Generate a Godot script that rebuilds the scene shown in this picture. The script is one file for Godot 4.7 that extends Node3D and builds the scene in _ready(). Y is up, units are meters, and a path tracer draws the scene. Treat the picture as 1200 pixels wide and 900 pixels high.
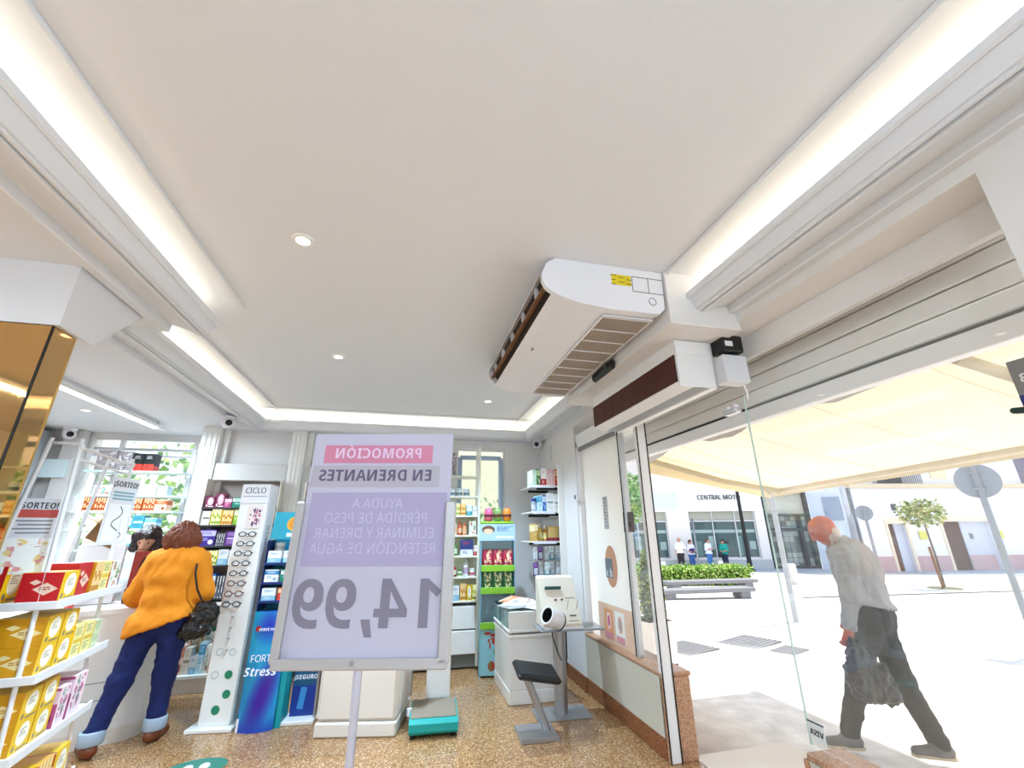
extends Node3D
# Pharmacy interior: tray ceiling with lit cove, product displays, two customers, open shop front on a sunny square.

var M := {}
var used := {}
var rng := RandomNumberGenerator.new()
var fnt := {}
var shared := {}

# ---------- naming and tagging ----------
func tag(o, label: String, category := "", group := "", kind := ""):
	if label != "": o.set_meta("label", label)
	if category != "": o.set_meta("category", category)
	if group != "": o.set_meta("group", group)
	if kind != "": o.set_meta("kind", kind)
	return o

func numbered(called: String) -> String:
	if not used.has(called):
		used[called] = 0
		return called
	used[called] += 1
	return "%s_%03d" % [called, used[called]]

func put(o: Node3D, called: String, parent = null):
	if parent == null:
		o.name = numbered(called)
		add_child(o, true)
	else:
		var n := called
		var k := 0
		while parent.has_node(NodePath(n)):
			k += 1
			n = "%s_%03d" % [called, k]
		o.name = n
		parent.add_child(o, true)
	return o

func thing(called: String, label: String, category: String, at := Vector3.ZERO, turn := 0.0, group := ""):
	var o := Node3D.new()
	o.position = at
	o.rotation.y = turn
	put(o, called)
	return tag(o, label, category, group)

func obj(called: String, mesh, material: Material, parent = null, at := Vector3.ZERO):
	var m: Mesh
	if mesh is SurfaceTool:
		mesh.generate_normals()
		m = mesh.commit()
	else:
		m = mesh
	var o := MeshInstance3D.new()
	o.mesh = m
	o.material_override = material
	o.position = at
	return put(o, called, parent)

func struct(called: String, mesh, material: Material, label: String, category := "wall", parent = null):
	var o = obj(called, mesh, material, parent)
	tag(o, label, category if parent == null else "", "", "structure" if parent == null else "")
	return o

# ---------- materials ----------
func mat(key: String, c := Color.WHITE, rough := 0.6, metal := 0.0) -> StandardMaterial3D:
	if M.has(key): return M[key]
	var m := StandardMaterial3D.new()
	m.resource_name = key
	m.albedo_color = c
	m.roughness = rough
	m.metallic = metal
	M[key] = m
	return m

func hexm(hex: String, rough := 0.55, metal := 0.0) -> StandardMaterial3D:
	return mat("c" + hex + str(rough) + str(metal), Color.html(hex), rough, metal)

func glow(key: String, c: Color, e: float) -> StandardMaterial3D:
	var m := mat(key, c, 0.5)
	m.emission_enabled = true
	m.emission = c
	m.emission_energy_multiplier = e
	return m

func noise_tex(freq: float, colors: Array, size := 256, kind := FastNoiseLite.TYPE_SIMPLEX_SMOOTH, normal := false, oct := 4) -> NoiseTexture2D:
	var n := FastNoiseLite.new()
	n.noise_type = kind
	n.frequency = freq
	n.fractal_octaves = oct
	n.seed = 7
	if kind == FastNoiseLite.TYPE_CELLULAR:
		n.cellular_return_type = FastNoiseLite.RETURN_CELL_VALUE
	var t := NoiseTexture2D.new()
	t.width = size
	t.height = size
	t.seamless = true
	t.noise = n
	if normal:
		t.as_normal_map = true
		t.bump_strength = 2.0
	elif colors.size() > 0:
		var g := Gradient.new()
		var offs := PackedFloat32Array()
		var cols := PackedColorArray()
		for i in colors.size():
			offs.append(float(i) / maxf(1.0, colors.size() - 1))
			cols.append(colors[i])
		g.offsets = offs
		g.colors = cols
		t.color_ramp = g
	return t

func tri(m: StandardMaterial3D, scale: float) -> StandardMaterial3D:
	m.uv1_triplanar = true
	m.uv1_world_triplanar = true
	m.uv1_scale = Vector3.ONE * scale
	return m

func speckle(base: Color, grains: Array, size: int, count: int, rmin: float, rmax: float, sd: int) -> ImageTexture:
	var im := Image.create(size, size, false, Image.FORMAT_RGB8)
	im.fill(base)
	var r := RandomNumberGenerator.new()
	r.seed = sd
	for i in count:
		var cx := r.randi_range(0, size - 1)
		var cy := r.randi_range(0, size - 1)
		var a := r.randf_range(rmin, rmax)
		var b := r.randf_range(rmin, rmax)
		var col: Color = grains[r.randi_range(0, grains.size() - 1)]
		col = col.lightened(r.randf() * 0.12)
		for y in range(-int(b), int(b) + 1):
			for x in range(-int(a), int(a) + 1):
				if x * x / (a * a) + y * y / (b * b) <= 1.0:
					im.set_pixel(posmod(cx + x, size), posmod(cy + y, size), col)
	return ImageTexture.create_from_image(im)

# ---------- shapes ----------
func new_st() -> SurfaceTool:
	var st := SurfaceTool.new()
	st.begin(Mesh.PRIMITIVE_TRIANGLES)
	st.set_smooth_group(-1)
	return st

func poly(st: SurfaceTool, p: Array, out: Vector3):
	# a flat convex polygon whose front looks along out
	var n: Vector3 = (p[1] - p[0]).cross(p[2] - p[0])
	var flip := n.dot(out) > 0.0
	for i in range(1, p.size() - 1):
		st.add_vertex(p[0])
		st.add_vertex(p[i + 1] if flip else p[i])
		st.add_vertex(p[i] if flip else p[i + 1])

func bx(st: SurfaceTool, c: Vector3, s: Vector3, b := 0.0, basis := Basis()):
	# a box with its edges chamfered by b
	var h := s * 0.5
	if b <= 0.0:
		for ax in 3:
			for sg in [-1.0, 1.0]:
				var n := Vector3.ZERO
				n[ax] = sg
				var u := (ax + 1) % 3
				var v := (ax + 2) % 3
				var q := []
				for k in [[-1, -1], [1, -1], [1, 1], [-1, 1]]:
					var p := Vector3.ZERO
					p[ax] = h[ax] * sg
					p[u] = h[u] * k[0]
					p[v] = h[v] * k[1]
					q.append(c + basis * p)
				poly(st, q, basis * n)
		return
	b = minf(b, minf(h.x, minf(h.y, h.z)) * 0.9)
	for ax in 3:
		for sg in [-1.0, 1.0]:
			var n := Vector3.ZERO
			n[ax] = sg
			var u := (ax + 1) % 3
			var v := (ax + 2) % 3
			var q := []
			for k in [[-1, -1], [1, -1], [1, 1], [-1, 1]]:
				var p := Vector3.ZERO
				p[ax] = h[ax] * sg
				p[u] = (h[u] - b) * k[0]
				p[v] = (h[v] - b) * k[1]
				q.append(c + basis * p)
			poly(st, q, basis * n)
	for ax in 3:
		var u := (ax + 1) % 3
		var v := (ax + 2) % 3
		for su in [-1.0, 1.0]:
			for sv in [-1.0, 1.0]:
				var q := []
				for k in [[-1, 0], [1, 0], [1, 1], [-1, 1]]:
					var p := Vector3.ZERO
					p[ax] = (h[ax] - b) * k[0]
					p[u] = (h[u] - (b if k[1] else 0.0)) * su
					p[v] = (h[v] - (0.0 if k[1] else b)) * sv
					q.append(c + basis * p)
				var n := Vector3.ZERO
				n[u] = su
				n[v] = sv
				poly(st, q, basis * n)
	for sx in [-1.0, 1.0]:
		for sy in [-1.0, 1.0]:
			for sz in [-1.0, 1.0]:
				var sg := Vector3(sx, sy, sz)
				var q := [c + basis * (Vector3(h.x, h.y - b, h.z - b) * sg), c + basis * (Vector3(h.x - b, h.y, h.z - b) * sg), c + basis * (Vector3(h.x - b, h.y - b, h.z) * sg)]
				poly(st, q, basis * sg)

func box(c: Vector3, s: Vector3, b := 0.0, basis := Basis()) -> SurfaceTool:
	var st := new_st()
	bx(st, c, s, b, basis)
	return st

func span(a: Vector3, b: Vector3, bevel := 0.0) -> SurfaceTool:
	return box((a + b) * 0.5, (b - a).abs(), bevel)

func sp(st: SurfaceTool, a: Vector3, b: Vector3, bevel := 0.0):
	bx(st, (a + b) * 0.5, (b - a).abs(), bevel)

func ext(st: SurfaceTool, pts: Array, f: Transform3D, depth: float):
	# a polygon in the xy plane of f, pushed along its z from 0 to depth
	var pv := PackedVector2Array(pts)
	var area := 0.0
	for i in pv.size():
		var q := pv[(i + 1) % pv.size()]
		area += pv[i].x * q.y - q.x * pv[i].y
	var sgn := signf(area)
	var idx := Geometry2D.triangulate_polygon(pv)
	var up := f.basis.z.normalized()
	for i in range(0, idx.size(), 3):
		for e in [0.0, depth]:
			var q := []
			for k in 3:
				var p := pv[idx[i + k]]
				q.append(f * Vector3(p.x, p.y, e))
			poly(st, q, up * (1.0 if e == maxf(0.0, depth) else -1.0))
	for i in pv.size():
		var a := pv[i]
		var b := pv[(i + 1) % pv.size()]
		var n := Vector3(b.y - a.y, a.x - b.x, 0) * sgn
		poly(st, [f * Vector3(a.x, a.y, 0), f * Vector3(b.x, b.y, 0), f * Vector3(b.x, b.y, depth), f * Vector3(a.x, a.y, depth)], f.basis * n)

func frame(at: Vector3, x: Vector3, y: Vector3) -> Transform3D:
	return Transform3D(Basis(x.normalized(), y.normalized(), x.cross(y).normalized()), at)

func tube(st: SurfaceTool, pts: Array, r, seg := 8, caps := true):
	st.set_smooth_group(0)
	var n := pts.size()
	var rings := []
	var up := Vector3.UP
	for i in n:
		var d: Vector3 = (pts[mini(i + 1, n - 1)] - pts[maxi(i - 1, 0)]).normalized()
		if absf(d.dot(up)) > 0.95: up = Vector3.RIGHT if absf(d.x) < 0.9 else Vector3.FORWARD
		var x := d.cross(up).normalized()
		var y := x.cross(d).normalized()
		up = y
		var rr: float = r[i] if r is Array else r
		var ring := []
		for k in seg:
			var a := TAU * k / seg
			ring.append(pts[i] + (x * cos(a) + y * sin(a)) * rr)
		rings.append(ring)
	for i in n - 1:
		var mid: Vector3 = (pts[i] + pts[i + 1]) * 0.5
		for k in seg:
			var k2 := (k + 1) % seg
			var q := [rings[i][k], rings[i][k2], rings[i + 1][k2], rings[i + 1][k]]
			poly(st, q, (q[0] + q[1] + q[2] + q[3]) * 0.25 - mid)
	st.set_smooth_group(-1)
	if caps:
		poly(st, rings[0], pts[0] - pts[1])
		poly(st, rings[n - 1], pts[n - 1] - pts[n - 2])

func lathe(st: SurfaceTool, prof: Array, seg := 16, f := Transform3D(), smooth := true):
	# prof: Vector2(radius, height) from bottom to top
	st.set_smooth_group(0 if smooth else -1)
	for i in prof.size() - 1:
		var a: Vector2 = prof[i]
		var b: Vector2 = prof[i + 1]
		for k in seg:
			var t0 := TAU * k / seg
			var t1 := TAU * (k + 1) / seg
			var tm := (t0 + t1) * 0.5
			var d := b - a
			var out := f.basis * Vector3(cos(tm) * d.y, -d.x, sin(tm) * d.y)
			var q := []
			if a.x > 1e-5:
				q.append(f * Vector3(a.x * cos(t0), a.y, a.x * sin(t0)))
				q.append(f * Vector3(a.x * cos(t1), a.y, a.x * sin(t1)))
			else:
				q.append(f * Vector3(0, a.y, 0))
			if b.x > 1e-5:
				q.append(f * Vector3(b.x * cos(t1), b.y, b.x * sin(t1)))
				q.append(f * Vector3(b.x * cos(t0), b.y, b.x * sin(t0)))
			else:
				q.append(f * Vector3(0, b.y, 0))
			if q.size() > 2: poly(st, q, out)
	st.set_smooth_group(-1)

func cyl(r: float, h: float, seg := 16, at := Vector3.ZERO) -> SurfaceTool:
	var st := new_st()
	lathe(st, [Vector2(0, 0), Vector2(r, 0), Vector2(r, h), Vector2(0, h)], seg, Transform3D(Basis(), at), false)
	return st

func rod(a: Vector3, b: Vector3, r: float, seg := 8) -> SurfaceTool:
	var st := new_st()
	tube(st, [a, b], r, seg)
	return st

func sheet(st: SurfaceTool, a: Vector3, b: Vector3, c: Vector3, d: Vector3, t: float):
	# a thin slab on the quad a b c d, t thick
	var n := (b - a).cross(d - a).normalized() * t * 0.5
	var mid := (a + b + c + d) * 0.25
	poly(st, [a + n, b + n, c + n, d + n], n)
	poly(st, [a - n, b - n, c - n, d - n], -n)
	var q := [a, b, c, d]
	for i in 4:
		var p: Vector3 = q[i]
		var r: Vector3 = q[(i + 1) % 4]
		poly(st, [p + n, r + n, r - n, p - n], (p + r) * 0.5 - mid)

func lettering(s: String, h: float, at: Vector3, material: Material, parent, basis := Basis(), bold := true, depth := 0.002, face := "Droid Sans", called := "lettering"):
	var key := face + str(bold)
	if not fnt.has(key):
		var f := SystemFont.new()
		f.font_names = PackedStringArray([face])
		f.font_weight = 700 if bold else 400
		fnt[key] = f
	var t := TextMesh.new()
	t.text = s
	t.font = fnt[key]
	t.font_size = 32
	t.pixel_size = h / 32.0 / 0.72
	t.depth = depth
	var o := MeshInstance3D.new()
	o.mesh = t
	o.material_override = material
	o.transform = Transform3D(basis, at)
	return put(o, called, parent)

# ---------- packaging prints: one atlas of 64 cells ----------
var atlas: StandardMaterial3D
const CELL := 128
func paint_atlas():
	# name, base, accent, second accent, style
	var D := [
		["f2c40e", "fffbe6", "8a7a6a", 1], ["c8161d", "f3d0b8", "8a1015", 2], ["d99a12", "f6dfa0", "b97a08", 2], ["f7ea9a", "e8c21a", "8a8a60", 3],
		["f6dfe4", "c2408f", "7aa08a", 4], ["3a1f86", "c9c2ea", "ffffff", 0], ["f4e04a", "ffffff", "4a8a3a", 5], ["f0f4f6", "2a7fb8", "9fb8c8", 0],
		["b8561a", "f2d9a6", "7a2f0c", 5], ["14181c", "c83a2a", "d8d8d8", 6], ["8e8688", "c9c3c4", "6a6062", 7], ["7a1848", "f0b8c8", "ffffff", 1],
		["12886e", "e8f4ee", "0c6a54", 0], ["f5f5f0", "4a9a3a", "b03a3a", 6], ["1c2038", "d8d8d0", "8a8a90", 5], ["e06a1c", "fbe3c8", "a83a10", 0],
		["f4ece8", "c2242c", "d8908a", 6], ["1c5fae", "e8f0fa", "9cc4ee", 0], ["eef0f0", "9aa8b4", "c8d0d4", 3], ["c8a04a", "f2e2b0", "8a6a20", 0],
		["c7b08a", "8a7048", "efe4cc", 7], ["3a6a3a", "c8d8a0", "e8e0c0", 0], ["e4f2f2", "1c9aa8", "6ab0b8", 6], ["7a1418", "e8c0a8", "2c0a0c", 4],
		["a8123a", "f0b0c0", "e8d0a0", 4], ["1f6a34", "d8e8b0", "e8d8a0", 4], ["b8bcc0", "e8ecee", "7a8086", 7], ["bfe0ee", "4aa0c8", "ffffff", 0],
		["9ac83a", "f4f8d8", "5a8a1a", 0], ["f4f4f2", "d83a3a", "e8a0a0", 5], ["f0f4f8", "3a6ac8", "a0b8e0", 5], ["f2f6f0", "3a9a5a", "a8d0b0", 5],
		["fbfbf8", "e6a0a0", "f0d890", 8], ["fafafa", "404448", "a0a4a8", 9], ["e8dcd8", "5a3a60", "c06a8a", 4], ["8a2a24", "e0a890", "2a1414", 10],
		["8ac0c8", "b83a2a", "4a8a3a", 4], ["a9c8e8", "2a4a6a", "e8f0d8", 11], ["c6ddeb", "f4f4f4", "7aa4c4", 3], ["f6f6f4", "a8b0b4", "d8dcde", 3],
		["f8d8c8", "e0885a", "b05a3a", 0], ["d8c8a0", "a08a5a", "f0e8d0", 7], ["5a2a1c", "c89a6a", "e8d0a8", 0], ["c8dcf0", "5a7ac8", "e8f0f8", 5],
		["e8a87a", "d06a8a", "f6e8e0", 12], ["f2eee8", "b0a8a8", "e0a890", 12], ["4a5a68", "c8d0d8", "a0b0bc", 13], ["a8a6a6", "807c7e", "b8b6b6", 3],
		["2a9ab0", "f0a030", "f4f4f4", 14], ["e8f0e8", "7ab0a0", "c06a5a", 4], ["f2b84a", "f8ecc8", "b8701a", 5], ["d83c2c", "f8d8a0", "a01c14", 0],
		["f6f0d0", "e8b82a", "b88a1a", 0], ["2c3a7a", "e8e8f0", "c83a4a", 6], ["e4e8ea", "8ac0d8", "4a90b8", 6], ["f0eee6", "c87a3a", "6a8a4a", 4],
		["c05a8a", "f4d8e4", "8a2a5a", 0], ["3c8a9a", "d8f0f0", "1c5a6a", 3], ["f2c8a8", "c8541c", "8a3a10", 0], ["e8e4d8", "a89878", "c8b898", 3],
		["dfe8c8", "7aa03a", "c8d8a0", 5], ["f8f8f6", "d84a6a", "f0b0c0", 1], ["6a3a8a", "e0c8f0", "c8a0e0", 3], ["fafaf6", "3a3a3a", "c8c8c8", 3]]
	var im := Image.create(CELL * 8, CELL * 8, false, Image.FORMAT_RGB8)
	var r := RandomNumberGenerator.new()
	r.seed = 11
	for i in D.size():
		var ox := (i % 8) * CELL
		var oy := (i / 8) * CELL
		var a := Color.html(D[i][0])
		var b := Color.html(D[i][1])
		var c := Color.html(D[i][2])
		var s: int = D[i][3]
		im.fill_rect(Rect2i(ox, oy, CELL, CELL), a)
		if s == 0 or s == 6:
			im.fill_rect(Rect2i(ox, oy + (78 if s == 6 else 12), CELL, 50 if s == 6 else 40), b)
			lines(im, ox + 26, oy + (20 if s == 6 else 20), 84, 3, c if s == 6 else a, r)
			lines(im, ox + 26, oy + (90 if s == 6 else 66), 60, 3, a if s == 6 else b, r)
			if s == 0: disc(im, ox + 96, oy + 96, 18, 18, c)
		elif s == 1:
			disc(im, ox + 70, oy + 58, 40, 46, b)
			lines(im, ox + 46, oy + 36, 48, 4, c, r)
			disc(im, ox + 28, oy + 104, 9, 12, c)
			im.fill_rect(Rect2i(ox + 50, oy + 112, 70, 8), c)
		elif s == 2:
			for k in [[80, 70, 38, 26], [46, 42, 18, 12]]:
				for y in range(-k[3], k[3] + 1):
					var w := int(k[2] * (1.0 - absf(y) / k[3]))
					im.fill_rect(Rect2i(ox + k[0] - w, oy + k[1] + y, 2 * w + 1, 1), b)
			lines(im, ox + 62, oy + 62, 36, 2, c, r)
		elif s == 3:
			lines(im, ox + 24, oy + 14, 86, 4, c, r)
			im.fill_rect(Rect2i(ox + 20, oy + 58, 98, 14), b)
			lines(im, ox + 24, oy + 82, 86, 4, c, r)
		elif s == 4:
			for k in 26:
				disc(im, ox + r.randi_range(26, 112), oy + r.randi_range(12, 116), r.randi_range(3, 12), r.randi_range(3, 14), b if k % 2 else c)
		elif s == 5:
			for k in 4:
				im.fill_rect(Rect2i(ox + 18 + k * 28, oy, 12, CELL), b)
				disc(im, ox + 24 + k * 28, oy + 50 + 14 * (k % 2), 8, 14, c)
			im.fill_rect(Rect2i(ox + 10, oy + 96, 118, 20), a.lerp(c, 0.6))
		elif s == 7:
			for k in 30:
				disc(im, ox + r.randi_range(18, 118), oy + r.randi_range(8, 118), r.randi_range(2, 16), r.randi_range(2, 10), b if k % 3 else c)
		elif s == 8:
			for k in 60:
				disc(im, ox + r.randi_range(22, 114), oy + r.randi_range(8, 120), r.randi_range(2, 10), r.randi_range(2, 10), b if k % 2 else c)
			disc(im, ox + 66, oy + 64, 30, 40, a)
		elif s == 9:
			for k in 80:
				var t := k / 80.0
				disc(im, ox + 64 + int(30.0 * sin(t * 9.0) * (0.4 + t)), oy + 10 + int(t * 108.0), 2, 2, b)
		elif s == 10:
			disc(im, ox + 66, oy + 44, 34, 34, c)
			disc(im, ox + 66, oy + 54, 20, 24, b)
			im.fill_rect(Rect2i(ox + 20, oy + 86, 100, 42), a.darkened(0.3))
		elif s == 11:
			disc(im, ox + 34, oy + 44, 22, 30, Color.html("6a4a34"))
			disc(im, ox + 34, oy + 56, 16, 20, Color.html("e8c0a0"))
			lines(im, ox + 64, oy + 20, 56, 5, b, r)
			im.fill_rect(Rect2i(ox + 60, oy + 92, 60, 16), c)
		elif s == 12:
			disc(im, ox + 68, oy + 52, 30, 34, c)
			disc(im, ox + 68, oy + 52, 20, 24, b)
			im.fill_rect(Rect2i(ox + 30, oy + 98, 76, 22), b)
			lines(im, ox + 34, oy + 100, 66, 2, a, r)
		elif s == 13:
			disc(im, ox + 48, oy + 64, 20, 34, b)
			disc(im, ox + 48, oy + 64, 10, 22, a)
			im.fill_rect(Rect2i(ox + 66, oy + 14, 8, 84), b)
			disc(im, ox + 98, oy + 50, 16, 14, b)
			disc(im, ox + 94, oy + 84, 18, 14, b)
			disc(im, ox + 96, oy + 84, 10, 7, a)
		elif s == 14:
			disc(im, ox + 88, oy + 56, 34, 34, b)
			disc(im, ox + 88, oy + 56, 26, 26, b.darkened(0.12))
			im.fill_rect(Rect2i(ox + 60, oy + 98, 68, 16), c)
	var t := ImageTexture.create_from_image(im)
	atlas = mat("packaging_print", Color.WHITE, 0.42)
	atlas.albedo_texture = t

func lines(im: Image, x: int, y: int, w: int, n: int, c: Color, r: RandomNumberGenerator):
	for k in n:
		var at := x
		var stop := x + int(w * r.randf_range(0.6, 1.0))
		while at < stop:
			var l := r.randi_range(5, 14)
			im.fill_rect(Rect2i(at, y + k * 8, mini(l, stop - at), 4), c)
			at += l + 3

func disc(im: Image, cx: int, cy: int, rx: int, ry: int, c: Color):
	for y in range(-ry, ry + 1):
		var w := int(rx * sqrt(maxf(0.0, 1.0 - float(y * y) / float(ry * ry))))
		im.fill_rect(Rect2i(cx - w, cy + y, 2 * w + 1, 1), c)

func pack(w: float, h: float, d: float, cell: int, side := -1) -> ArrayMesh:
	# a carton standing on its base, front towards +z
	var key := "%.3f %.3f %.3f %d %d" % [w, h, d, cell, side]
	if shared.has(key): return shared[key]
	var st := new_st()
	var c := Vector3(0, h / 2, 0)
	for f in [[Vector3(0, 0, 1), Vector3(1, 0, 0), w, d], [Vector3(0, 0, -1), Vector3(-1, 0, 0), w, d], [Vector3(1, 0, 0), Vector3(0, 0, -1), d, w], [Vector3(-1, 0, 0), Vector3(0, 0, 1), d, w]]:
		var n: Vector3 = f[0]
		var x: Vector3 = f[1] * f[2] * 0.5
		var y := Vector3(0, h / 2, 0)
		var o: Vector3 = c + n * f[3] * 0.5
		var i := cell
		var lo := Vector2(0.0, 0.0)
		var hi := Vector2(1.0, 1.0)
		if n.z == 0.0:
			if side >= 0: i = side
			else: hi = Vector2(0.12, 0.9)
		elif n.z < 0.0: hi = Vector2(0.12, 0.9)
		uvquad(st, [o - x - y, o + x - y, o + x + y, o - x + y], i, lo, hi, n)
	for sg in [-1.0, 1.0]:
		var y := Vector3(0, h * (0.5 + 0.5 * sg), 0)
		uvquad(st, [y + Vector3(-w, 0, d) / 2, y + Vector3(w, 0, d) / 2, y + Vector3(w, 0, -d) / 2, y + Vector3(-w, 0, -d) / 2], cell, Vector2(0, 0), Vector2(0.1, 0.08), Vector3(0, sg, 0))
	st.generate_normals()
	shared[key] = st.commit()
	return shared[key]

func uvquad(st: SurfaceTool, q: Array, cell: int, lo: Vector2, hi: Vector2, out: Vector3):
	var o := Vector2(cell % 8, cell / 8) / 8.0
	var m := 0.02
	var us := [Vector2(lo.x, hi.y), Vector2(hi.x, hi.y), Vector2(hi.x, lo.y), Vector2(lo.x, lo.y)]
	var order := [0, 1, 2, 0, 2, 3]
	if (q[1] - q[0]).cross(q[2] - q[0]).dot(out) > 0.0: order = [0, 2, 1, 0, 3, 2]
	for k in order:
		var u: Vector2 = us[k]
		st.set_uv(o + (Vector2(m, m) + u * (1.0 - 2.0 * m)) / 8.0)
		st.add_vertex(q[k])

func card(a: Vector3, b: Vector3, c: Vector3, d: Vector3, cell: int, thick := 0.003) -> SurfaceTool:
	# a printed card: a bottom left, b bottom right, c top right, d top left seen from the front
	var st := new_st()
	var n := (b - a).cross(d - a).normalized() * thick
	uvquad(st, [a, b, c, d], cell, Vector2.ZERO, Vector2.ONE, n)
	uvquad(st, [a - n, b - n, c - n, d - n], cell, Vector2.ZERO, Vector2(0.08, 0.06), -n)
	var q := [a, b, c, d]
	var mid := (a + c) * 0.5
	for i in 4:
		var p: Vector3 = q[i]
		var r: Vector3 = q[(i + 1) % 4]
		uvquad(st, [p, r, r - n, p - n], cell, Vector2.ZERO, Vector2(0.08, 0.06), (p + r) * 0.5 - mid)
	return st

# ---------- bodies: smooth union of tapered capsules, meshed with surface nets ----------
func blob(prims: Array, cell: float, k: float, cuts := [], fold := 0.0, fold_scale := Vector3(9, 3, 9), lo_in = null, hi_in = null) -> ArrayMesh:
	var lo := Vector3(1e9, 1e9, 1e9)
	var hi := -lo
	for p in prims:
		var r: float = maxf(p[2], p[3])
		for e in [p[0], p[1]]:
			lo = lo.min(e - Vector3.ONE * r)
			hi = hi.max(e + Vector3.ONE * r)
	lo -= Vector3.ONE * cell * 2.5
	hi += Vector3.ONE * cell * 2.5
	var nx := int((hi.x - lo.x) / cell) + 2
	var ny := int((hi.y - lo.y) / cell) + 2
	var nz := int((hi.z - lo.z) / cell) + 2
	var g := PackedFloat32Array()
	g.resize(nx * ny * nz)
	g.fill(9.0)
	for p in prims:
		var a: Vector3 = p[0]
		var b: Vector3 = p[1]
		var ra: float = p[2]
		var rb: float = p[3]
		var r := maxf(ra, rb) + k + cell * 2.0
		var ab := b - a
		var l2 := maxf(ab.length_squared(), 1e-9)
		var pl := (a.min(b) - Vector3.ONE * r - lo) / cell
		var ph := (a.max(b) + Vector3.ONE * r - lo) / cell
		for z in range(maxi(0, int(pl.z)), mini(nz, int(ph.z) + 2)):
			for y in range(maxi(0, int(pl.y)), mini(ny, int(ph.y) + 2)):
				var row := (z * ny + y) * nx
				for x in range(maxi(0, int(pl.x)), mini(nx, int(ph.x) + 2)):
					var q := lo + Vector3(x, y, z) * cell
					var t := clampf((q - a).dot(ab) / l2, 0.0, 1.0)
					var d := (q - a - ab * t).length() - lerpf(ra, rb, t)
					var f := g[row + x]
					var h := maxf(k - absf(f - d), 0.0) / k
					g[row + x] = minf(f, d) - h * h * k * 0.25
	for c in cuts:
		var cp: Vector3 = c[0]
		var cn: Vector3 = c[1].normalized()
		for z in nz:
			for y in ny:
				var row := (z * ny + y) * nx
				for x in nx:
					if g[row + x] < 1.0:
						g[row + x] = maxf(g[row + x], (lo + Vector3(x, y, z) * cell - cp).dot(cn))
	var ids := PackedInt32Array()
	ids.resize(nx * ny * nz)
	ids.fill(-1)
	var vs := PackedVector3Array()
	var off := [0, 1, nx, nx + 1, nx * ny, nx * ny + 1, nx * ny + nx, nx * ny + nx + 1]
	var pos := [Vector3(0, 0, 0), Vector3(1, 0, 0), Vector3(0, 1, 0), Vector3(1, 1, 0), Vector3(0, 0, 1), Vector3(1, 0, 1), Vector3(0, 1, 1), Vector3(1, 1, 1)]
	var edges := [[0, 1], [2, 3], [4, 5], [6, 7], [0, 2], [1, 3], [4, 6], [5, 7], [0, 4], [1, 5], [2, 6], [3, 7]]
	for z in nz - 1:
		for y in ny - 1:
			var row := (z * ny + y) * nx
			for x in nx - 1:
				var i := row + x
				if g[i] > cell * 2.5: continue
				var inside := 0
				for c in 8:
					if g[i + off[c]] < 0.0: inside += 1
				if inside == 0 or inside == 8: continue
				var s := Vector3.ZERO
				var n := 0
				for e in edges:
					var fa := g[i + off[e[0]]]
					var fb := g[i + off[e[1]]]
					if (fa < 0.0) != (fb < 0.0):
						s += pos[e[0]].lerp(pos[e[1]], fa / (fa - fb))
						n += 1
				ids[i] = vs.size()
				vs.append(lo + (Vector3(x, y, z) + s / n) * cell)
	var tris := PackedInt32Array()
	var st3 := [1, nx, nx * ny]
	for z in range(1, nz - 1):
		for y in range(1, ny - 1):
			for x in range(1, nx - 1):
				var i := (z * ny + y) * nx + x
				var f0 := g[i]
				if f0 > cell * 2.5 or f0 < -cell * 2.5: continue
				for ax in 3:
					var f1 := g[i + st3[ax]]
					if (f0 < 0.0) == (f1 < 0.0): continue
					var u: int = st3[(ax + 1) % 3]
					var v: int = st3[(ax + 2) % 3]
					var a := ids[i - u - v]
					var b := ids[i - v]
					var c := ids[i]
					var d := ids[i - u]
					if a < 0 or b < 0 or c < 0 or d < 0: continue
					if f0 < 0.0:
						tris.append_array([a, c, b, a, d, c])
					else:
						tris.append_array([a, b, c, a, c, d])
	var ns := PackedVector3Array()
	ns.resize(vs.size())
	for i in range(0, tris.size(), 3):
		var n := (vs[tris[i + 2]] - vs[tris[i]]).cross(vs[tris[i + 1]] - vs[tris[i]])
		for j in 3: ns[tris[i + j]] += n
	for i in ns.size(): ns[i] = ns[i].normalized()
	if fold > 0.0:
		var fn := FastNoiseLite.new()
		fn.seed = 3
		fn.frequency = 1.0
		fn.fractal_octaves = 2
		for i in vs.size():
			var q := vs[i] * fold_scale
			vs[i] += ns[i] * fold * fn.get_noise_3dv(q)
		ns.fill(Vector3.ZERO)
		for i in range(0, tris.size(), 3):
			var n := (vs[tris[i + 2]] - vs[tris[i]]).cross(vs[tris[i + 1]] - vs[tris[i]])
			for j in 3: ns[tris[i + j]] += n
		for i in ns.size(): ns[i] = ns[i].normalized()
	var arr := []
	arr.resize(Mesh.ARRAY_MAX)
	arr[Mesh.ARRAY_VERTEX] = vs
	arr[Mesh.ARRAY_NORMAL] = ns
	arr[Mesh.ARRAY_INDEX] = tris
	var m := ArrayMesh.new()
	m.add_surface_from_arrays(Mesh.PRIMITIVE_TRIANGLES, arr)
	return m

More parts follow.
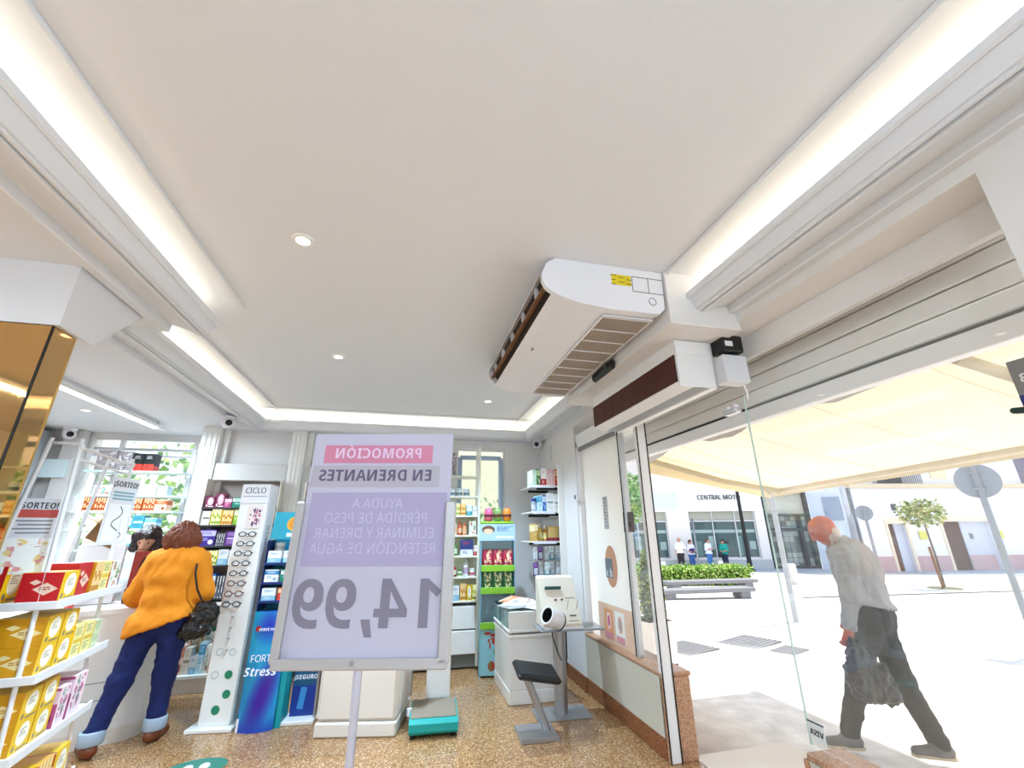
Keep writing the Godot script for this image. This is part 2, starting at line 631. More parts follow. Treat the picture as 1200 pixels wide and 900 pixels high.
func _ready():
	rng.seed = 5
	# ----- camera -----
	var cam := Camera3D.new()
	cam.name = "camera"
	cam.fov = 84.08
	cam.near = 0.05
	cam.far = 300.0
	cam.position = Vector3(0, 1.5, 0)
	cam.rotation = Vector3(0.3357, -0.23854, -0.00895)
	add_child(cam)
	cam.current = true
	# ----- sky and exposure -----
	var env := Environment.new()
	var sky := Sky.new()
	var sm := ProceduralSkyMaterial.new()
	sm.sky_top_color = Color(0.78, 0.85, 0.94)
	sm.sky_horizon_color = Color(0.96, 0.97, 1.0)
	sm.ground_bottom_color = Color(0.62, 0.60, 0.58)
	sm.ground_horizon_color = Color(0.86, 0.88, 0.9)
	sm.sky_energy_multiplier = 1.35
	sky.sky_material = sm
	env.background_mode = Environment.BG_SKY
	env.sky = sky
	env.tonemap_mode = Environment.TONE_MAPPER_LINEAR
	env.tonemap_exposure = 1.0
	env.sdfgi_enabled = true
	env.ssao_enabled = true
	env.ssil_enabled = true
	var we := WorldEnvironment.new()
	we.name = "world_environment"
	we.environment = env
	add_child(we)
	# ----- sun: high, from beyond the square -----
	var sun := DirectionalLight3D.new()
	sun.name = "sun"
	sun.light_color = Color(1.0, 0.96, 0.9)
	sun.light_energy = 2.0
	sun.light_angular_distance = 0.5
	sun.shadow_enabled = true
	sun.look_at_from_position(Vector3(0.88, 1.95, -0.24) * 20.0, Vector3.ZERO)
	add_child(sun)
	materials()
	paint_atlas()
	shell()
	fixtures()
	outside()
	furniture()
	rack()
	shelves()
	people()

func lamp_area(at: Vector3, size: Vector2, towards: Vector3, c: Color, e: float):
	var l := AreaLight3D.new()
	l.area_size = size
	l.light_color = c
	l.light_energy = e
	l.shadow_enabled = true
	put(l, "lamp_light")
	var up := Vector3.FORWARD if absf(towards.y) > 0.9 else Vector3.UP
	l.look_at_from_position(at, at + towards, up)
	return l

func materials():
	mat("paint", Color(0.90, 0.89, 0.88), 0.7)
	mat("ceiling_paint", Color(0.885, 0.895, 0.915), 0.75)
	var pn := noise_tex(0.05, [], 256, FastNoiseLite.TYPE_SIMPLEX_SMOOTH, true)
	for k in ["paint", "ceiling_paint"]:
		M[k].normal_enabled = true
		M[k].normal_texture = pn
		M[k].normal_scale = 0.12
		tri(M[k], 1.5)
	mat("white_lacquer", Color(0.93, 0.925, 0.91), 0.3)
	mat("white_metal", Color(0.92, 0.92, 0.92), 0.35)
	mat("white_plastic", Color(0.91, 0.91, 0.93), 0.4)
	mat("cream_panel", Color(0.90, 0.87, 0.83), 0.5)
	mat("grey_panel", Color(0.80, 0.79, 0.78), 0.5)
	mat("dark_rubber", Color(0.06, 0.06, 0.06), 0.7)
	mat("black_plastic", Color(0.035, 0.035, 0.04), 0.4)
	mat("brushed_steel", Color(0.66, 0.66, 0.67), 0.35, 0.75)
	mat("alu", Color(0.80, 0.81, 0.82), 0.35, 0.35)
	mat("bronze_mirror", Color(0.86, 0.69, 0.46), 0.03, 1.0)
	var f := mat("terrazzo", Color.WHITE, 0.12)
	f.albedo_texture = speckle(Color.html("9c7248"), [Color.html("6e4a2e"), Color.html("c8a074"), Color.html("4e3626"), Color.html("b08a5a"), Color.html("dcbc94"), Color.html("865c36"), Color.html("b8865a")], 512, 15000, 0.8, 2.9, 3)
	f.texture_filter = BaseMaterial3D.TEXTURE_FILTER_LINEAR_WITH_MIPMAPS
	tri(f, 1.0)
	var gr := mat("granite", Color.WHITE, 0.3)
	gr.albedo_texture = speckle(Color.html("b88a68"), [Color.html("8a5c42"), Color.html("d8b090"), Color.html("6a4636"), Color.html("c89878")], 256, 3600, 0.8, 2.6, 4)
	tri(gr, 3.0)
	var dg := mat("brown_granite", Color(0.75, 0.62, 0.52), 0.25)
	dg.albedo_texture = gr.albedo_texture
	tri(dg, 3.0)
	var pane := mat("glass_pane", Color(0.94, 0.98, 0.97, 0.06), 0.02)
	pane.transparency = BaseMaterial3D.TRANSPARENCY_ALPHA
	var film := mat("frosted_film", Color(0.97, 0.97, 0.96), 0.5)
	film.backlight_enabled = true
	film.backlight = Color(0.92, 0.92, 0.91)
	var paper := mat("poster_paper", Color(0.76, 0.745, 0.82), 0.5)
	paper.backlight_enabled = true
	paper.backlight = Color(0.3, 0.3, 0.34)
	mat("print_grey", Color(0.40, 0.38, 0.44), 0.6)

func cornice(called: String, label: String, from: Vector3, run: Vector3, inward: Vector3):
	# stepped plaster moulding with a trough on top; from: foot of the moulding at the wall line, y = soffit
	var pr := [Vector2(0, -0.02), Vector2(0.045, -0.02), Vector2(0.05, -0.016), Vector2(0.052, 0.03), Vector2(0.075, 0.029), Vector2(0.11, 0.021), Vector2(0.15, 0.006), Vector2(0.19, -0.013), Vector2(0.225, -0.032), Vector2(0.24, -0.032), Vector2(0.24, -0.012), Vector2(0.254, -0.008), Vector2(0.254, -0.027), Vector2(0.268, -0.027), Vector2(0.268, -0.015), Vector2(0.28, -0.015), Vector2(0.312, 0.05), Vector2(0.318, 0.046), Vector2(0.33, 0.054), Vector2(0.33, 0.084), Vector2(0.31, 0.084), Vector2(0.3, 0.076), Vector2(0, 0.076)]
	var st := new_st()
	var l := run.length()
	var f := Transform3D(Basis(inward, Vector3.UP, run.normalized()), from)
	ext(st, pr, f, l)
	struct(called, st, M.ceiling_paint, label, "cornice")
	# bead on the ceiling, a little further in
	var bd := new_st()
	ext(bd, [Vector2(0.43, 0.2155), Vector2(0.43, 0.203), Vector2(0.436, 0.197), Vector2(0.444, 0.197), Vector2(0.45, 0.203), Vector2(0.45, 0.2155)], f, l)
	struct("trim_1", bd, M.ceiling_paint, "thin plaster bead on the ceiling along the " + label, "trim")

func strip(called: String, label: String, a: Vector3, b: Vector3, e: float):
	# LED strip lying in the trough of the cornice, shining up
	var t = thing(called, label, "light", (a + b) * 0.5)
	var d := (b - a)
	var s := Vector3(maxf(absf(d.x), 0.03), 0.012, maxf(absf(d.z), 0.03))
	obj("led_strip", box(Vector3.ZERO, s), glow("led_glow", Color(1.0, 0.93, 0.80), 2.0), t)
	obj("strip_base", box(Vector3(0, -0.009, 0), Vector3(s.x, 0.006, s.z)), M.white_metal, t)
	lamp_area((a + b) * 0.5 + Vector3(0, 0.012, 0), Vector2(s.x, s.z), Vector3.UP, Color(1.0, 0.95, 0.84), e * d.length())

func shell():
	# --- floor ---
	struct("floor", span(Vector3(-5, -0.12, -6.6), Vector3(2.12, 0, 3.6)), M.terrazzo, "brown speckled polished terrazzo floor of the pharmacy", "floor")
	# --- ceiling: raised tray, lower soffits around it ---
	struct("ceiling", span(Vector3(-2.1, 2.985, -6.1), Vector3(2.12, 3.15, 3.6)), M.ceiling_paint, "large smooth white raised ceiling in the middle of the room", "ceiling")
	var so := new_st()
	sp(so, Vector3(-5.0, 2.767, -6.6), Vector3(-2.08, 3.14, 3.6))
	sp(so, Vector3(-2.08, 2.767, -2.95), Vector3(-1.62, 3.14, 3.6))
	sp(so, Vector3(-2.08, 2.767, -6.2), Vector3(1.88, 3.14, -6.0))
	struct("ceiling", so, M.ceiling_paint, "lower white ceiling over the left part of the shop", "ceiling")
	cornice("trim_2", "nearer left cornice with lit cove", Vector3(-1.62, 2.767, 3.4), Vector3(0, 0, -6.35), Vector3(1, 0, 0))
	cornice("trim_3", "far left cornice with lit cove beside the white column", Vector3(-2.08, 2.767, -2.95), Vector3(0, 0, -3.05), Vector3(1, 0, 0))
	cornice("trim_4", "back cornice with lit cove above the shelves", Vector3(-2.08, 2.767, -6.0), Vector3(3.96, 0, 0), Vector3(0, 0, 1))
	cornice("trim_5", "far right cornice with lit cove behind the air conditioner", Vector3(1.88, 2.767, -3.66), Vector3(0, 0, -2.34), Vector3(-1, 0, 0))
	cornice("trim_6", "near right cornice with lit cove above the entrance", Vector3(1.88, 2.767, 3.4), Vector3(0, 0, -5.33), Vector3(-1, 0, 0))
	var e := 0.21
	strip("cove_light", "warm LED strip hidden in the nearer left cornice", Vector3(-1.5, 2.857, 3.3), Vector3(-1.5, 2.857, -2.9), e)
	strip("cove_light", "warm LED strip hidden in the far left cornice", Vector3(-1.96, 2.857, -3.0), Vector3(-1.96, 2.857, -5.85), e)
	strip("cove_light", "warm LED strip hidden in the back cornice", Vector3(-1.9, 2.857, -5.88), Vector3(1.7, 2.857, -5.88), e)
	strip("cove_light", "warm LED strip hidden in the far right cornice", Vector3(1.76, 2.857, -3.7), Vector3(1.76, 2.857, -5.85), e)
	strip("cove_light", "warm LED strip hidden in the near right cornice", Vector3(1.76, 2.857, 3.3), Vector3(1.76, 2.857, -1.9), e)
	# --- back walls with their windows ---
	var bw := new_st()
	sp(bw, Vector3(-2.45, 0, -6.2), Vector3(0.67, 2.77, -6.0))
	sp(bw, Vector3(0.67, 0, -6.2), Vector3(1.35, 0.9, -6.0))
	sp(bw, Vector3(0.67, 2.63, -6.2), Vector3(1.35, 2.77, -6.0))
	sp(bw, Vector3(1.35, 0, -6.2), Vector3(2.12, 2.77, -6.0))
	struct("wall_back", bw, M.paint, "white back wall behind the lit product shelves")
	var lw := new_st()
	sp(lw, Vector3(-5.0, 0, -6.7), Vector3(-3.96, 2.77, -6.5))
	sp(lw, Vector3(-3.96, 0, -6.7), Vector3(-2.66, 0.9, -6.5))
	sp(lw, Vector3(-3.96, 2.705, -6.7), Vector3(-2.66, 2.77, -6.5))
	sp(lw, Vector3(-2.66, 0, -6.7), Vector3(-2.45, 2.77, -6.5))
	sp(lw, Vector3(-2.45, 0, -6.7), Vector3(-2.3, 2.77, -6.2))
	struct("wall_left_back", lw, M.paint, "white wall around the large left window")
	struct("wall_left", span(Vector3(-5.2, 0, -6.7), Vector3(-5.0, 3.15, 3.6)), M.paint, "white left wall of the shop")
	struct("wall_rear", span(Vector3(-5.2, 0, 3.6), Vector3(2.12, 3.15, 3.8)), M.paint, "white wall behind the viewer")
	# --- right wall: back piece, lintel, near piece, knee walls ---
	var rw := new_st()
	sp(rw, Vector3(1.88, 0, -6.2), Vector3(2.12, 3.15, -4.66))
	sp(rw, Vector3(1.88, 2.69, -4.66), Vector3(2.12, 3.15, -0.76))
	sp(rw, Vector3(1.88, 0, -0.76), Vector3(2.12, 3.15, 3.6))
	sp(rw, Vector3(2.08, 2.55, -4.66), Vector3(2.12, 2.69, -0.76))
	sp(rw, Vector3(2.12, 2.76, -4.7), Vector3(2.5, 2.84, -0.7))
	sp(rw, Vector3(2.36, 2.3, -4.7), Vector3(2.5, 4.2, -0.7))
	struct("wall_right", rw, M.paint, "white right wall and lintel over the wide entrance")
	# the sloped-down knee wall under the shop window, clad in granite
	for k in [[-4.66, -3.25, "wall_right_window", "knee wall under the frosted shop window with granite end"], [-2.05, -0.76, "wall_right_near", "knee wall at the right of the open entrance"]]:
		var t = struct(k[2], span(Vector3(1.9, 0, k[0]), Vector3(2.09, 0.5, k[1])), M.granite, k[3], "wall")
		var inner := span(Vector3(1.88, 0.13, k[0]), Vector3(1.9, 0.5, k[1] - 0.012))
		struct("glazed_panel", inner, mat("greenish_panel", Color(0.79, 0.77, 0.71), 0.14), "", "", t)
		struct("skirting", span(Vector3(1.872, 0, k[0]), Vector3(1.9, 0.13, k[1] - 0.012), 0.004), M.brown_granite, "", "", t)
		struct("sill", span(Vector3(1.876, 0.5, k[0] + (0.0 if k[0] < -3 else 0.008)), Vector3(2.12 if k[0] < -3 else 2.08, 0.53, k[1] + 0.01), 0.008), M.granite, "", "", t)
		struct("end_slab", span(Vector3(1.876, 0, k[1] - 0.014 if k[0] < -3 else k[0] - 0.012), Vector3(2.1, 0.5, k[1] + 0.012 if k[0] < -3 else k[0] + 0.02), 0.004), M.granite, "", "", t)
	var bb := new_st()
	sp(bb, Vector3(1.862, 0, -6.0), Vector3(1.88, 0.13, -4.66), 0.003)
	struct("baseboard_right", bb, M.brown_granite, "brown granite baseboard at the foot of the right wall", "baseboard")
	struct("baseboard_back", span(Vector3(-1.45, 0, -6.0), Vector3(1.86, 0.16, -5.98), 0.003), mat("maroon_granite", Color(0.36, 0.20, 0.16), 0.3), "dark reddish baseboard below the back shelves", "baseboard")
	# --- left beam with slanted haunch, and the bronze mirrored column under it ---
	var hb := new_st()
	ext(hb, [Vector2(-2.25, 2.77), Vector2(-2.25, 2.44), Vector2(-2.48, 2.44), Vector2(-2.8, 2.77)], frame(Vector3(-1.645, 0, 0), Vector3(0, 0, 1), Vector3(0, 1, 0)), 3.3)
	struct("beam", hb, mat("beam_paint", Color(0.9, 0.9, 0.91), 0.6), "white ceiling beam with a slanted end above the mirrored column", "beam")
	var mc = thing("mirrored_column", "square column clad in bronze mirror below the white beam", "column", Vector3(-2.0, 0, -2.36))
	obj("column_core", box(Vector3(0, 1.22, 0.03), Vector3(0.63, 2.44, 0.12)), M.black_plastic, mc)
	obj("mirror_panel", box(Vector3(-0.02, 1.22, 0.1), Vector3(0.69, 2.43, 0.012)), M.bronze_mirror, mc)
	obj("mirror_panel", box(Vector3(0.328, 1.22, 0.035), Vector3(0.012, 2.43, 0.13)), M.bronze_mirror, mc)
	obj("edge_strip", box(Vector3(0.33, 1.22, 0.102), Vector3(0.006, 2.43, 0.008)), M.dark_rubber, mc)
	obj("edge_strip", box(Vector3(0.33, 1.22, -0.035), Vector3(0.012, 2.43, 0.01)), mat("gold_trim", Color(0.8, 0.68, 0.45), 0.3, 0.8), mc)

	# --- windows of the back walls ---
	var w1 = thing("window_1", "wide window with white frame in the left back wall", "window", Vector3(-3.31, 0.9, -6.55))
	w1.set_meta("kind", "structure")
	obj("window_frame", window_bars([-0.65, -0.335, 0.505, 0.65], [0.0, 1.805], 0.045), M.white_metal, w1)
	obj("transom", box(Vector3(0, 1.67, 0), Vector3(1.3, 0.03, 0.05)), M.alu, w1)
	obj("transom", box(Vector3(0, 1.585, 0), Vector3(1.3, 0.02, 0.05)), M.alu, w1)
	for k in [[-0.65, -0.335], [-0.335, 0.505], [0.505, 0.65]]:
		obj("pane", span(Vector3(k[0], 0.02, -0.004), Vector3(k[1], 1.79, 0.004)), M.glass_pane, w1)
	var w2 = thing("window_2", "window with pale blue frame behind the lit back shelves", "window", Vector3(1.01, 0.9, -6.1))
	w2.set_meta("kind", "structure")
	obj("window_frame", window_bars([-0.34, 0.34], [0.0, 1.73], 0.03), M.white_metal, w2)
	obj("sash", window_bars([-0.30, 0.29], [0.04, 1.62], 0.06), mat("blue_grey_frame", Color(0.68, 0.76, 0.84), 0.4), w2)
	obj("pane", span(Vector3(-0.29, 0.05, -0.004), Vector3(0.28, 1.6, 0.004)), M.glass_pane, w2)

func window_bars(xs: Array, ys: Array, w: float) -> SurfaceTool:
	var st := new_st()
	for x in xs: sp(st, Vector3(x - w / 2, ys[0], -0.03), Vector3(x + w / 2, ys[-1], 0.03), 0.004)
	for y in ys: sp(st, Vector3(xs[0], y - w / 2, -0.028), Vector3(xs[-1], y + w / 2, 0.028), 0.004)
	return st

func fixtures():
	# --- ceiling mounted air conditioner ---
	var t = thing("air_conditioner", "long white ceiling air conditioner with beige intake grille and dark outlet slot", "air conditioner", Vector3(0, 0, -1.95))
	var body := [Vector2(0.735, 2.984), Vector2(0.685, 2.935), Vector2(0.70, 2.87), Vector2(0.745, 2.80), Vector2(0.712, 2.765), Vector2(0.76, 2.745), Vector2(0.86, 2.718), Vector2(1.05, 2.698), Vector2(1.36, 2.70), Vector2(1.40, 2.74), Vector2(1.415, 2.984)]
	var side := [Vector2(0.735, 2.984), Vector2(0.682, 2.945), Vector2(0.655, 2.88), Vector2(0.655, 2.83), Vector2(0.675, 2.79), Vector2(0.712, 2.762), Vector2(0.76, 2.741), Vector2(0.86, 2.714), Vector2(1.05, 2.694), Vector2(1.365, 2.696), Vector2(1.405, 2.735), Vector2(1.417, 2.984)]
	var st := new_st()
	ext(st, body, frame(Vector3(0, 0, -1.62), Vector3(1, 0, 0), Vector3(0, 1, 0)), 1.59)
	obj("casing", st, M.white_plastic, t)
	for z in [-0.035, -1.655]:
		st = new_st()
		ext(st, side, frame(Vector3(0, 0, z), Vector3(1, 0, 0), Vector3(0, 1, 0)), 0.035)
		obj("end_cap", st, M.white_plastic, t)
	st = new_st()
	ext(st, [Vector2(0.688, 2.93), Vector2(0.70, 2.872), Vector2(0.744, 2.802), Vector2(0.735, 2.80), Vector2(0.694, 2.868), Vector2(0.68, 2.93)], frame(Vector3(0, 0, -1.61), Vector3(1, 0, 0), Vector3(0, 1, 0)), 1.565)
	obj("outlet", st, mat("outlet_brown", Color(0.16, 0.1, 0.07), 0.7), t)
	for k in 2:
		var p: Vector2 = [Vector2(0.672, 2.90), Vector2(0.69, 2.825)][k]
		obj("louver", box(Vector3(p.x, p.y, -0.83), Vector3(0.05, 0.006, 1.56), 0.002, Basis(Vector3.BACK, 0.5)), [M.white_plastic, mat("louver_tan", Color(0.56, 0.40, 0.26), 0.5)][k], t)
	for k in 5:
		obj("louver_pin", box(Vector3(0.682, 2.862, -0.2 - 0.31 * k), Vector3(0.03, 0.07, 0.01)), M.white_plastic, t)
	var g = obj("intake_grille", box(Vector3(1.2, 2.6955, -0.83), Vector3(0.31, 0.004, 1.5)), mat("grille_dark", Color(0.36, 0.29, 0.24), 0.7), t)
	for k in 26:
		obj("grille_bar", box(Vector3(1.052 + 0.0119 * k, 2.692, -0.83), Vector3(0.0042, 0.006, 1.5)), mat("grille_beige", Color(0.80, 0.74, 0.68), 0.5), g)
	for k in 10:
		obj("grille_rib", box(Vector3(1.2, 2.69, -0.09 - 0.164 * k), Vector3(0.31, 0.006, 0.008)), M.white_plastic, g)
	obj("grille_frame", grille_rim(), M.white_plastic, g)
	var st2 := new_st()
	for y in [2.93, 2.83]: bx(st2, Vector3(1.31, y, 0.0006), Vector3(0.2, 0.003, 0.002))
	for x in [1.21, 1.315]: bx(st2, Vector3(x, 2.88, 0.0006), Vector3(0.003, 0.1, 0.002))
	for k in 16:
		var a := TAU * k / 16.0
		bx(st2, Vector3(1.33 + 0.023 * cos(a), 2.775 + 0.023 * sin(a), 0.0006), Vector3(0.003, 0.0095, 0.002), 0, Basis(Vector3.BACK, a))
	obj("panel_seams", st2, M.dark_rubber, t)
	var yl = obj("warning_sticker", box(Vector3(1.14, 2.895, 0.001), Vector3(0.125, 0.07, 0.001)), mat("sticker_yellow", Color(0.87, 0.78, 0.06), 0.5), t)
	var sl := new_st()
	for k in 7: bx(sl, Vector3(1.09 + 0.05 * (k % 3), 2.922 - 0.01 * k, 0.002), Vector3(0.04 - 0.004 * (k % 4), 0.004, 0.001))
	tag(obj("sticker_print", sl, mat("print_olive", Color(0.35, 0.30, 0.05), 0.6), yl), "", "", "", "stuff")
	obj("badge", box(Vector3(0.80, 2.731, -0.72), Vector3(0.012, 0.004, 0.04), 0, Basis(Vector3.BACK, -0.26)), mat("badge_grey", Color(0.45, 0.45, 0.47), 0.4), t)
	# --- bulkhead box and sensor under it ---
	struct("bulkhead", span(Vector3(1.42, 2.64, -3.66), Vector3(1.9, 2.985, -1.93), 0.004), M.paint, "white boxed bulkhead between air conditioner and entrance lintel", "bulkhead")
	t = thing("presence_sensor", "small black sensor bar on the bulkhead below the air conditioner", "sensor", Vector3(1.395, 2.655, -2.79))
	obj("housing", box(Vector3.ZERO, Vector3(0.05, 0.075, 0.34), 0.018), M.black_plastic, t)
	obj("lens", box(Vector3(-0.0255, 0.0, 0.07), Vector3(0.003, 0.03, 0.05), 0.001), mat("lens_grey", Color(0.25, 0.25, 0.27), 0.15), t)
	# --- air curtain ---
	t = thing("air_curtain", "white air curtain with dark brown mesh front above the entrance", "air curtain", Vector3(1.57, 2.33, -2.14))
	var pf := [Vector2(0, 0.03), Vector2(0.09, 0.0), Vector2(0.1, 0.04), Vector2(0.2, 0.04), Vector2(0.21, 0.0), Vector2(0.26, 0.0), Vector2(0.26, 0.309), Vector2(0, 0.309)]
	st = new_st()
	ext(st, pf, frame(Vector3(0, 0, -1.25), Vector3(1, 0, 0), Vector3(0, 1, 0)), 1.25)
	obj("casing", st, M.white_metal, t)
	var mesh_front = obj("mesh_front", box(Vector3(-0.003, 0.125, -0.625), Vector3(0.008, 0.175, 1.23)), mat("mesh_brown", Color(0.25, 0.10, 0.06), 0.6), t)
	for k in 8:
		obj("mesh_rib", box(Vector3(-0.008, 0.125, -0.05 - 0.164 * k), Vector3(0.004, 0.175, 0.006)), mat("rib_brown", Color(0.30, 0.17, 0.12), 0.6), mesh_front)
	for k in 15:
		obj("mesh_wire", box(Vector3(-0.008, 0.045 + 0.0115 * k, -0.625), Vector3(0.003, 0.002, 1.23)), mat("wire_brown", Color(0.42, 0.20, 0.13), 0.5), mesh_front)
	obj("outlet", box(Vector3(0.15, 0.036, -0.625), Vector3(0.1, 0.006, 1.23)), mat("outlet_tan", Color(0.42, 0.36, 0.26), 0.6), t)
	for k in 4:
		obj("outlet_vane", box(Vector3(0.12 + 0.022 * k, 0.018, -0.625), Vector3(0.004, 0.034, 1.23)), M.alu, t)
	obj("end_plate", box(Vector3(0.13, 0.155, 0.004), Vector3(0.26, 0.306, 0.008), 0.003), M.white_metal, t)
	obj("end_flange", box(Vector3(0.115, 0.26, 0.011), Vector3(0.23, 0.09, 0.006), 0.002), M.white_metal, t)
	t = thing("power_box", "black power supply box with white label at the end of air curtain", "power box", Vector3(1.915, 2.55, -2.09))
	obj("housing", box(Vector3(0, 0.055, 0), Vector3(0.15, 0.11, 0.11), 0.006), M.black_plastic, t)
	obj("label", box(Vector3(-0.03, 0.05, 0.0555), Vector3(0.055, 0.035, 0.001)), M.white_plastic, t)
	t = thing("junction_box", "white junction box below the black power supply", "junction box", Vector3(1.925, 2.36, -2.1))
	obj("housing", box(Vector3(0, 0.085, 0), Vector3(0.17, 0.175, 0.1), 0.005), mat("grey_white", Color(0.85, 0.86, 0.88), 0.4), t)
	st = new_st()
	tube(st, [Vector3(0.07, 0.0, 0), Vector3(0.085, -0.05, 0.0), Vector3(0.1, -0.09, -0.02)], 0.006, 6)
	obj("cable", st, M.white_plastic, t)
	# --- roller shutter slats, header rail and door sensor ---
	t = thing("roller_shutter", "white roller shutter, partly lowered, above the entrance", "shutter", Vector3(2.3, 0, -2.68))
	for k in 4:
		obj("slat", box(Vector3(0, 2.365 + 0.1 * k, 0), Vector3(0.016, 0.094, 3.7), 0.006), M.white_lacquer, t)
	obj("bottom_seal", box(Vector3(0, 2.304, 0), Vector3(0.02, 0.018, 3.7)), M.dark_rubber, t)
	t = thing("door_sensor", "small clear plastic sensor bracket on the entrance header", "sensor", Vector3(2.0, 2.22, -2.24))
	obj("housing", box(Vector3.ZERO, Vector3(0.05, 0.035, 0.12), 0.008), M.alu, t)
	obj("bracket", box(Vector3(0, 0.025, -0.03), Vector3(0.03, 0.03, 0.03), 0.003), M.white_plastic, t)
	obj("bracket", box(Vector3(0, 0.025, 0.04), Vector3(0.03, 0.03, 0.02), 0.003), M.white_plastic, t)
	# --- shop window: frames, frosted film, stickers ---
	var w = thing("window_3", "tall frosted shop window beside the entrance, in white frame", "window", Vector3(1.95, 0, -4.0))
	w.set_meta("kind", "structure")
	st = new_st()
	sp(st, Vector3(-0.06, 0.53, -0.665), Vector3(0.05, 2.5, -0.60), 0.006)
	sp(st, Vector3(-0.06, 2.42, -0.665), Vector3(0.06, 2.58, 0.72), 0.008)
	obj("window_frame", st, M.white_metal, w)
	obj("window_frame", span(Vector3(-0.02, 0.53, 0.315), Vector3(0.03, 2.42, 0.355), 0.005), M.alu, w)
	obj("gasket", span(Vector3(-0.024, 0.53, 0.307), Vector3(0.0, 2.42, 0.315)), M.dark_rubber, w)
	obj("frosted_pane", span(Vector3(-0.004, 0.53, -0.60), Vector3(0.004, 2.42, 0.307)), M.frosted_film, w)
	obj("pane", span(Vector3(-0.004, 0.53, 0.355), Vector3(0.004, 2.42, 0.70)), M.glass_pane, w)
	obj("pelmet", span(Vector3(-0.055, 2.38, -0.6), Vector3(-0.03, 2.43, 0.3), 0.004), mat("pelmet_grey", Color(0.5, 0.5, 0.5), 0.5), w)
	# post at the edge of the doorway, gaskets on both sides
	t = thing("door_post", "white metal post at the left edge of the entrance", "post", Vector3(1.915, 0, -3.255))
	t.set_meta("kind", "structure")
	obj("post", span(Vector3(-0.035, 0, -0.03), Vector3(0.045, 2.69, 0.025), 0.006), M.white_metal, t)
	for x in [-0.037, 0.046]: obj("gasket", span(Vector3(x - 0.004, 0, 0.024), Vector3(x + 0.004, 2.69, 0.03)), M.dark_rubber, t)
	# glass at the right of the doorway
	w = thing("window_4", "fixed glass pane at the right of the entrance, with card sticker", "window", Vector3(1.97, 0.53, -1.43))
	w.set_meta("kind", "structure")
	obj("pane", span(Vector3(-0.005, 0, -0.66), Vector3(0.005, 1.75, 0.66)), M.glass_pane, w)
	obj("glass_edge", span(Vector3(-0.005, 0, -0.664), Vector3(0.005, 1.75, -0.66)), mat("glass_edge_green", Color(0.75, 0.86, 0.84), 0.1), w)
	var dk = thing("card_sticker", "small payment sticker reading VISA in mirror writing, low on glass", "sticker", Vector3(1.963, 0.545, -2.04))
	obj("backing", box(Vector3(0, 0.05, 0.0), Vector3(0.002, 0.075, 0.085)), mat("sticker_pale", Color(0.9, 0.92, 0.92), 0.4), dk)
	obj("stripe", box(Vector3(-0.0015, 0.088, 0.0), Vector3(0.002, 0.007, 0.09)), mat("stripe_green", Color(0.25, 0.35, 0.35), 0.5), dk)
	lettering("VISA", 0.024, Vector3(-0.002, 0.047, 0.0), M.black_plastic, dk, Basis(Vector3.UP, PI / 2), true, 0.001)
	var bs = thing("glass_notice", "grey and blue notice seen from behind, high on the right glass", "notice", Vector3(1.963, 1.95, -0.87))
	obj("backing", box(Vector3(0, 0.0, 0), Vector3(0.002, 0.17, 0.1)), mat("notice_grey", Color(0.5, 0.49, 0.48), 0.5), bs)
	obj("blue_band", box(Vector3(-0.0015, -0.06, 0), Vector3(0.002, 0.05, 0.1)), mat("notice_blue", Color(0.12, 0.14, 0.45), 0.5), bs)
	lettering("B", 0.03, Vector3(-0.002, 0.02, -0.02), M.white_plastic, bs, Basis(Vector3.UP, PI / 2), true, 0.001)
	t = thing("glass_clamp", "dark green clamp holding the right glass below the notice", "clamp", Vector3(1.96, 1.86, -0.88))
	obj("bar", box(Vector3.ZERO, Vector3(0.04, 0.02, 0.14), 0.006, Basis(Vector3.RIGHT, 0.15)), mat("dark_green", Color(0.06, 0.2, 0.19), 0.4), t)
	obj("lens", cyl(0.03, 0.008, 14, Vector3(0, -0.022, 0.03)), M.white_plastic, t)
	# header rail of the sliding door
	struct("door_1", span(Vector3(2.26, 2.20, -4.3), Vector3(2.33, 2.29, -0.78), 0.006), M.white_metal, "white header rail of the open sliding entrance door", "door")
	stickers()
	# --- downlights ---
	for k in [[-0.63, -2.1, "nearest"], [-0.67, -3.74, "middle"], [0.87, -4.8, "farthest"]]:
		downlight(Vector3(k[0], 2.985, k[1]), "round recessed downlight in raised ceiling, %s of the three" % k[2])
	downlight(Vector3(-3.37, 2.767, -5.29), "round recessed downlight in the lower ceiling near the tube lamp")
	downlight(Vector3(-2.6, 2.767, -1.7), "round recessed downlight in the lower ceiling, mirrored in the column")
	for z in [0.6, 2.4]:
		for x in [-0.65, 0.87]:
			downlight(Vector3(x, 2.985, z), "round recessed downlight in raised ceiling behind the viewer, %s %s" % ["near" if z < 1 else "far", "left" if x < 0 else "right"])
	tube_lamp(Vector3(-2.9, 2.70, -4.75), 1.9, "long fluorescent tube lamp hung under the lower left ceiling", 10.0)
	tube_lamp(Vector3(-3.3, 2.70, -0.9), 1.9, "long fluorescent tube lamp seen only in the bronze mirror", 10.0)
	for x in [-0.9, 0.9]:
		pendant(Vector3(x, 2.45, 1.7), "white pendant lamp at the rear of the shop, %s of two behind the viewer" % ("left" if x < 0 else "right"))
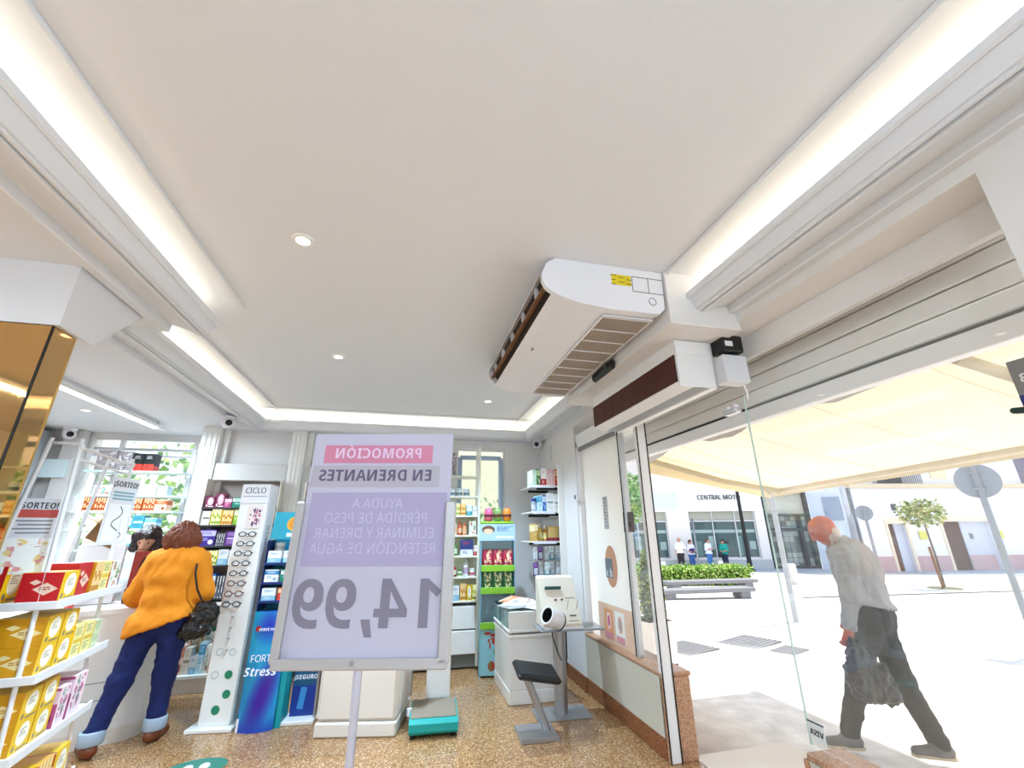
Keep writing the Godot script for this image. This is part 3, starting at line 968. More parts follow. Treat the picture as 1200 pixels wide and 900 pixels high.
	# --- security cameras ---
	for k in [[Vector3(-2.013, 2.767, -5.293), 0.5, "white dome camera on the cornice above the pilaster"], [Vector3(-4.1, 2.767, -6.3), 0.7, "white dome camera in the far left corner by the rack top"], [Vector3(1.784, 2.767, -5.82), -0.5, "white dome camera in the right back corner above the wall shelves"]]:
		t = thing("security_camera", k[2], "camera", k[0], k[1])
		t.scale = Vector3.ONE * 1.3
		st = new_st()
		lathe(st, [Vector2(0, -0.02), Vector2(0.055, -0.02), Vector2(0.058, 0.0), Vector2(0, 0.0)], 16)
		obj("mount", st, M.white_plastic, t)
		st = new_st()
		lathe(st, [Vector2(0, -0.105), Vector2(0.03, -0.1), Vector2(0.052, -0.075), Vector2(0.056, -0.045), Vector2(0.045, -0.02), Vector2(0, -0.02)], 16)
		obj("housing", st, M.white_plastic, t)
		st = new_st()
		lathe(st, [Vector2(0, 0.0), Vector2(0.027, 0.0), Vector2(0.024, 0.012), Vector2(0, 0.016)], 16, Transform3D(Basis(Vector3.RIGHT, PI / 2), Vector3(0, -0.062, 0.047)))
		obj("lens", st, M.black_plastic, t)
	# cable conduit and switch on the right back wall
	t = thing("wall_conduit", "thin white cable conduit on the wall below the corner camera", "conduit", Vector3(1.872, 2.42, -5.5))
	obj("conduit", box(Vector3(0, 0.1, 0), Vector3(0.016, 0.22, 0.02), 0.003), mat("conduit", Color(0.86, 0.86, 0.86), 0.5), t)
	t = thing("key_switch", "small square key switch on the white window post", "switch", Vector3(1.87, 1.87, -4.635))
	obj("housing", box(Vector3.ZERO, Vector3(0.05, 0.09, 0.07), 0.006), M.white_plastic, t)
	obj("key_plate", box(Vector3(-0.026, 0, 0), Vector3(0.004, 0.045, 0.04), 0.001), mat("switch_grey", Color(0.3, 0.28, 0.28), 0.5), t)
	st = new_st()
	tube(st, [Vector3(0, 0.045, 0), Vector3(0, 0.6, 0)], 0.006, 6)
	obj("cable", st, M.white_plastic, t)

func grille_rim() -> SurfaceTool:
	var st := new_st()
	for x in [1.043, 1.357]: bx(st, Vector3(x, 2.691, -0.83), Vector3(0.01, 0.008, 1.52))
	for z in [-0.072, -1.588]: bx(st, Vector3(1.2, 2.691, z), Vector3(0.32, 0.008, 0.01))
	return st

func downlight(at: Vector3, label: String, group := ""):
	var t = thing("ceiling_downlight", label, "light", at, 0.0, group)
	var st := new_st()
	lathe(st, [Vector2(0.036, 0.0), Vector2(0.037, -0.008), Vector2(0.055, -0.006), Vector2(0.058, 0.0)], 20)
	obj("trim_ring", st, M.white_metal, t)
	obj("lamp", cyl(0.036, 0.004, 20, Vector3(0, -0.007, 0)), glow("spot_glow", Color(1.0, 0.96, 0.9), 3.5), t)
	var l := SpotLight3D.new()
	l.light_color = Color(0.79, 0.905, 1.0)
	l.light_energy = 9.2
	l.spot_angle = 55.0
	l.spot_range = 12.0
	l.light_size = 0.03
	l.shadow_enabled = true
	l.position = at + Vector3(0, -0.015, 0)
	l.rotation.x = -PI / 2
	put(l, "lamp_light")

func tube_lamp(at: Vector3, length: float, label: String, e: float):
	var t = thing("tube_lamp", label, "light", at)
	obj("channel", box(Vector3(0, 0.012, -0.05), Vector3(0.07, 0.035, length + 0.25), 0.006), M.white_metal, t)
	obj("tube", box(Vector3(0, -0.012, 0), Vector3(0.05, 0.02, length), 0.008), glow("tube_glow", Color(0.97, 0.99, 1.0), 3.0), t)
	for z in [-length * 0.5 - 0.02, length * 0.45]:
		obj("hanger", box(Vector3(0, 0.05, z), Vector3(0.03, 0.05, 0.02), 0.003), M.white_metal, t)
	lamp_area(at + Vector3(0, -0.026, 0), Vector2(0.05, length), Vector3.DOWN, Color(0.86, 0.94, 1.0), e)

func pendant(at: Vector3, label: String):
	# opal globe on a rod
	var t = thing("pendant_lamp", label, "light", at)
	var st := new_st()
	lathe(st, [Vector2(0, -0.15), Vector2(0.08, -0.13), Vector2(0.13, -0.075), Vector2(0.15, 0.0), Vector2(0.13, 0.075), Vector2(0.08, 0.13), Vector2(0.03, 0.15), Vector2(0, 0.15)], 24)
	obj("bulb", st, glow("globe_glow", Color(0.97, 0.98, 1.0), 2.0), t)
	obj("rod", rod(Vector3(0, 0.15, 0), Vector3(0, 0.535, 0), 0.01), M.white_metal, t)
	var l := OmniLight3D.new()
	l.light_color = Color(0.79, 0.905, 1.0)
	l.light_energy = 1.7
	l.light_size = 0.14
	l.omni_range = 14.0
	l.shadow_enabled = true
	l.position = at
	put(l, "lamp_light")

func stickers():
	var face := Basis(Vector3.UP, -PI / 2)   # x runs along +z
	# strip of small print
	var t = thing("opening_hours_sticker", "narrow grey notice strip on the frosted window, seen from behind", "sticker", Vector3(1.944, 1.53, -4.09))
	obj("backing", box(Vector3(0, 0.15, 0), Vector3(0.002, 0.31, 0.1)), mat("faded_grey", Color(0.72, 0.71, 0.71), 0.6), t)
	var st := new_st()
	for k in 9: bx(st, Vector3(-0.0015, 0.28 - 0.032 * k, 0.01 * (k % 3 - 1)), Vector3(0.001, 0.012, 0.075 - 0.012 * (k % 4)))
	tag(obj("print", st, mat("faded_print", Color(0.55, 0.54, 0.54), 0.6), t), "", "", "", "stuff")
	# oval sticker with a grey square on it
	t = thing("oval_sticker", "oval terracotta sticker with a grey square emblem on frosted window", "sticker", Vector3(1.944, 1.19, -4.06))
	st = new_st()
	var o := []
	for k in 28: o.append(Vector2(0.125 * cos(TAU * k / 28), 0.185 * sin(TAU * k / 28)))
	ext(st, o, frame(Vector3(0, 0, 0), Vector3(0, 0, 1), Vector3.UP), 0.0012)
	obj("oval", st, mat("terracotta_film", Color(0.78, 0.58, 0.46), 0.6), t)
	var sq = obj("emblem", box(Vector3(-0.002, -0.02, -0.045), Vector3(0.002, 0.17, 0.15)), mat("emblem_grey", Color(0.42, 0.45, 0.48), 0.5), t)
	lettering("d", 0.075, Vector3(-0.004, -0.06, -0.005), mat("emblem_white", Color(0.82, 0.84, 0.86), 0.5), sq, Basis(Vector3.UP, PI / 2), true, 0.001)
	lettering("s", 0.06, Vector3(-0.004, -0.06, -0.085), M.emblem_white, sq, Basis(Vector3.UP, PI / 2), true, 0.001)
	# two posters low down on one peach sheet
	t = thing("peach_notice", "peach coloured sheet along the foot of the frosted window", "notice", Vector3(1.944, 0.53, -4.05))
	obj("sheet", box(Vector3(0, 0.16, 0), Vector3(0.002, 0.32, 0.74)), mat("peach_film", Color(0.88, 0.76, 0.66), 0.6), t)
	for k in [[-4.2, 44, "left"], [-3.97, 45, "right"]]:
		t = thing("window_flyer", "pale flyer with a ring emblem and pink foot, %s of two on peach sheet" % k[2], "flyer", Vector3(1.94, 0.56, k[0]))
		obj("flyer", card(Vector3(0, 0, -0.09), Vector3(0, 0, 0.09), Vector3(0, 0.25, 0.09), Vector3(0, 0.25, -0.09), k[1]), atlas, t)
		obj("pink_foot", box(Vector3(-0.001, 0.03, 0), Vector3(0.002, 0.05, 0.16)), mat("pink_foot", Color(0.84, 0.58, 0.62), 0.6), t)
	t = thing("round_clock_sign", "dark 24h sticker on the clear strip next to the door post", "sticker", Vector3(1.944, 1.5, -3.64))
	obj("backing", box(Vector3(0, 0.08, 0), Vector3(0.002, 0.17, 0.19)), mat("sign_taupe", Color(0.42, 0.37, 0.36), 0.6), t)
	lettering("24h", 0.045, Vector3(-0.002, 0.06, 0.0), M.black_plastic, t, Basis(Vector3.UP, PI / 2), true, 0.001)

# ---------- the square outside ----------
func gy(x: float, z: float) -> float:
	return -0.025 * maxf(0.0, 0.7 * x - 0.7 * z - 3.5)

func on_ground(x: float, z: float) -> Vector3:
	return Vector3(x, gy(x, z), z)

func leaf_mesh(s: float) -> ArrayMesh:
	var st := new_st()
	var p := [Vector3(0, 0, 0), Vector3(0.32, 0.08, 0.5) * s, Vector3(0, 0, 1.0) * s, Vector3(-0.32, 0.08, 0.5) * s]
	poly(st, [p[0], p[1], p[2]], Vector3.UP)
	poly(st, [p[0], p[2], p[3]], Vector3.UP)
	st.generate_normals()
	return st.commit()

func foliage(called: String, parent, count: int, size: float, cols: Array, shape: Callable, sd: int):
	var r := RandomNumberGenerator.new()
	r.seed = sd
	var mm := MultiMesh.new()
	mm.transform_format = MultiMesh.TRANSFORM_3D
	mm.use_colors = true
	mm.mesh = leaf_mesh(size)
	mm.instance_count = count
	for i in count:
		var p: Vector3 = shape.call(r)
		var b := Basis(Vector3(r.randf_range(-1, 1), r.randf_range(-1, 1), r.randf_range(-1, 1)).normalized(), r.randf() * TAU).scaled(Vector3.ONE * r.randf_range(0.7, 1.25))
		mm.set_instance_transform(i, Transform3D(b, p))
		var c: Color = cols[r.randi_range(0, cols.size() - 1)]
		mm.set_instance_color(i, c.srgb_to_linear())
	var o := MultiMeshInstance3D.new()
	o.multimesh = mm
	var m := mat("leaf", Color.WHITE, 0.55)
	m.vertex_color_use_as_albedo = true
	m.backlight_enabled = true
	m.backlight = Color(0.3, 0.4, 0.12)
	o.material_override = m
	o.set_meta("kind", "stuff")
	return put(o, called, parent)

func round_sign(label: String, base: Vector3, h: float, d: float, tilt: float, pole_r: float):
	var t = thing("traffic_sign", label, "sign", base)
	obj("pole", rod(Vector3(0, -0.05, 0), Vector3(0, h + d * 0.45, 0), pole_r), mat("galvanised", Color(0.55, 0.57, 0.6), 0.5, 0.3), t)
	var st := new_st()
	var f := Transform3D(Basis(Vector3.UP, tilt) * Basis(Vector3.RIGHT, PI / 2), Vector3(0, h, 0) + Basis(Vector3.UP, tilt) * Vector3(0, 0, -pole_r - 0.012))
	lathe(st, [Vector2(0, -0.006), Vector2(d / 2, -0.006), Vector2(d / 2 + 0.004, 0.0), Vector2(d / 2, 0.006), Vector2(0, 0.006)], 28, f, false)
	obj("disc", st, mat("sign_back", Color(0.55, 0.58, 0.62), 0.5, 0.2), t)
	for k in [-0.12, 0.12]:
		obj("clamp", box(Vector3(0, h + d * k * 2.0, 0), Vector3(pole_r * 3.2, 0.03, pole_r * 2.4), 0.004), M.galvanised, t)

func outside():
	# ground, gently falling away
	var st := new_st()
	st.set_smooth_group(0)
	var xs := [2.12, 3.0, 4.0, 6.0, 9.0, 13.0, 18.0, 26.0, 40.0, 62.0]
	var zs := [14.0, 6.0, 2.0, 0.0, -2.0, -4.0, -6.0, -9.0, -13.0, -18.0, -26.0, -40.0]
	for i in xs.size() - 1:
		for j in zs.size() - 1:
			poly(st, [on_ground(xs[i], zs[j]), on_ground(xs[i + 1], zs[j]), on_ground(xs[i + 1], zs[j + 1]), on_ground(xs[i], zs[j + 1])], Vector3.UP)
	for j in zs.size() - 1:
		poly(st, [on_ground(xs[0], zs[j]), on_ground(xs[0], zs[j + 1]), on_ground(xs[0], zs[j + 1]) + Vector3(0, -0.4, 0), on_ground(xs[0], zs[j]) + Vector3(0, -0.4, 0)], Vector3.LEFT)
	st.set_smooth_group(-1)
	var pm := mat("plaza_stone", Color(0.93, 0.91, 0.89), 0.7)
	pm.albedo_texture = noise_tex(0.02, [Color(0.84, 0.83, 0.82), Color(1, 1, 1)], 512)
	tri(pm, 0.35)
	struct("floor_outside", st, pm, "pale sunlit stone paving of the square", "ground")
	struct("floor_entrance", span(Vector3(2.09, -0.1, -3.3), Vector3(2.9, 0.006, -0.76), 0.004), mat("entrance_stone", Color(0.86, 0.82, 0.77), 0.5), "smooth stone slab in front of the entrance", "floor")
	# left-hand side of the square beyond the shop's own back windows
	var gl := new_st()
	poly(gl, [Vector3(-14, -0.15, -6.75), Vector3(2.12, -0.15, -6.75), Vector3(2.12, -0.5, -26), Vector3(-14, -0.5, -26)], Vector3.UP)
	struct("floor_garden", gl, pm, "pale paving behind the shop, seen through its back windows", "ground")
	struct("wall_yard", span(Vector3(0.5, -0.4, -9.4), Vector3(2.4, 3.4, -9.2)), mat("yard_wall", Color(0.93, 0.92, 0.78), 0.7), "cream yard wall seen through the small back window")
	for k in [[-3.1, -10.5, 2.0, 1.9, "tree with light green leaves behind the left back window", 41, 700], [-5.4, -11.5, 2.1, 2.0, "second light green tree behind the left window, farther left", 42, 600], [1.75, -8.2, 1.75, 0.5, "small dark green shrub tree behind the small back window", 43, 260]]:
		var c := Vector3(k[0], k[2], k[1])
		var t = thing("garden_tree", k[4], "tree", Vector3(k[0], -0.3, k[1]))
		obj("trunk", rod(Vector3(0, -0.1, 0), Vector3(0.05, k[2] + 0.2, 0), 0.06), mat("bark", Color(0.35, 0.27, 0.2), 0.8), t)
		var rad: float = k[3]
		foliage("foliage", t, k[6], 0.22 if rad > 1.0 else 0.14, [Color.html("6fa04a"), Color.html("98c060"), Color.html("4a8040"), Color.html("bcd890")], func(r): return Vector3(0, c.y + 0.3, 0) + Vector3(r.randfn(), r.randfn() * 0.7, r.randfn()) * rad * 0.42, k[5])
	var kb := new_st()
	sheet(kb, on_ground(11.0, -10.9) + Vector3(0, 0.01, 0), on_ground(26.0, -11.1) + Vector3(0, 0.01, 0), on_ground(26.0, -11.25) + Vector3(0, 0.01, 0), on_ground(11.0, -11.0) + Vector3(0, 0.01, 0), 0.02)
	struct("trim_7", kb, mat("kerb_dark", Color(0.34, 0.34, 0.35), 0.8), "thin dark kerb line across the sunlit square", "kerb")
	# drain grates
	for k in [[Vector3(4.05, 0, -6.25), Vector2(0.72, 0.62), 0.35, "steel drain grate nearest the white planter"], [Vector3(5.25, 0, -6.4), Vector2(0.85, 0.6), 0.4, "larger steel drain grate in the middle of the paving"], [Vector3(5.42, 0, -5.82), Vector2(0.5, 0.32), 0.4, "small steel drain grate beside the larger one"]]:
		var t = thing("drain_grate", k[3], "grate", on_ground(k[0].x, k[0].z) + Vector3(0, 0.004, 0), k[2])
		var s: Vector2 = k[1]
		obj("pit", box(Vector3.ZERO, Vector3(s.x, 0.004, s.y)), mat("pit_dark", Color(0.3, 0.3, 0.31), 0.8), t)
		var b := new_st()
		for i in 15: bx(b, Vector3(-s.x / 2 + s.x * (i + 0.5) / 15.0, 0.006, 0), Vector3(s.x / 40.0, 0.01, s.y))
		for i in 8: bx(b, Vector3(0, 0.006, -s.y / 2 + s.y * (i + 0.5) / 8.0), Vector3(s.x, 0.01, s.y / 30.0))
		tag(obj("bars", b, mat("grate_steel", Color(0.62, 0.62, 0.63), 0.5, 0.4), t), "", "", "", "stuff")
	var pt = thing("paving_inlay", "small pinkish paving inlay between the grates and the entrance", "tile", on_ground(4.5, -5.75) + Vector3(0, 0.004, 0), 0.5)
	obj("tile", box(Vector3.ZERO, Vector3(0.45, 0.008, 0.2), 0.002), mat("pink_stone", Color(0.9, 0.78, 0.76), 0.6), pt)
	# awning
	awning()
	# planter with clipped shrub
	var t = thing("planter", "white square planter with a small clipped conical shrub outside the window", "planter", on_ground(3.2, -5.6), 0.15)
	st = new_st()
	ext(st, [Vector2(-0.17, 0), Vector2(0.17, 0), Vector2(0.2, 0.46), Vector2(-0.2, 0.46)], frame(Vector3(0, 0.03, -0.19), Vector3.RIGHT, Vector3.UP), 0.38)
	obj("pot", st, mat("planter_white", Color(0.9, 0.88, 0.86), 0.6), t)
	obj("soil", box(Vector3(0, 0.485, 0), Vector3(0.36, 0.02, 0.34)), mat("soil", Color(0.2, 0.15, 0.1), 0.9), t)
	obj("castor_board", box(Vector3(0, 0.02, 0), Vector3(0.36, 0.035, 0.36), 0.004), M.black_plastic, t)
	st = new_st()
	lathe(st, [Vector2(0, 0.49), Vector2(0.1, 0.52), Vector2(0.13, 0.7), Vector2(0.11, 1.0), Vector2(0.06, 1.22), Vector2(0, 1.3)], 12)
	obj("shrub_core", st, mat("shrub_core", Color(0.16, 0.22, 0.06), 0.9), t)
	foliage("foliage", t, 900, 0.05, [Color.html("5a7a2a"), Color.html("8a9a3a"), Color.html("3f5c20"), Color.html("a8a850")], func(r):
		var h: float = r.randf()
		var rr: float = lerpf(0.16, 0.05, h * h) * (0.8 + 0.35 * r.randf())
		var a: float = r.randf() * TAU
		return Vector3(cos(a) * rr, 0.52 + h * 0.78, sin(a) * rr), 51)
	# hedge and stone benches
	t = thing("hedge", "low clipped green hedge across the square", "hedge", on_ground(8.9, -14.9), -0.12)
	obj("hedge_core", box(Vector3(0, 0.28, -0.5), Vector3(7.2, 0.5, 0.9), 0.06), mat("hedge_core", Color(0.13, 0.22, 0.05), 0.9), t)
	foliage("foliage", t, 5200, 0.11, [Color.html("8fb84a"), Color.html("bcd66a"), Color.html("6a9636"), Color.html("dce49a")], func(r):
		var p := Vector3(r.randf_range(-3.65, 3.65), 0.0, 0.0)
		if r.randf() < 0.5:
			p.y = r.randf_range(0.02, 0.56)
			p.z = r.randf_range(-0.08, 0.03)
		else:
			p.y = r.randf_range(0.5, 0.6)
			p.z = r.randf_range(-0.98, 0.03)
		return p, 52)
	for k in [[Vector3(9.8, 0, -13.3), 3.2, 0.3, "long grey stone bench nearest the hedge"], [Vector3(8.2, 0, -11.4), 2.8, 0.25, "long grey stone bench nearer the entrance"]]:
		t = thing("stone_bench", k[3], "bench", on_ground(k[0].x, k[0].z), -0.06)
		obj("seat_slab", box(Vector3(0, k[2] - 0.04, 0), Vector3(k[1], 0.1, 0.5), 0.01), mat("bench_stone", Color(0.50, 0.50, 0.51), 0.7), t)
		for s in [-0.4, 0.4]: obj("foot", box(Vector3(k[1] * s, (k[2] - 0.09) / 2, 0), Vector3(0.3, k[2] - 0.08, 0.4), 0.01), M.bench_stone, t)
	# street trees
	t = thing("street_tree", "young street tree with ball crown and brown stake before the white house", "tree", on_ground(18.19, -12.19))
	st = new_st()
	tube(st, [Vector3(0, -0.1, 0), Vector3(0.02, 1.0, 0), Vector3(-0.03, 2.1, 0)], [0.035, 0.03, 0.025])
	obj("trunk", st, M.bark, t)
	obj("stake", rod(Vector3(-0.22, -0.1, 0.1), Vector3(-0.3, 1.35, 0.1), 0.045, 6), mat("stake_brown", Color(0.5, 0.32, 0.18), 0.8), t)
	foliage("foliage", t, 1000, 0.13, [Color.html("7f9a4a"), Color.html("b8bc70"), Color.html("566f30"), Color.html("d8d098"), Color.html("a8a058")], func(r):
		var p := Vector3(r.randfn(), r.randfn(), r.randfn()).normalized() * pow(r.randf(), 0.4)
		return Vector3(-0.05, 2.5, 0) + p * Vector3(0.68, 0.5, 0.68), 53)
	var pit := new_st()
	lathe(pit, [Vector2(0, 0.0), Vector2(0.5, 0.0), Vector2(0.42, 0.04), Vector2(0, 0.06)], 16)
	obj("tree_pit", pit, mat("pit_soil", Color(0.42, 0.42, 0.34), 0.9), t)
	t = thing("street_tree", "leafy bright green street tree behind the door post", "tree", on_ground(8.9, -16.6))
	st = new_st()
	tube(st, [Vector3(0, -0.1, 0), Vector3(0.05, 1.5, 0), Vector3(0, 2.8, 0)], [0.08, 0.06, 0.04])
	obj("trunk", st, M.bark, t)
	foliage("foliage", t, 1500, 0.2, [Color.html("5f9a3a"), Color.html("8fc060"), Color.html("3f7a2c"), Color.html("b4d488")], func(r):
		var p := Vector3(r.randfn(), r.randfn(), r.randfn()).normalized() * pow(r.randf(), 0.4)
		return Vector3(0, 3.2, 0) + p * Vector3(1.05, 1.0, 1.0), 54)
	# posts, lamp, bollards, signs
	t = thing("lamp_post", "tall black street lamp post in front of the shop", "lamp post", on_ground(18.43, -21.4))
	st = new_st()
	tube(st, [Vector3(0, 0.0, 0), Vector3(0, 0.12, 0), Vector3(0, 0.14, 0), Vector3(0, 1.2, 0), Vector3(0, 5.6, 0)], [0.24, 0.22, 0.13, 0.1, 0.075])
	obj("post", st, M.black_plastic, t)
	obj("lantern", box(Vector3(0, 5.75, 0), Vector3(0.3, 0.4, 0.3), 0.05), M.black_plastic, t)
	t = thing("awning_pole", "slim grey post standing on the square below the awning corner", "post", on_ground(7.5, -7.75))
	obj("post", rod(Vector3(0, -0.05, 0), Vector3(0, 2.9, 0), 0.05), mat("post_grey", Color(0.68, 0.69, 0.7), 0.5), t)
	round_sign("small round traffic sign seen from behind, beside the young tree", on_ground(10.36, -8.12), 2.1, 0.33, -0.75, 0.028)
	round_sign("large round traffic sign seen from behind, nearest the entrance", on_ground(8.70, -4.92), 2.36, 0.52, -1.05, 0.042)
	round_sign("round traffic sign on a grey post before the shop pillar", on_ground(15.9, -22.3), 2.5, 0.6, 0.9, 0.05)
	for k in [[14.33, -14.51, 0.72, 0.3, "white stone bollard in front of the dark glazed door"], [17.0, -21.9, 0.55, 0.3, "white stone bollard between the people and the lamp post"], [13.9, -22.6, 0.5, 0.3, "white stone bollard at the left end of the shop"]]:
		t = thing("bollard", k[4], "bollard", on_ground(k[0], k[1]))
		st = new_st()
		lathe(st, [Vector2(0, -0.05), Vector2(k[3] * 0.55, -0.05), Vector2(k[3] * 0.46, k[2] - 0.06), Vector2(k[3] * 0.38, k[2]), Vector2(0, k[2])], 14)
		obj("stone", st, mat("bollard_stone", Color(0.9, 0.88, 0.86), 0.7), t)
	buildings()

func awning():
	var t = thing("awning", "large cream fabric awning over the entrance, lit through by the sun", "awning", Vector3.ZERO)
	var fab := mat("awning_fabric", Color(0.97, 0.93, 0.84), 0.8)
	fab.backlight_enabled = true
	fab.backlight = Color(0.55, 0.52, 0.44)
	var A := Vector3(2.52, 2.36, -4.55)
	var B := Vector3(4.5, 1.97, -4.65)
	var C := Vector3(4.5, 2.2, 0.6)
	var D := Vector3(2.52, 2.46, 0.6)
	var st := new_st()
	var n := 8
	st.set_smooth_group(0)
	for i in n:
		for j in 4:
			var q := []
			for k in [[0, 0], [1, 0], [1, 1], [0, 1]]:
				var u := float(j + k[1]) / 4.0
				var p := A.lerp(D, float(i + k[0]) / n).lerp(B.lerp(C, float(i + k[0]) / n), u)
				q.append(p + Vector3(0, -0.05 * sin(u * PI), 0))
			poly(st, q, Vector3.UP)
	st.set_smooth_group(-1)
	obj("fabric", st, fab, t)
	for i in 6:
		var s := new_st()
		var u := (i + 1.0) / 7.0
		var pts := []
		for j in 5: pts.append(A.lerp(D, u).lerp(B.lerp(C, u), j / 4.0) + Vector3(0, -0.05 * sin(j / 4.0 * PI) - 0.004, 0))
		tube(s, pts, 0.003, 4)
		obj("seam", s, mat("seam_cream", Color(0.93, 0.88, 0.79), 0.8), t)
	# front bar and scalloped valance
	var d := C - B
	st = new_st()
	ext(st, [Vector2(-0.04, -0.035), Vector2(0.035, -0.035), Vector2(0.045, 0.0), Vector2(0.03, 0.045), Vector2(-0.04, 0.045)], frame(B, Vector3.RIGHT, Vector3.UP), 0.001)
	var bar := new_st()
	bx(bar, (B + C) * 0.5, Vector3(0.075, 0.085, d.length() + 0.1), 0.012, Basis(Vector3.RIGHT, -atan2(d.y, d.z)))
	obj("front_bar", bar, mat("awning_bar", Color(0.84, 0.80, 0.72), 0.5), t)
	var v := new_st()
	var m := 26
	for i in m:
		var p := B.lerp(C, float(i) / m) + Vector3(0.045, -0.04, 0)
		var q := B.lerp(C, float(i + 1) / m) + Vector3(0.045, -0.04, 0)
		sheet(v, p, q, q + Vector3(0, -0.03, 0), p + Vector3(0, -0.03, 0), 0.002)
	obj("front_hem", v, fab, t)
	# side wing and folding arm
	var sw := new_st()
	sheet(sw, A + Vector3(0.05, 0, 0), B, B + Vector3(0, -0.09, 0), A + Vector3(0.05, -0.22, 0.15), 0.003)
	obj("side_valance", sw, fab, t)
	for z in [0.22, 3.2]:
		var e := Vector3(0, 0, z)
		var arm := new_st()
		tube(arm, [A + e + Vector3(0.02, -0.08, 0), A.lerp(B, 0.5) + e + Vector3(0, -0.13, 0.12), B + e * 0.9 + Vector3(-0.06, -0.02, 0)], 0.03, 8)
		obj("folding_arm", arm, mat("arm_beige", Color(0.72, 0.67, 0.56), 0.5), t)
	obj("roller_tube", rod(A + Vector3(0, 0.03, -0.05), D + Vector3(0, 0.03, 0), 0.05), M.white_metal, t)
	# ragged inner hem hanging along the wall
	var hem := new_st()
	var r := RandomNumberGenerator.new()
	r.seed = 8
	var y0 := 0.05
	for i in 40:
		var y1 := 0.13 + 0.05 * sin(i * 0.7) + r.randf() * 0.03
		var p := A.lerp(D, i / 40.0) + Vector3(0.01, 0.02, 0)
		var q := A.lerp(D, (i + 1) / 40.0) + Vector3(0.01, 0.02, 0)
		sheet(hem, p, q, q + Vector3(0, -y1, 0), p + Vector3(0, -y0, 0), 0.002)
		y0 = y1
	obj("inner_hem", hem, mat("hem_grey", Color(0.88, 0.87, 0.86), 0.8), t)

func facade_box(st: SurfaceTool, P: Vector2, u: Vector2, t0: float, t1: float, y0: float, y1: float, front: float, back: float):
	# a block on a facade line: from t0 to t1 along it, from front to back metres towards the viewer
	var nrm := Vector2(-u.y, u.x)
	var c := P + u * (t0 + t1) * 0.5 + nrm * (front + back) * 0.5
	var b := Basis(Vector3.UP, -atan2(u.y, u.x))
	bx(st, Vector3(c.x, (y0 + y1) * 0.5, c.y), Vector3(t1 - t0, y1 - y0, absf(front - back)), 0.0, b)

func fb(P: Vector2, u: Vector2, t0: float, t1: float, y0: float, y1: float, front: float, back: float) -> SurfaceTool:
	var st := new_st()
	facade_box(st, P, u, t0, t1, y0, y1, front, back)
	return st

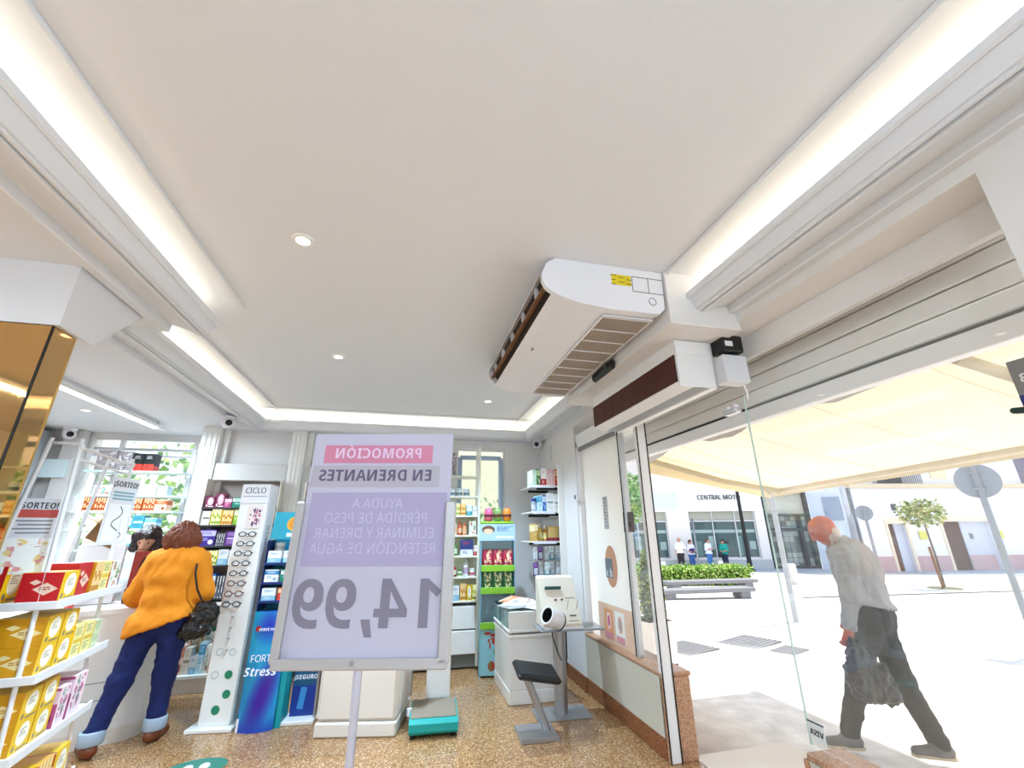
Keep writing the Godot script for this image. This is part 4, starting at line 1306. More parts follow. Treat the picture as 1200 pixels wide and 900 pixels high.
func buildings():
	var P := Vector2(13.313, -24.6)
	var u := Vector2(0.964, 0.266).normalized()
	var g := -0.66
	# --- shop with lettering ---
	var t = thing("shop_building", "white shop front across the square with big windows and the lettering CENTRAL MOTO", "building")
	var wallm := mat("pale_wall", Color(0.90, 0.88, 0.87), 0.8)
	var w := new_st()
	facade_box(w, P, u, -9.0, 7.95, 3.78, 9.0, 0.0, -0.5)
	facade_box(w, P, u, -9.0, 7.95, g - 0.1, -0.05, 0.0, -0.4)
	facade_box(w, P, u, 2.15, 3.45, -0.05, 2.6, 0.0, -0.4)
	facade_box(w, P, u, 7.4, 7.95, -0.05, 2.6, 0.0, -0.4)
	facade_box(w, P, u, -9.0, -0.6, -0.05, 2.6, 0.0, -0.4)
	obj("wall", w, wallm, t)
	obj("plinth", fb(P, u, -9.0, 7.95, g - 0.1, -0.1, 0.03, 0.0), mat("plinth_grey", Color(0.72, 0.73, 0.74), 0.7), t)
	obj("lintel", fb(P, u, -9.0, 7.95, 2.6, 2.78, 0.03, -0.4), wallm, t)
	obj("fascia_panel", fb(P, u, -9.0, 2.9, 2.78, 3.78, 0.02, -0.4), mat("fascia_blue", Color(0.82, 0.87, 0.92), 0.6), t)
	var fp = obj("fascia_panel", fb(P, u, 2.9, 7.95, 2.78, 3.78, 0.0, -0.4), mat("fascia_white", Color(0.90, 0.91, 0.93), 0.6), t)
	for k in 9:
		obj("fascia_slat", fb(P, u, 3.2, 7.6, 2.83 + 0.105 * k, 2.925 + 0.105 * k, 0.03, 0.0), mat("slat_white", Color(0.93, 0.93, 0.94), 0.5), fp)
	var tb := Basis(Vector3.UP, -atan2(u.y, u.x))
	var tc := P + u * 5.4 + Vector2(-u.y, u.x) * 0.06
	lettering("CENTRAL MOTO", 0.26, Vector3(tc.x, 3.42, tc.y), mat("letter_dark", Color(0.15, 0.13, 0.16), 0.6), t, tb, false, 0.03)
	var dark := mat("shop_glass", Color(0.30, 0.39, 0.39), 0.08)
	for k in [[-0.6, 2.15], [3.45, 7.4]]:
		var pn = obj("window", fb(P, u, k[0], k[1], -0.05, 2.6, -0.2, -0.3), dark, t)
		var f := new_st()
		for x in [k[0] + 0.04, lerpf(k[0], k[1], 0.36), lerpf(k[0], k[1], 0.7), k[1] - 0.04]: facade_box(f, P, u, x - 0.03, x + 0.03, -0.05, 2.6, -0.1, -0.2)
		facade_box(f, P, u, k[0], k[1], 2.02, 2.1, -0.1, -0.2)
		facade_box(f, P, u, k[0], k[1], -0.05, 0.03, -0.1, -0.2)
		obj("window_frame", f, M.alu, pn)
		for i in 5:
			var x := lerpf(k[0] + 0.3, k[1] - 0.5, i / 4.0)
			obj("display_panel", fb(P, u, x, x + 0.35, 0.1 + 0.35 * (i % 3), 0.9 + 0.3 * (i % 2), -0.18, -0.2), [mat("display_teal", Color(0.42, 0.55, 0.52), 0.5), mat("display_pale", Color(0.62, 0.7, 0.7), 0.5), mat("display_dark", Color(0.08, 0.1, 0.12), 0.4)][i % 3], pn)
		obj("blind", fb(P, u, k[0], k[1], 2.12, 2.58, -0.17, -0.2), mat("blind_beige", Color(0.66, 0.67, 0.62), 0.7), pn)
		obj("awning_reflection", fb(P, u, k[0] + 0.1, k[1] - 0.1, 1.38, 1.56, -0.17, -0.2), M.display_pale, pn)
	# --- dark glazed doorway ---
	t = thing("glazed_doorway", "tall dark framed doorway of glass blocks between shop and white house", "doorway")
	obj("wall", fb(P, u, 7.95, 10.7, 3.72, 9.0, 0.0, -0.5), wallm, t)
	obj("transom_panel", fb(P, u, 8.05, 10.6, 2.4, 3.72, -0.3, -0.4), mat("transom_cream", Color(0.80, 0.80, 0.74), 0.6), t)
	var gb = obj("glass_block_wall", fb(P, u, 8.05, 10.6, g, 2.3, -0.36, -0.42), mat("block_joint", Color(0.42, 0.46, 0.45), 0.6), t)
	for i in 8:
		for j in 10:
			obj("glass_block", fb(P, u, 8.1 + 0.31 * i, 8.37 + 0.31 * i, g + 0.05 + 0.295 * j, g + 0.31 + 0.295 * j, -0.33, -0.36), [mat("block_glass", Color(0.66, 0.71, 0.69), 0.15), mat("block_glass_dark", Color(0.40, 0.45, 0.45), 0.15)][1 if j in [3, 4] or (i * 7 + j * 3) % 5 == 0 else 0], gb)
	var fr := new_st()
	for x in [8.05, 8.7, 10.0, 10.6]: facade_box(fr, P, u, x - 0.08, x + 0.08, g, 3.75 if x in [8.05, 10.6] else 2.3, 0.0, -0.33)
	for y in [1.55, 2.35, 3.7]: facade_box(fr, P, u, 8.0, 10.65, y - 0.07, y + 0.07, 0.0, -0.33)
	facade_box(fr, P, u, 8.0, 10.65, g, g + 0.2, -0.02, -0.33)
	obj("door_frame", fr, mat("frame_dark", Color(0.10, 0.11, 0.13), 0.5), t)
	# --- white house ---
	var Q := Vector2(25.435, -19.561)
	var v := Vector2(0.987, 0.161).normalized()
	var gg := -0.75
	t = thing("white_house", "white two storey house with pink wainscot, brown doors and a balcony", "building")
	w = new_st()
	facade_box(w, Q, v, -1.2, 24.0, 2.25, 9.5, 0.0, -0.5)
	for k in [[-1.2, 0.75], [1.85, 4.05], [7.0, 24.0]]: facade_box(w, Q, v, k[0], k[1], gg - 0.1, 2.25, 0.0, -0.5)
	facade_box(w, Q, v, 0.75, 1.85, 1.78, 2.25, 0.0, -0.5)
	facade_box(w, Q, v, 4.05, 7.0, 1.88, 2.25, 0.0, -0.5)
	facade_box(w, Q, v, -1.2, -0.9, gg - 0.1, 9.5, 0.0, -0.5)
	obj("wall", w, mat("house_white", Color(0.92, 0.92, 0.94), 0.8), t)
	for k in [[-1.22, 0.7], [1.9, 4.0], [7.05, 24.0]]: obj("wainscot", fb(Q, v, k[0], k[1], gg - 0.1, 0.1, 0.04, 0.0), mat("wainscot_pink", Color(0.78, 0.66, 0.67), 0.8), t)
	for k in [[0.6, 1.95, 1.78], [3.9, 7.15, 1.88]]:
		var f := new_st()
		facade_box(f, Q, v, k[0], k[1], k[2], k[2] + 0.3, 0.05, 0.0)
		facade_box(f, Q, v, k[0], k[0] + 0.16, gg, k[2], 0.05, 0.0)
		facade_box(f, Q, v, k[1] - 0.16, k[1], gg, k[2], 0.05, 0.0)
		obj("door_surround", f, mat("surround_cream", Color(0.91, 0.86, 0.77), 0.8), t)
	for k in [[0.76, 1.3, 1.78], [4.06, 5.35, 1.88]]: obj("door", fb(Q, v, k[0], k[1], gg, k[2], -0.25, -0.35), mat("door_brown", Color(0.36, 0.24, 0.20), 0.7), t)
	obj("door_leaf", fb(Q, v, 1.3, 1.84, gg, 1.78, -0.2, -0.35), mat("leaf_grey", Color(0.80, 0.82, 0.88), 0.7), t)
	var lf = obj("door_leaf", fb(Q, v, 5.35, 7.0, gg, 1.88, -0.2, -0.35), M.leaf_grey, t)
	obj("wainscot", fb(Q, v, 5.35, 6.9, gg, 0.1, -0.17, -0.2), M.wainscot_pink, lf)
	obj("door_plate", fb(Q, v, 5.75, 5.95, 0.95, 1.25, -0.17, -0.2), mat("plate_grey", Color(0.5, 0.5, 0.52), 0.5), lf)
	for k in [[2.45, 2.9], [7.2, 7.55]]: obj("yellow_plate", fb(Q, v, k[0], k[1], 0.95, 1.4, 0.07, 0.05), mat("plate_yellow", Color(0.86, 0.84, 0.42), 0.6), t)
	obj("dark_plate", fb(Q, v, 1.3, 1.6, 2.5, 2.85, 0.04, 0.0), mat("plate_dark", Color(0.2, 0.23, 0.28), 0.6), t)
	var bal = obj("balcony_slab", fb(Q, v, -1.2, 24.0, 3.72, 3.95, 0.35, 0.0), mat("ledge_beige", Color(0.85, 0.79, 0.68), 0.8), t)
	var rl := new_st()
	for k in 26: facade_box(rl, Q, v, 0.35 + 0.12 * k, 0.38 + 0.12 * k, 3.95, 4.9, 0.3, 0.27)
	facade_box(rl, Q, v, 0.3, 3.5, 4.86, 4.92, 0.31, 0.26)
	tag(obj("railing", rl, mat("rail_dark", Color(0.22, 0.23, 0.26), 0.5), bal), "", "", "", "stuff")
	obj("balcony_door", fb(Q, v, 0.9, 2.4, 3.95, 6.2, 0.02, 0.0), mat("shutter_dark", Color(0.16, 0.17, 0.22), 0.6), t)
	obj("ornament", fb(Q, v, 4.3, 5.3, 4.25, 4.8, 0.06, 0.0), mat("ornament_cream", Color(0.93, 0.86, 0.72), 0.8), t)
	obj("window", fb(Q, v, 10.0, 11.6, 3.95, 6.2, 0.03, 0.0), mat("shutter_mauve", Color(0.45, 0.42, 0.5), 0.6), t)
	# blue-grey side of the white house with meter box and downpipe
	t = thing("side_wing", "narrow pale blue side wing with a meter box and a drain pipe", "building")
	var S := P + u * 10.7
	var e := Q + v * -1.2
	var su := (e - S).normalized()
	var sl := (e - S).length()
	obj("wall", fb(S, su, 0.0, sl - 0.3, g - 0.1, 9.0, 0.0, -0.3), mat("wing_blue", Color(0.84, 0.88, 0.94), 0.8), t)
	obj("meter_box", fb(S, su, 0.8, 1.7, 2.0, 3.3, 0.08, 0.0), mat("meter_grey", Color(0.55, 0.62, 0.72), 0.6), t)
	var pe := Q + v * -1.1 + Vector2(-v.y, v.x) * 0.1
	obj("drain_pipe", rod(Vector3(pe.x, g, pe.y), Vector3(pe.x, 5.0, pe.y), 0.07), mat("pipe_grey", Color(0.42, 0.45, 0.5), 0.5), t)
	# pavement in front of the facades
	var pv := new_st()
	facade_box(pv, P, u, -9.0, 10.5, g - 0.3, g + 0.06, 3.0, -0.3)
	facade_box(pv, Q, v, -2.0, 24.0, gg - 0.3, gg + 0.08, 2.6, -0.3)
	struct("floor_pavement", pv, mat("pavement_grey", Color(0.66, 0.69, 0.73), 0.7), "grey pavement at the foot of the far buildings", "ground")

# ---------- furniture ----------
const ORD := ["first", "second", "third", "fourth", "fifth", "sixth", "seventh", "eighth", "ninth", "tenth", "eleventh", "twelfth"]
const DESC := ["yellow carton with white oval", "red carton with pale diamonds", "ochre carton with pale diamonds", "pale yellow carton with print", "white and pink dotted packet", "violet carton", "yellow and white striped carton", "white carton with blue band", "amber brown striped carton", "black carton with red foot", "grey patterned packet", "plum carton with pink round face", "teal and white carton", "white carton with green foot", "dark navy striped carton", "orange and cream carton", "white carton with red foot", "blue carton with white band", "pale grey printed carton", "gold carton with cream band", "tan kraft packet", "green carton with cream band", "white carton with teal foot", "dark red mottled packet", "crimson snack pouch", "green snack pouch", "silver blister pack", "pale blue carton", "lime green carton", "white and red striped carton", "white and blue striped carton", "white and green striped carton", "pastel flower poster", "white card with a dark flourish", "pink portrait print", "dark red portrait panel", "blue panel with fruit print", "blue header card with a child portrait", "light blue carton", "white carton with grey band", "peach and orange carton", "sand coloured packet", "dark brown carton", "blue and white striped carton", "flyer", "flyer", "emblem", "grey sheet", "turquoise header with orange disc", "pale green packet", "honey yellow striped carton", "red carton with yellow band", "cream carton with yellow band", "navy carton with white foot", "white carton with light blue foot", "cream carton with orange stripes", "magenta carton with pink band", "sea green carton", "orange red carton", "beige printed carton", "pale green striped carton", "white carton with pink oval", "purple printed carton", "white carton with dark print"]

func carton(cell: int, size: Vector3, at: Vector3, turn: float, label: String, group: String, side := -1, called := "carton"):
	var o = obj(called, pack(size.x, size.y, size.z, cell, side), atlas)
	o.position = at
	o.rotation.y = turn
	return tag(o, label, "box" if called == "carton" else called.replace("_", " "), group)

func row(items: Array, from: Vector3, dir: Vector3, depth: float, turn: float, where: String, group: String, gap := 0.008):
	# items: [cell, width, height]; laid along dir from the left as one looks at them
	var at := 0.0
	var n := 0
	var facing := Basis(Vector3.UP, turn) * Vector3(0, 0, 1)
	for it in items:
		if it[0] >= 0:
			var p: Vector3 = from + dir * (at + it[1] * 0.5) - facing * (depth * 0.5)
			carton(it[0], Vector3(it[1], it[2], depth), p, turn + rng.randf_range(-0.05, 0.05), "%s, %s from left on %s" % [DESC[it[0]], ORD[mini(n, 11)], where], group)
			n += 1
		at += it[1] + gap
	return n

func bottle(label: String, at: Vector3, r: float, h: float, body: Color, cap: Color, band: Color, group: String, kind := "bottle", pump := false):
	var t = thing(kind, label, "jar" if kind == "jar" else "bottle", at, 0.0, group)
	var st := new_st()
	if kind == "jar":
		lathe(st, [Vector2(0, 0), Vector2(r * 0.95, 0.0), Vector2(r, 0.006), Vector2(r, h * 0.72), Vector2(r * 0.9, h * 0.76), Vector2(0, h * 0.76)], 14)
		obj("body", st, mat("b" + body.to_html(), body, 0.35), t)
		st = new_st()
		lathe(st, [Vector2(0, h * 0.76), Vector2(r * 1.02, h * 0.76), Vector2(r * 1.02, h * 0.97), Vector2(r * 0.95, h), Vector2(0, h)], 14)
	else:
		lathe(st, [Vector2(0, 0), Vector2(r * 0.94, 0.0), Vector2(r, 0.006), Vector2(r, h * 0.6), Vector2(r * 0.8, h * 0.7), Vector2(r * 0.38, h * 0.76), Vector2(r * 0.38, h * 0.8), Vector2(0, h * 0.8)], 14)
		obj("body", st, mat("b" + body.to_html(), body, 0.3), t)
		st = new_st()
		if pump:
			lathe(st, [Vector2(0, h * 0.79), Vector2(r * 0.5, h * 0.79), Vector2(r * 0.5, h * 0.86), Vector2(r * 0.15, h * 0.87), Vector2(r * 0.15, h * 0.95), Vector2(0, h * 0.95)], 10)
			bx(st, Vector3(r * 0.3, h * 0.97, 0), Vector3(r * 1.1, h * 0.05, r * 0.5), 0.002)
		else:
			lathe(st, [Vector2(0, h * 0.79), Vector2(r * 0.45, h * 0.79), Vector2(r * 0.42, h), Vector2(0, h)], 12)
	obj("cap", st, mat("b" + cap.to_html(), cap, 0.4), t)
	st = new_st()
	lathe(st, [Vector2(r * 1.01, h * 0.15), Vector2(r * 1.01, h * 0.52)], 14)
	obj("paper_label", st, mat("b" + band.to_html(), band, 0.5), t)
	return t

func pouch(w: float, h: float, d: float, cell: int) -> ArrayMesh:
	var key := "pouch%d %.2f" % [cell, h]
	if shared.has(key): return shared[key]
	var st := new_st()
	var m := h * 0.45
	var T := [Vector3(-w / 2, h, 0.002), Vector3(w / 2, h, 0.002)]
	for s in [1.0, -1.0]:
		var z: float = s * d / 2
		uvquad(st, [Vector3(-w / 2 * s, 0, z * 0.8), Vector3(w / 2 * s, 0, z * 0.8), Vector3(w / 2 * s, m, z), Vector3(-w / 2 * s, m, z)], cell, Vector2(0, 0.45), Vector2(1, 1), Vector3(0, 0, s))
		uvquad(st, [Vector3(-w / 2 * s, m, z), Vector3(w / 2 * s, m, z), Vector3(w / 2 * s, h, 0.002 * s), Vector3(-w / 2 * s, h, 0.002 * s)], cell, Vector2(0, 0), Vector2(1, 0.45), Vector3(0, 0.3, s))
		var x: float = s * w / 2
		uvquad(st, [Vector3(x, 0, -d * 0.4), Vector3(x, 0, d * 0.4), Vector3(x, m, d / 2), Vector3(x, m, -d / 2)], cell, Vector2(0, 0), Vector2(0.1, 0.1), Vector3(s, 0, 0))
		uvquad(st, [Vector3(x, m, -d / 2), Vector3(x, m, d / 2), Vector3(x, h, 0.002), Vector3(x, h, -0.002)], cell, Vector2(0, 0), Vector2(0.1, 0.1), Vector3(s, 0, 0))
	st.generate_normals()
	shared[key] = st.commit()
	return shared[key]

func pilaster(x0: float, x1: float, label: String):
	var t = thing("pilaster", label, "pilaster", Vector3((x0 + x1) * 0.5, 0, -5.99))
	t.set_meta("kind", "structure")
	var w := x1 - x0
	obj("shaft", box(Vector3(0, 1.383, 0.075), Vector3(w, 2.766, 0.15), 0.008), M.white_lacquer, t)
	for k in 3: obj("fluting", box(Vector3(-w * 0.28 + w * 0.28 * k, 1.4, 0.153), Vector3(w * 0.16, 2.6, 0.012), 0.005), M.white_lacquer, t)
	obj("side_strip", box(Vector3(w * 0.5 + 0.035, 1.383, 0.03), Vector3(0.07, 2.766, 0.06), 0.006), M.white_lacquer, t)

func furniture():
	# ----- wall bay between two pilasters -----
	pilaster(-2.47, -2.27, "white fluted pilaster between left window and product bay")
	pilaster(-1.46, -1.29, "white fluted pilaster right of the product bay, behind the poster")
	var t = thing("header_board", "plain white header board above the product bay", "board", Vector3(-1.86, 2.22, -5.86))
	obj("board", box(Vector3.ZERO, Vector3(0.79, 0.2, 0.03), 0.004), M.grey_panel, t)
	t = thing("header_board", "short white header board right of the second pilaster", "board", Vector3(-0.6, 2.22, -5.9))
	obj("board", box(Vector3.ZERO, Vector3(1.24, 0.2, 0.03), 0.004), M.grey_panel, t)
	t = thing("header_board", "pale blue header board in the far left corner behind the rack", "board", Vector3(-4.22, 2.28, -6.35))
	obj("board", box(Vector3.ZERO, Vector3(0.36, 0.22, 0.05), 0.004), mat("pale_blue_board", Color(0.80, 0.86, 0.88), 0.5), t)
	t = thing("corner_pilaster", "plain grey pilaster in the far left corner under the camera", "pilaster", Vector3(-4.08, 0, -6.42))
	t.set_meta("kind", "structure")
	obj("shaft", box(Vector3(0, 1.383, 0), Vector3(0.2, 2.766, 0.12), 0.01), M.grey_panel, t)
	t = thing("grey_cabinet", "grey rounded cabinet in the far left corner behind the rack", "cabinet", Vector3(-4.5, 0, -6.2))
	var st := new_st()
	lathe(st, [Vector2(0, 0), Vector2(0.25, 0), Vector2(0.25, 2.7), Vector2(0, 2.7)], 20, Transform3D(), true)
	obj("body", st, mat("cabinet_grey", Color(0.60, 0.62, 0.63), 0.6), t)
	t = thing("shelf_unit", "white wall shelf unit with six shelves between the two pilasters", "shelf unit", Vector3(-1.86, 0, -5.83))
	obj("side_panel", span(Vector3(-0.40, 0, -0.15), Vector3(-0.385, 2.12, 0.13), 0.002), M.cream_panel, t)
	obj("side_panel", span(Vector3(0.385, 0, -0.15), Vector3(0.40, 2.12, 0.13), 0.002), M.cream_panel, t)
	obj("back_panel", span(Vector3(-0.385, 0.05, -0.16), Vector3(0.385, 2.12, -0.15)), mat("back_taupe", Color(0.62, 0.58, 0.55), 0.6), t)
	for y in [0.86, 1.19, 1.39, 1.61, 1.80]: obj("shelf", span(Vector3(-0.385, y - 0.02, -0.15), Vector3(0.385, y, 0.14), 0.002), mat("shelf_dark", Color(0.16, 0.16, 0.17), 0.5), t)
	obj("shelf", span(Vector3(-0.39, 0.79, -0.15), Vector3(0.39, 0.82, 0.16), 0.004), M.white_lacquer, t)
	obj("shelf", span(Vector3(-0.40, 0.13, -0.15), Vector3(0.40, 0.165, 0.18), 0.004), M.white_lacquer, t)
	obj("plinth", span(Vector3(-0.39, 0.0, -0.15), Vector3(0.39, 0.13, 0.15), 0.003), M.cream_panel, t)
	# ----- reading glasses tower -----
	glasses_tower()
	vitamin_stands()
	# ----- white counter in the middle -----
	t = thing("counter", "low white counter with rounded edge behind the poster stand", "counter", Vector3(-0.267, 0, -4.217), -0.2115)
	obj("body", span(Vector3(-0.317, 0.1, -0.6), Vector3(0.317, 0.78, 0.0), 0.028), M.cream_panel, t)
	obj("plinth", span(Vector3(-0.319, 0.0, -0.59), Vector3(0.319, 0.102, 0.006), 0.012), M.cream_panel, t)
	obj("top", span(Vector3(-0.33, 0.78, -0.61), Vector3(0.33, 0.8, 0.012), 0.006), M.white_lacquer, t)
	obj("edge_trim", span(Vector3(0.318, 0.1, -0.58), Vector3(0.326, 0.78, -0.56)), M.brushed_steel, t)
	# ----- old weighing scale -----
	t = thing("weighing_scale", "teal platform weighing scale with tall white column", "scale", Vector3(0.345, 0, -4.25), -0.07)
	st = new_st()
	ext(st, [Vector2(0.2, 0.03), Vector2(0.215, 0.05), Vector2(0.215, 0.1), Vector2(0.19, 0.125), Vector2(-0.24, 0.125), Vector2(-0.24, 0.03)], frame(Vector3(0.19, 0, 0), Vector3(0, 0, 1), Vector3.UP), 0.38)
	obj("platform", st, mat("scale_teal", Color(0.05, 0.62, 0.60), 0.4), t)
	obj("rubber_mat", box(Vector3(0, 0.128, -0.03), Vector3(0.36, 0.01, 0.4), 0.004), mat("mat_taupe", Color(0.52, 0.47, 0.40), 0.8), t)
	for x in [-0.16, 0.16]:
		for z in [0.17, -0.2]: obj("foot", cyl(0.02, 0.035, 10, Vector3(x, 0, z)), M.black_plastic, t)
	var col = obj("column", box(Vector3(0.03, 0.69, -0.34), Vector3(0.21, 1.14, 0.16), 0.006), M.white_lacquer, t)
	obj("foot_block", box(Vector3(0.03, 0.06, -0.34), Vector3(0.21, 0.12, 0.16), 0.004), M.cream_panel, t)
	obj("coin_slot", box(Vector3(0.136, 1.23, -0.29), Vector3(0.004, 0.03, 0.02)), M.black_plastic, col)
	obj("teal_sticker", box(Vector3(0.136, 1.06, -0.29), Vector3(0.003, 0.1, 0.03)), M.scale_teal, col)
	obj("red_sticker", box(Vector3(0.136, 0.78, -0.29), Vector3(0.003, 0.06, 0.02)), mat("sticker_red", Color(0.7, 0.1, 0.15), 0.5), col)
	obj("arm_joint", cyl(0.02, 0.05, 10, Vector3(-0.2, 0.1, 0.02)), M.white_plastic, t)
	# ----- lit back shelves with drawers -----
	t = thing("back_shelves", "cream lit back shelf unit with seven shelves and drawers", "shelf unit", Vector3(0.35, 0, -5.85))
	for x in [-0.6, 0.585]: obj("upright", span(Vector3(x - 0.015, 0.03, -0.12), Vector3(x + 0.015, 2.62, 0.13), 0.003), mat("cream_lacquer", Color(0.92, 0.92, 0.86), 0.4), t)
	for y in [0.723, 0.99, 1.23, 1.475, 1.715, 1.955, 2.22]: obj("shelf", span(Vector3(-0.59, y - 0.022, -0.12), Vector3(0.57, y, 0.12), 0.003), M.cream_lacquer, t)
	obj("back_panel", span(Vector3(-0.59, 0.7, -0.14), Vector3(0.57, 1.7, -0.125)), mat("cream_back", Color(0.93, 0.93, 0.80), 0.5), t)
	for x in [-0.58, -0.195, 0.19]:
		for y in [0.16, 0.42]:
			var dr = obj("drawer", span(Vector3(x, y, -0.1), Vector3(x + 0.375, y + 0.245, 0.13), 0.005), M.white_lacquer, t)
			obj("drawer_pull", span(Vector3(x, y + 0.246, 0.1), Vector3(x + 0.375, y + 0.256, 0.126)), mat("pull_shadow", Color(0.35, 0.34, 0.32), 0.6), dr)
	obj("kick_board", span(Vector3(-0.58, 0.02, -0.1), Vector3(0.57, 0.155, 0.09)), mat("kick_grey", Color(0.45, 0.46, 0.44), 0.5), t)
	# ----- carton display with snack pouches -----
	t = thing("snack_display", "blue and green carton floor display with snack pouches", "display", Vector3(1.12, 0, -5.44), -0.12)
	var side := new_st()
	for x in [-0.2, 0.2]: sp(side, Vector3(x - 0.006, 0.0, -0.14), Vector3(x + 0.006, 1.6, 0.08))
	obj("side_wall", span(Vector3(-0.206, 0, -0.14), Vector3(-0.194, 1.42, 0.08)), mat("display_blue", Color(0.50, 0.68, 0.76), 0.5), t)
	obj("side_wall", span(Vector3(0.194, 0, -0.14), Vector3(0.206, 1.42, 0.08)), M.display_blue, t)
	obj("back_wall", span(Vector3(-0.2, 0, -0.145), Vector3(0.2, 1.42, -0.135)), mat("display_pale_blue", Color(0.75, 0.84, 0.86), 0.5), t)
	obj("header_card", card(Vector3(-0.23, 1.41, 0.085), Vector3(0.21, 1.41, 0.085), Vector3(0.21, 1.6, 0.085), Vector3(-0.23, 1.6, 0.085), 37, 0.008), atlas, t)
	for y in [1.1, 0.86, 0.5]:
		obj("tray", span(Vector3(-0.195, y - 0.015, -0.13), Vector3(0.195, y, 0.09)), M.display_blue, t)
		obj("tray_lip", span(Vector3(-0.2, y - 0.03, 0.088), Vector3(0.2, y + 0.04, 0.098), 0.003), mat("lip_green", Color(0.52, 0.75, 0.18), 0.5), t)
	obj("base_front", card(Vector3(-0.2, 0.02, 0.08), Vector3(0.2, 0.02, 0.08), Vector3(0.2, 0.48, 0.08), Vector3(-0.2, 0.48, 0.08), 36, 0.006), atlas, t)
	obj("side_print", card(Vector3(-0.2075, 0.05, -0.13), Vector3(-0.2075, 0.05, 0.07), Vector3(-0.2075, 0.75, 0.07), Vector3(-0.2075, 0.75, -0.13), 36, 0.001), atlas, t)
	obj("top_tray", span(Vector3(-0.2, 1.605, -0.1), Vector3(0.19, 1.63, 0.09), 0.003), M.lip_green, t)
	var B := Basis(Vector3.UP, -0.12)
	for k in [[1.1, 24, "crimson snack pouch with cream top"], [0.86, 25, "green snack pouch with cream top"]]:
		for i in 3:
			var o = obj("snack_pouch", pouch(0.115, 0.21, 0.05, k[1]), atlas)
			o.position = Vector3(1.12, k[0], -5.44) + B * Vector3(-0.122 + 0.122 * i, 0, 0.03)
			o.rotation.y = -0.12
			tag(o, "%s, %s in its row on the carton display" % [k[2], ["left", "middle", "right"][i]], "pouch", "%ss" % k[2])
	for i in 3:
		var q: Vector3 = Vector3(1.12, 1.63, -5.44) + B * Vector3(-0.11 + 0.115 * i, 0, 0)
		var c = thing("snack_tub", "round %s snack tub on top of the carton display" % ["pink", "green", "orange"][i], "tub", q, 0.0, "snack tubs on the carton display")
		st = new_st()
		lathe(st, [Vector2(0, 0), Vector2(0.038, 0), Vector2(0.052, 0.03), Vector2(0.055, 0.1), Vector2(0.04, 0.15), Vector2(0.0, 0.17)], 14)
		obj("tub", st, [mat("tub_pink", Color(0.85, 0.35, 0.5), 0.5), mat("tub_green", Color(0.45, 0.55, 0.3), 0.5), mat("tub_orange", Color(0.9, 0.5, 0.15), 0.5)][i], c)
		st = new_st()
		lathe(st, [Vector2(0.0565, 0.055), Vector2(0.0575, 0.085)], 14)
		obj("band", st, mat("tub_band", Color(0.35, 0.12, 0.15), 0.5), c)
	# ----- white display counter with glass top -----
	t = thing("display_counter", "white display counter with glass sided top and papers on it", "counter", Vector3(1.28, 0, -4.53))
	obj("body", span(Vector3(-0.225, 0.11, -0.72), Vector3(0.225, 0.54, 0.0), 0.006), M.white_lacquer, t)
	obj("plinth", span(Vector3(-0.23, 0.0, -0.72), Vector3(0.23, 0.11, 0.006), 0.006), M.white_lacquer, t)
	for y in [0.54, 0.585]: obj("ledge", span(Vector3(-0.24, y, -0.725), Vector3(0.24, y + 0.03, 0.012), 0.008), M.white_lacquer, t)
	obj("front_panel", span(Vector3(-0.23, 0.615, -0.02), Vector3(0.23, 0.77, 0.006), 0.004), M.white_lacquer, t)
	obj("glass_side", span(Vector3(-0.23, 0.615, -0.72), Vector3(-0.224, 0.765, -0.02)), mat("green_glass", Color(0.45, 0.60, 0.58), 0.08), t)
	obj("glass_top", span(Vector3(-0.235, 0.765, -0.725), Vector3(0.235, 0.775, -0.02)), mat("dark_glass_top", Color(0.12, 0.18, 0.17), 0.08), t)
	for z in [-0.3, -0.52]: obj("glass_post", span(Vector3(-0.234, 0.615, z), Vector3(-0.22, 0.765, z + 0.015)), M.alu, t)
	for k in [[1.16, -4.78, 0.3, 47, 0.006, "grey printed newspaper sheet at the bottom of the pile"], [1.2, -4.9, -0.4, 39, 0.014, "white leaflet lying crosswise on the newspaper"], [1.24, -5.02, 0.7, 40, 0.022, "leaflet with orange print on top of the pile"], [1.36, -4.68, 0.5, 18, 0.01, "blank white sheet hanging over the counter front edge"]]:
		var p = thing("paper_sheet", k[5], "paper", Vector3(k[0], 0.775 + k[4], k[1]), k[2])
		var w := 0.26
		st = card(Vector3(-w / 2, 0, 0.14), Vector3(w / 2, 0.01, 0.17), Vector3(w / 2, 0.03, -0.15), Vector3(-w / 2, 0.0, -0.14), k[3], 0.003)
		obj("sheet", st, atlas, p)
	# ----- shelves on the right wall -----
	t = thing("wall_shelves", "slatted wall panel with three white shelves in the right back corner", "shelf unit", Vector3(1.88, 0, -5.45))
	obj("side_post", span(Vector3(-0.075, 0.9, 0.345), Vector3(0.0, 2.3, 0.37), 0.004), M.white_lacquer, t)
	for k in 9:
		obj("slat", span(Vector3(-0.02, 0.9 + 0.155 * k, -0.5), Vector3(0.0, 1.045 + 0.155 * k, 0.34), 0.004), M.grey_panel, t)
	for y in [1.40, 1.74, 2.05]:
		var sh = obj("shelf", span(Vector3(-0.38, y - 0.018, -0.3), Vector3(-0.02, y, 0.3), 0.003), M.white_lacquer, t)
		obj("price_rail", span(Vector3(-0.385, y - 0.03, 0.3), Vector3(-0.1, y + 0.004, 0.306)), M.white_plastic, sh)
		for z in [-0.2, 0.2]: obj("bracket", span(Vector3(-0.3, y - 0.05, z), Vector3(-0.02, y - 0.018, z + 0.012)), M.black_plastic, sh)
	# ----- body analyser on a steel pedestal, and stool -----
	t = thing("health_kiosk", "cream blood pressure machine with white arm cuff on steel pedestal", "machine", Vector3(1.45, 0, -4.24), -0.06)
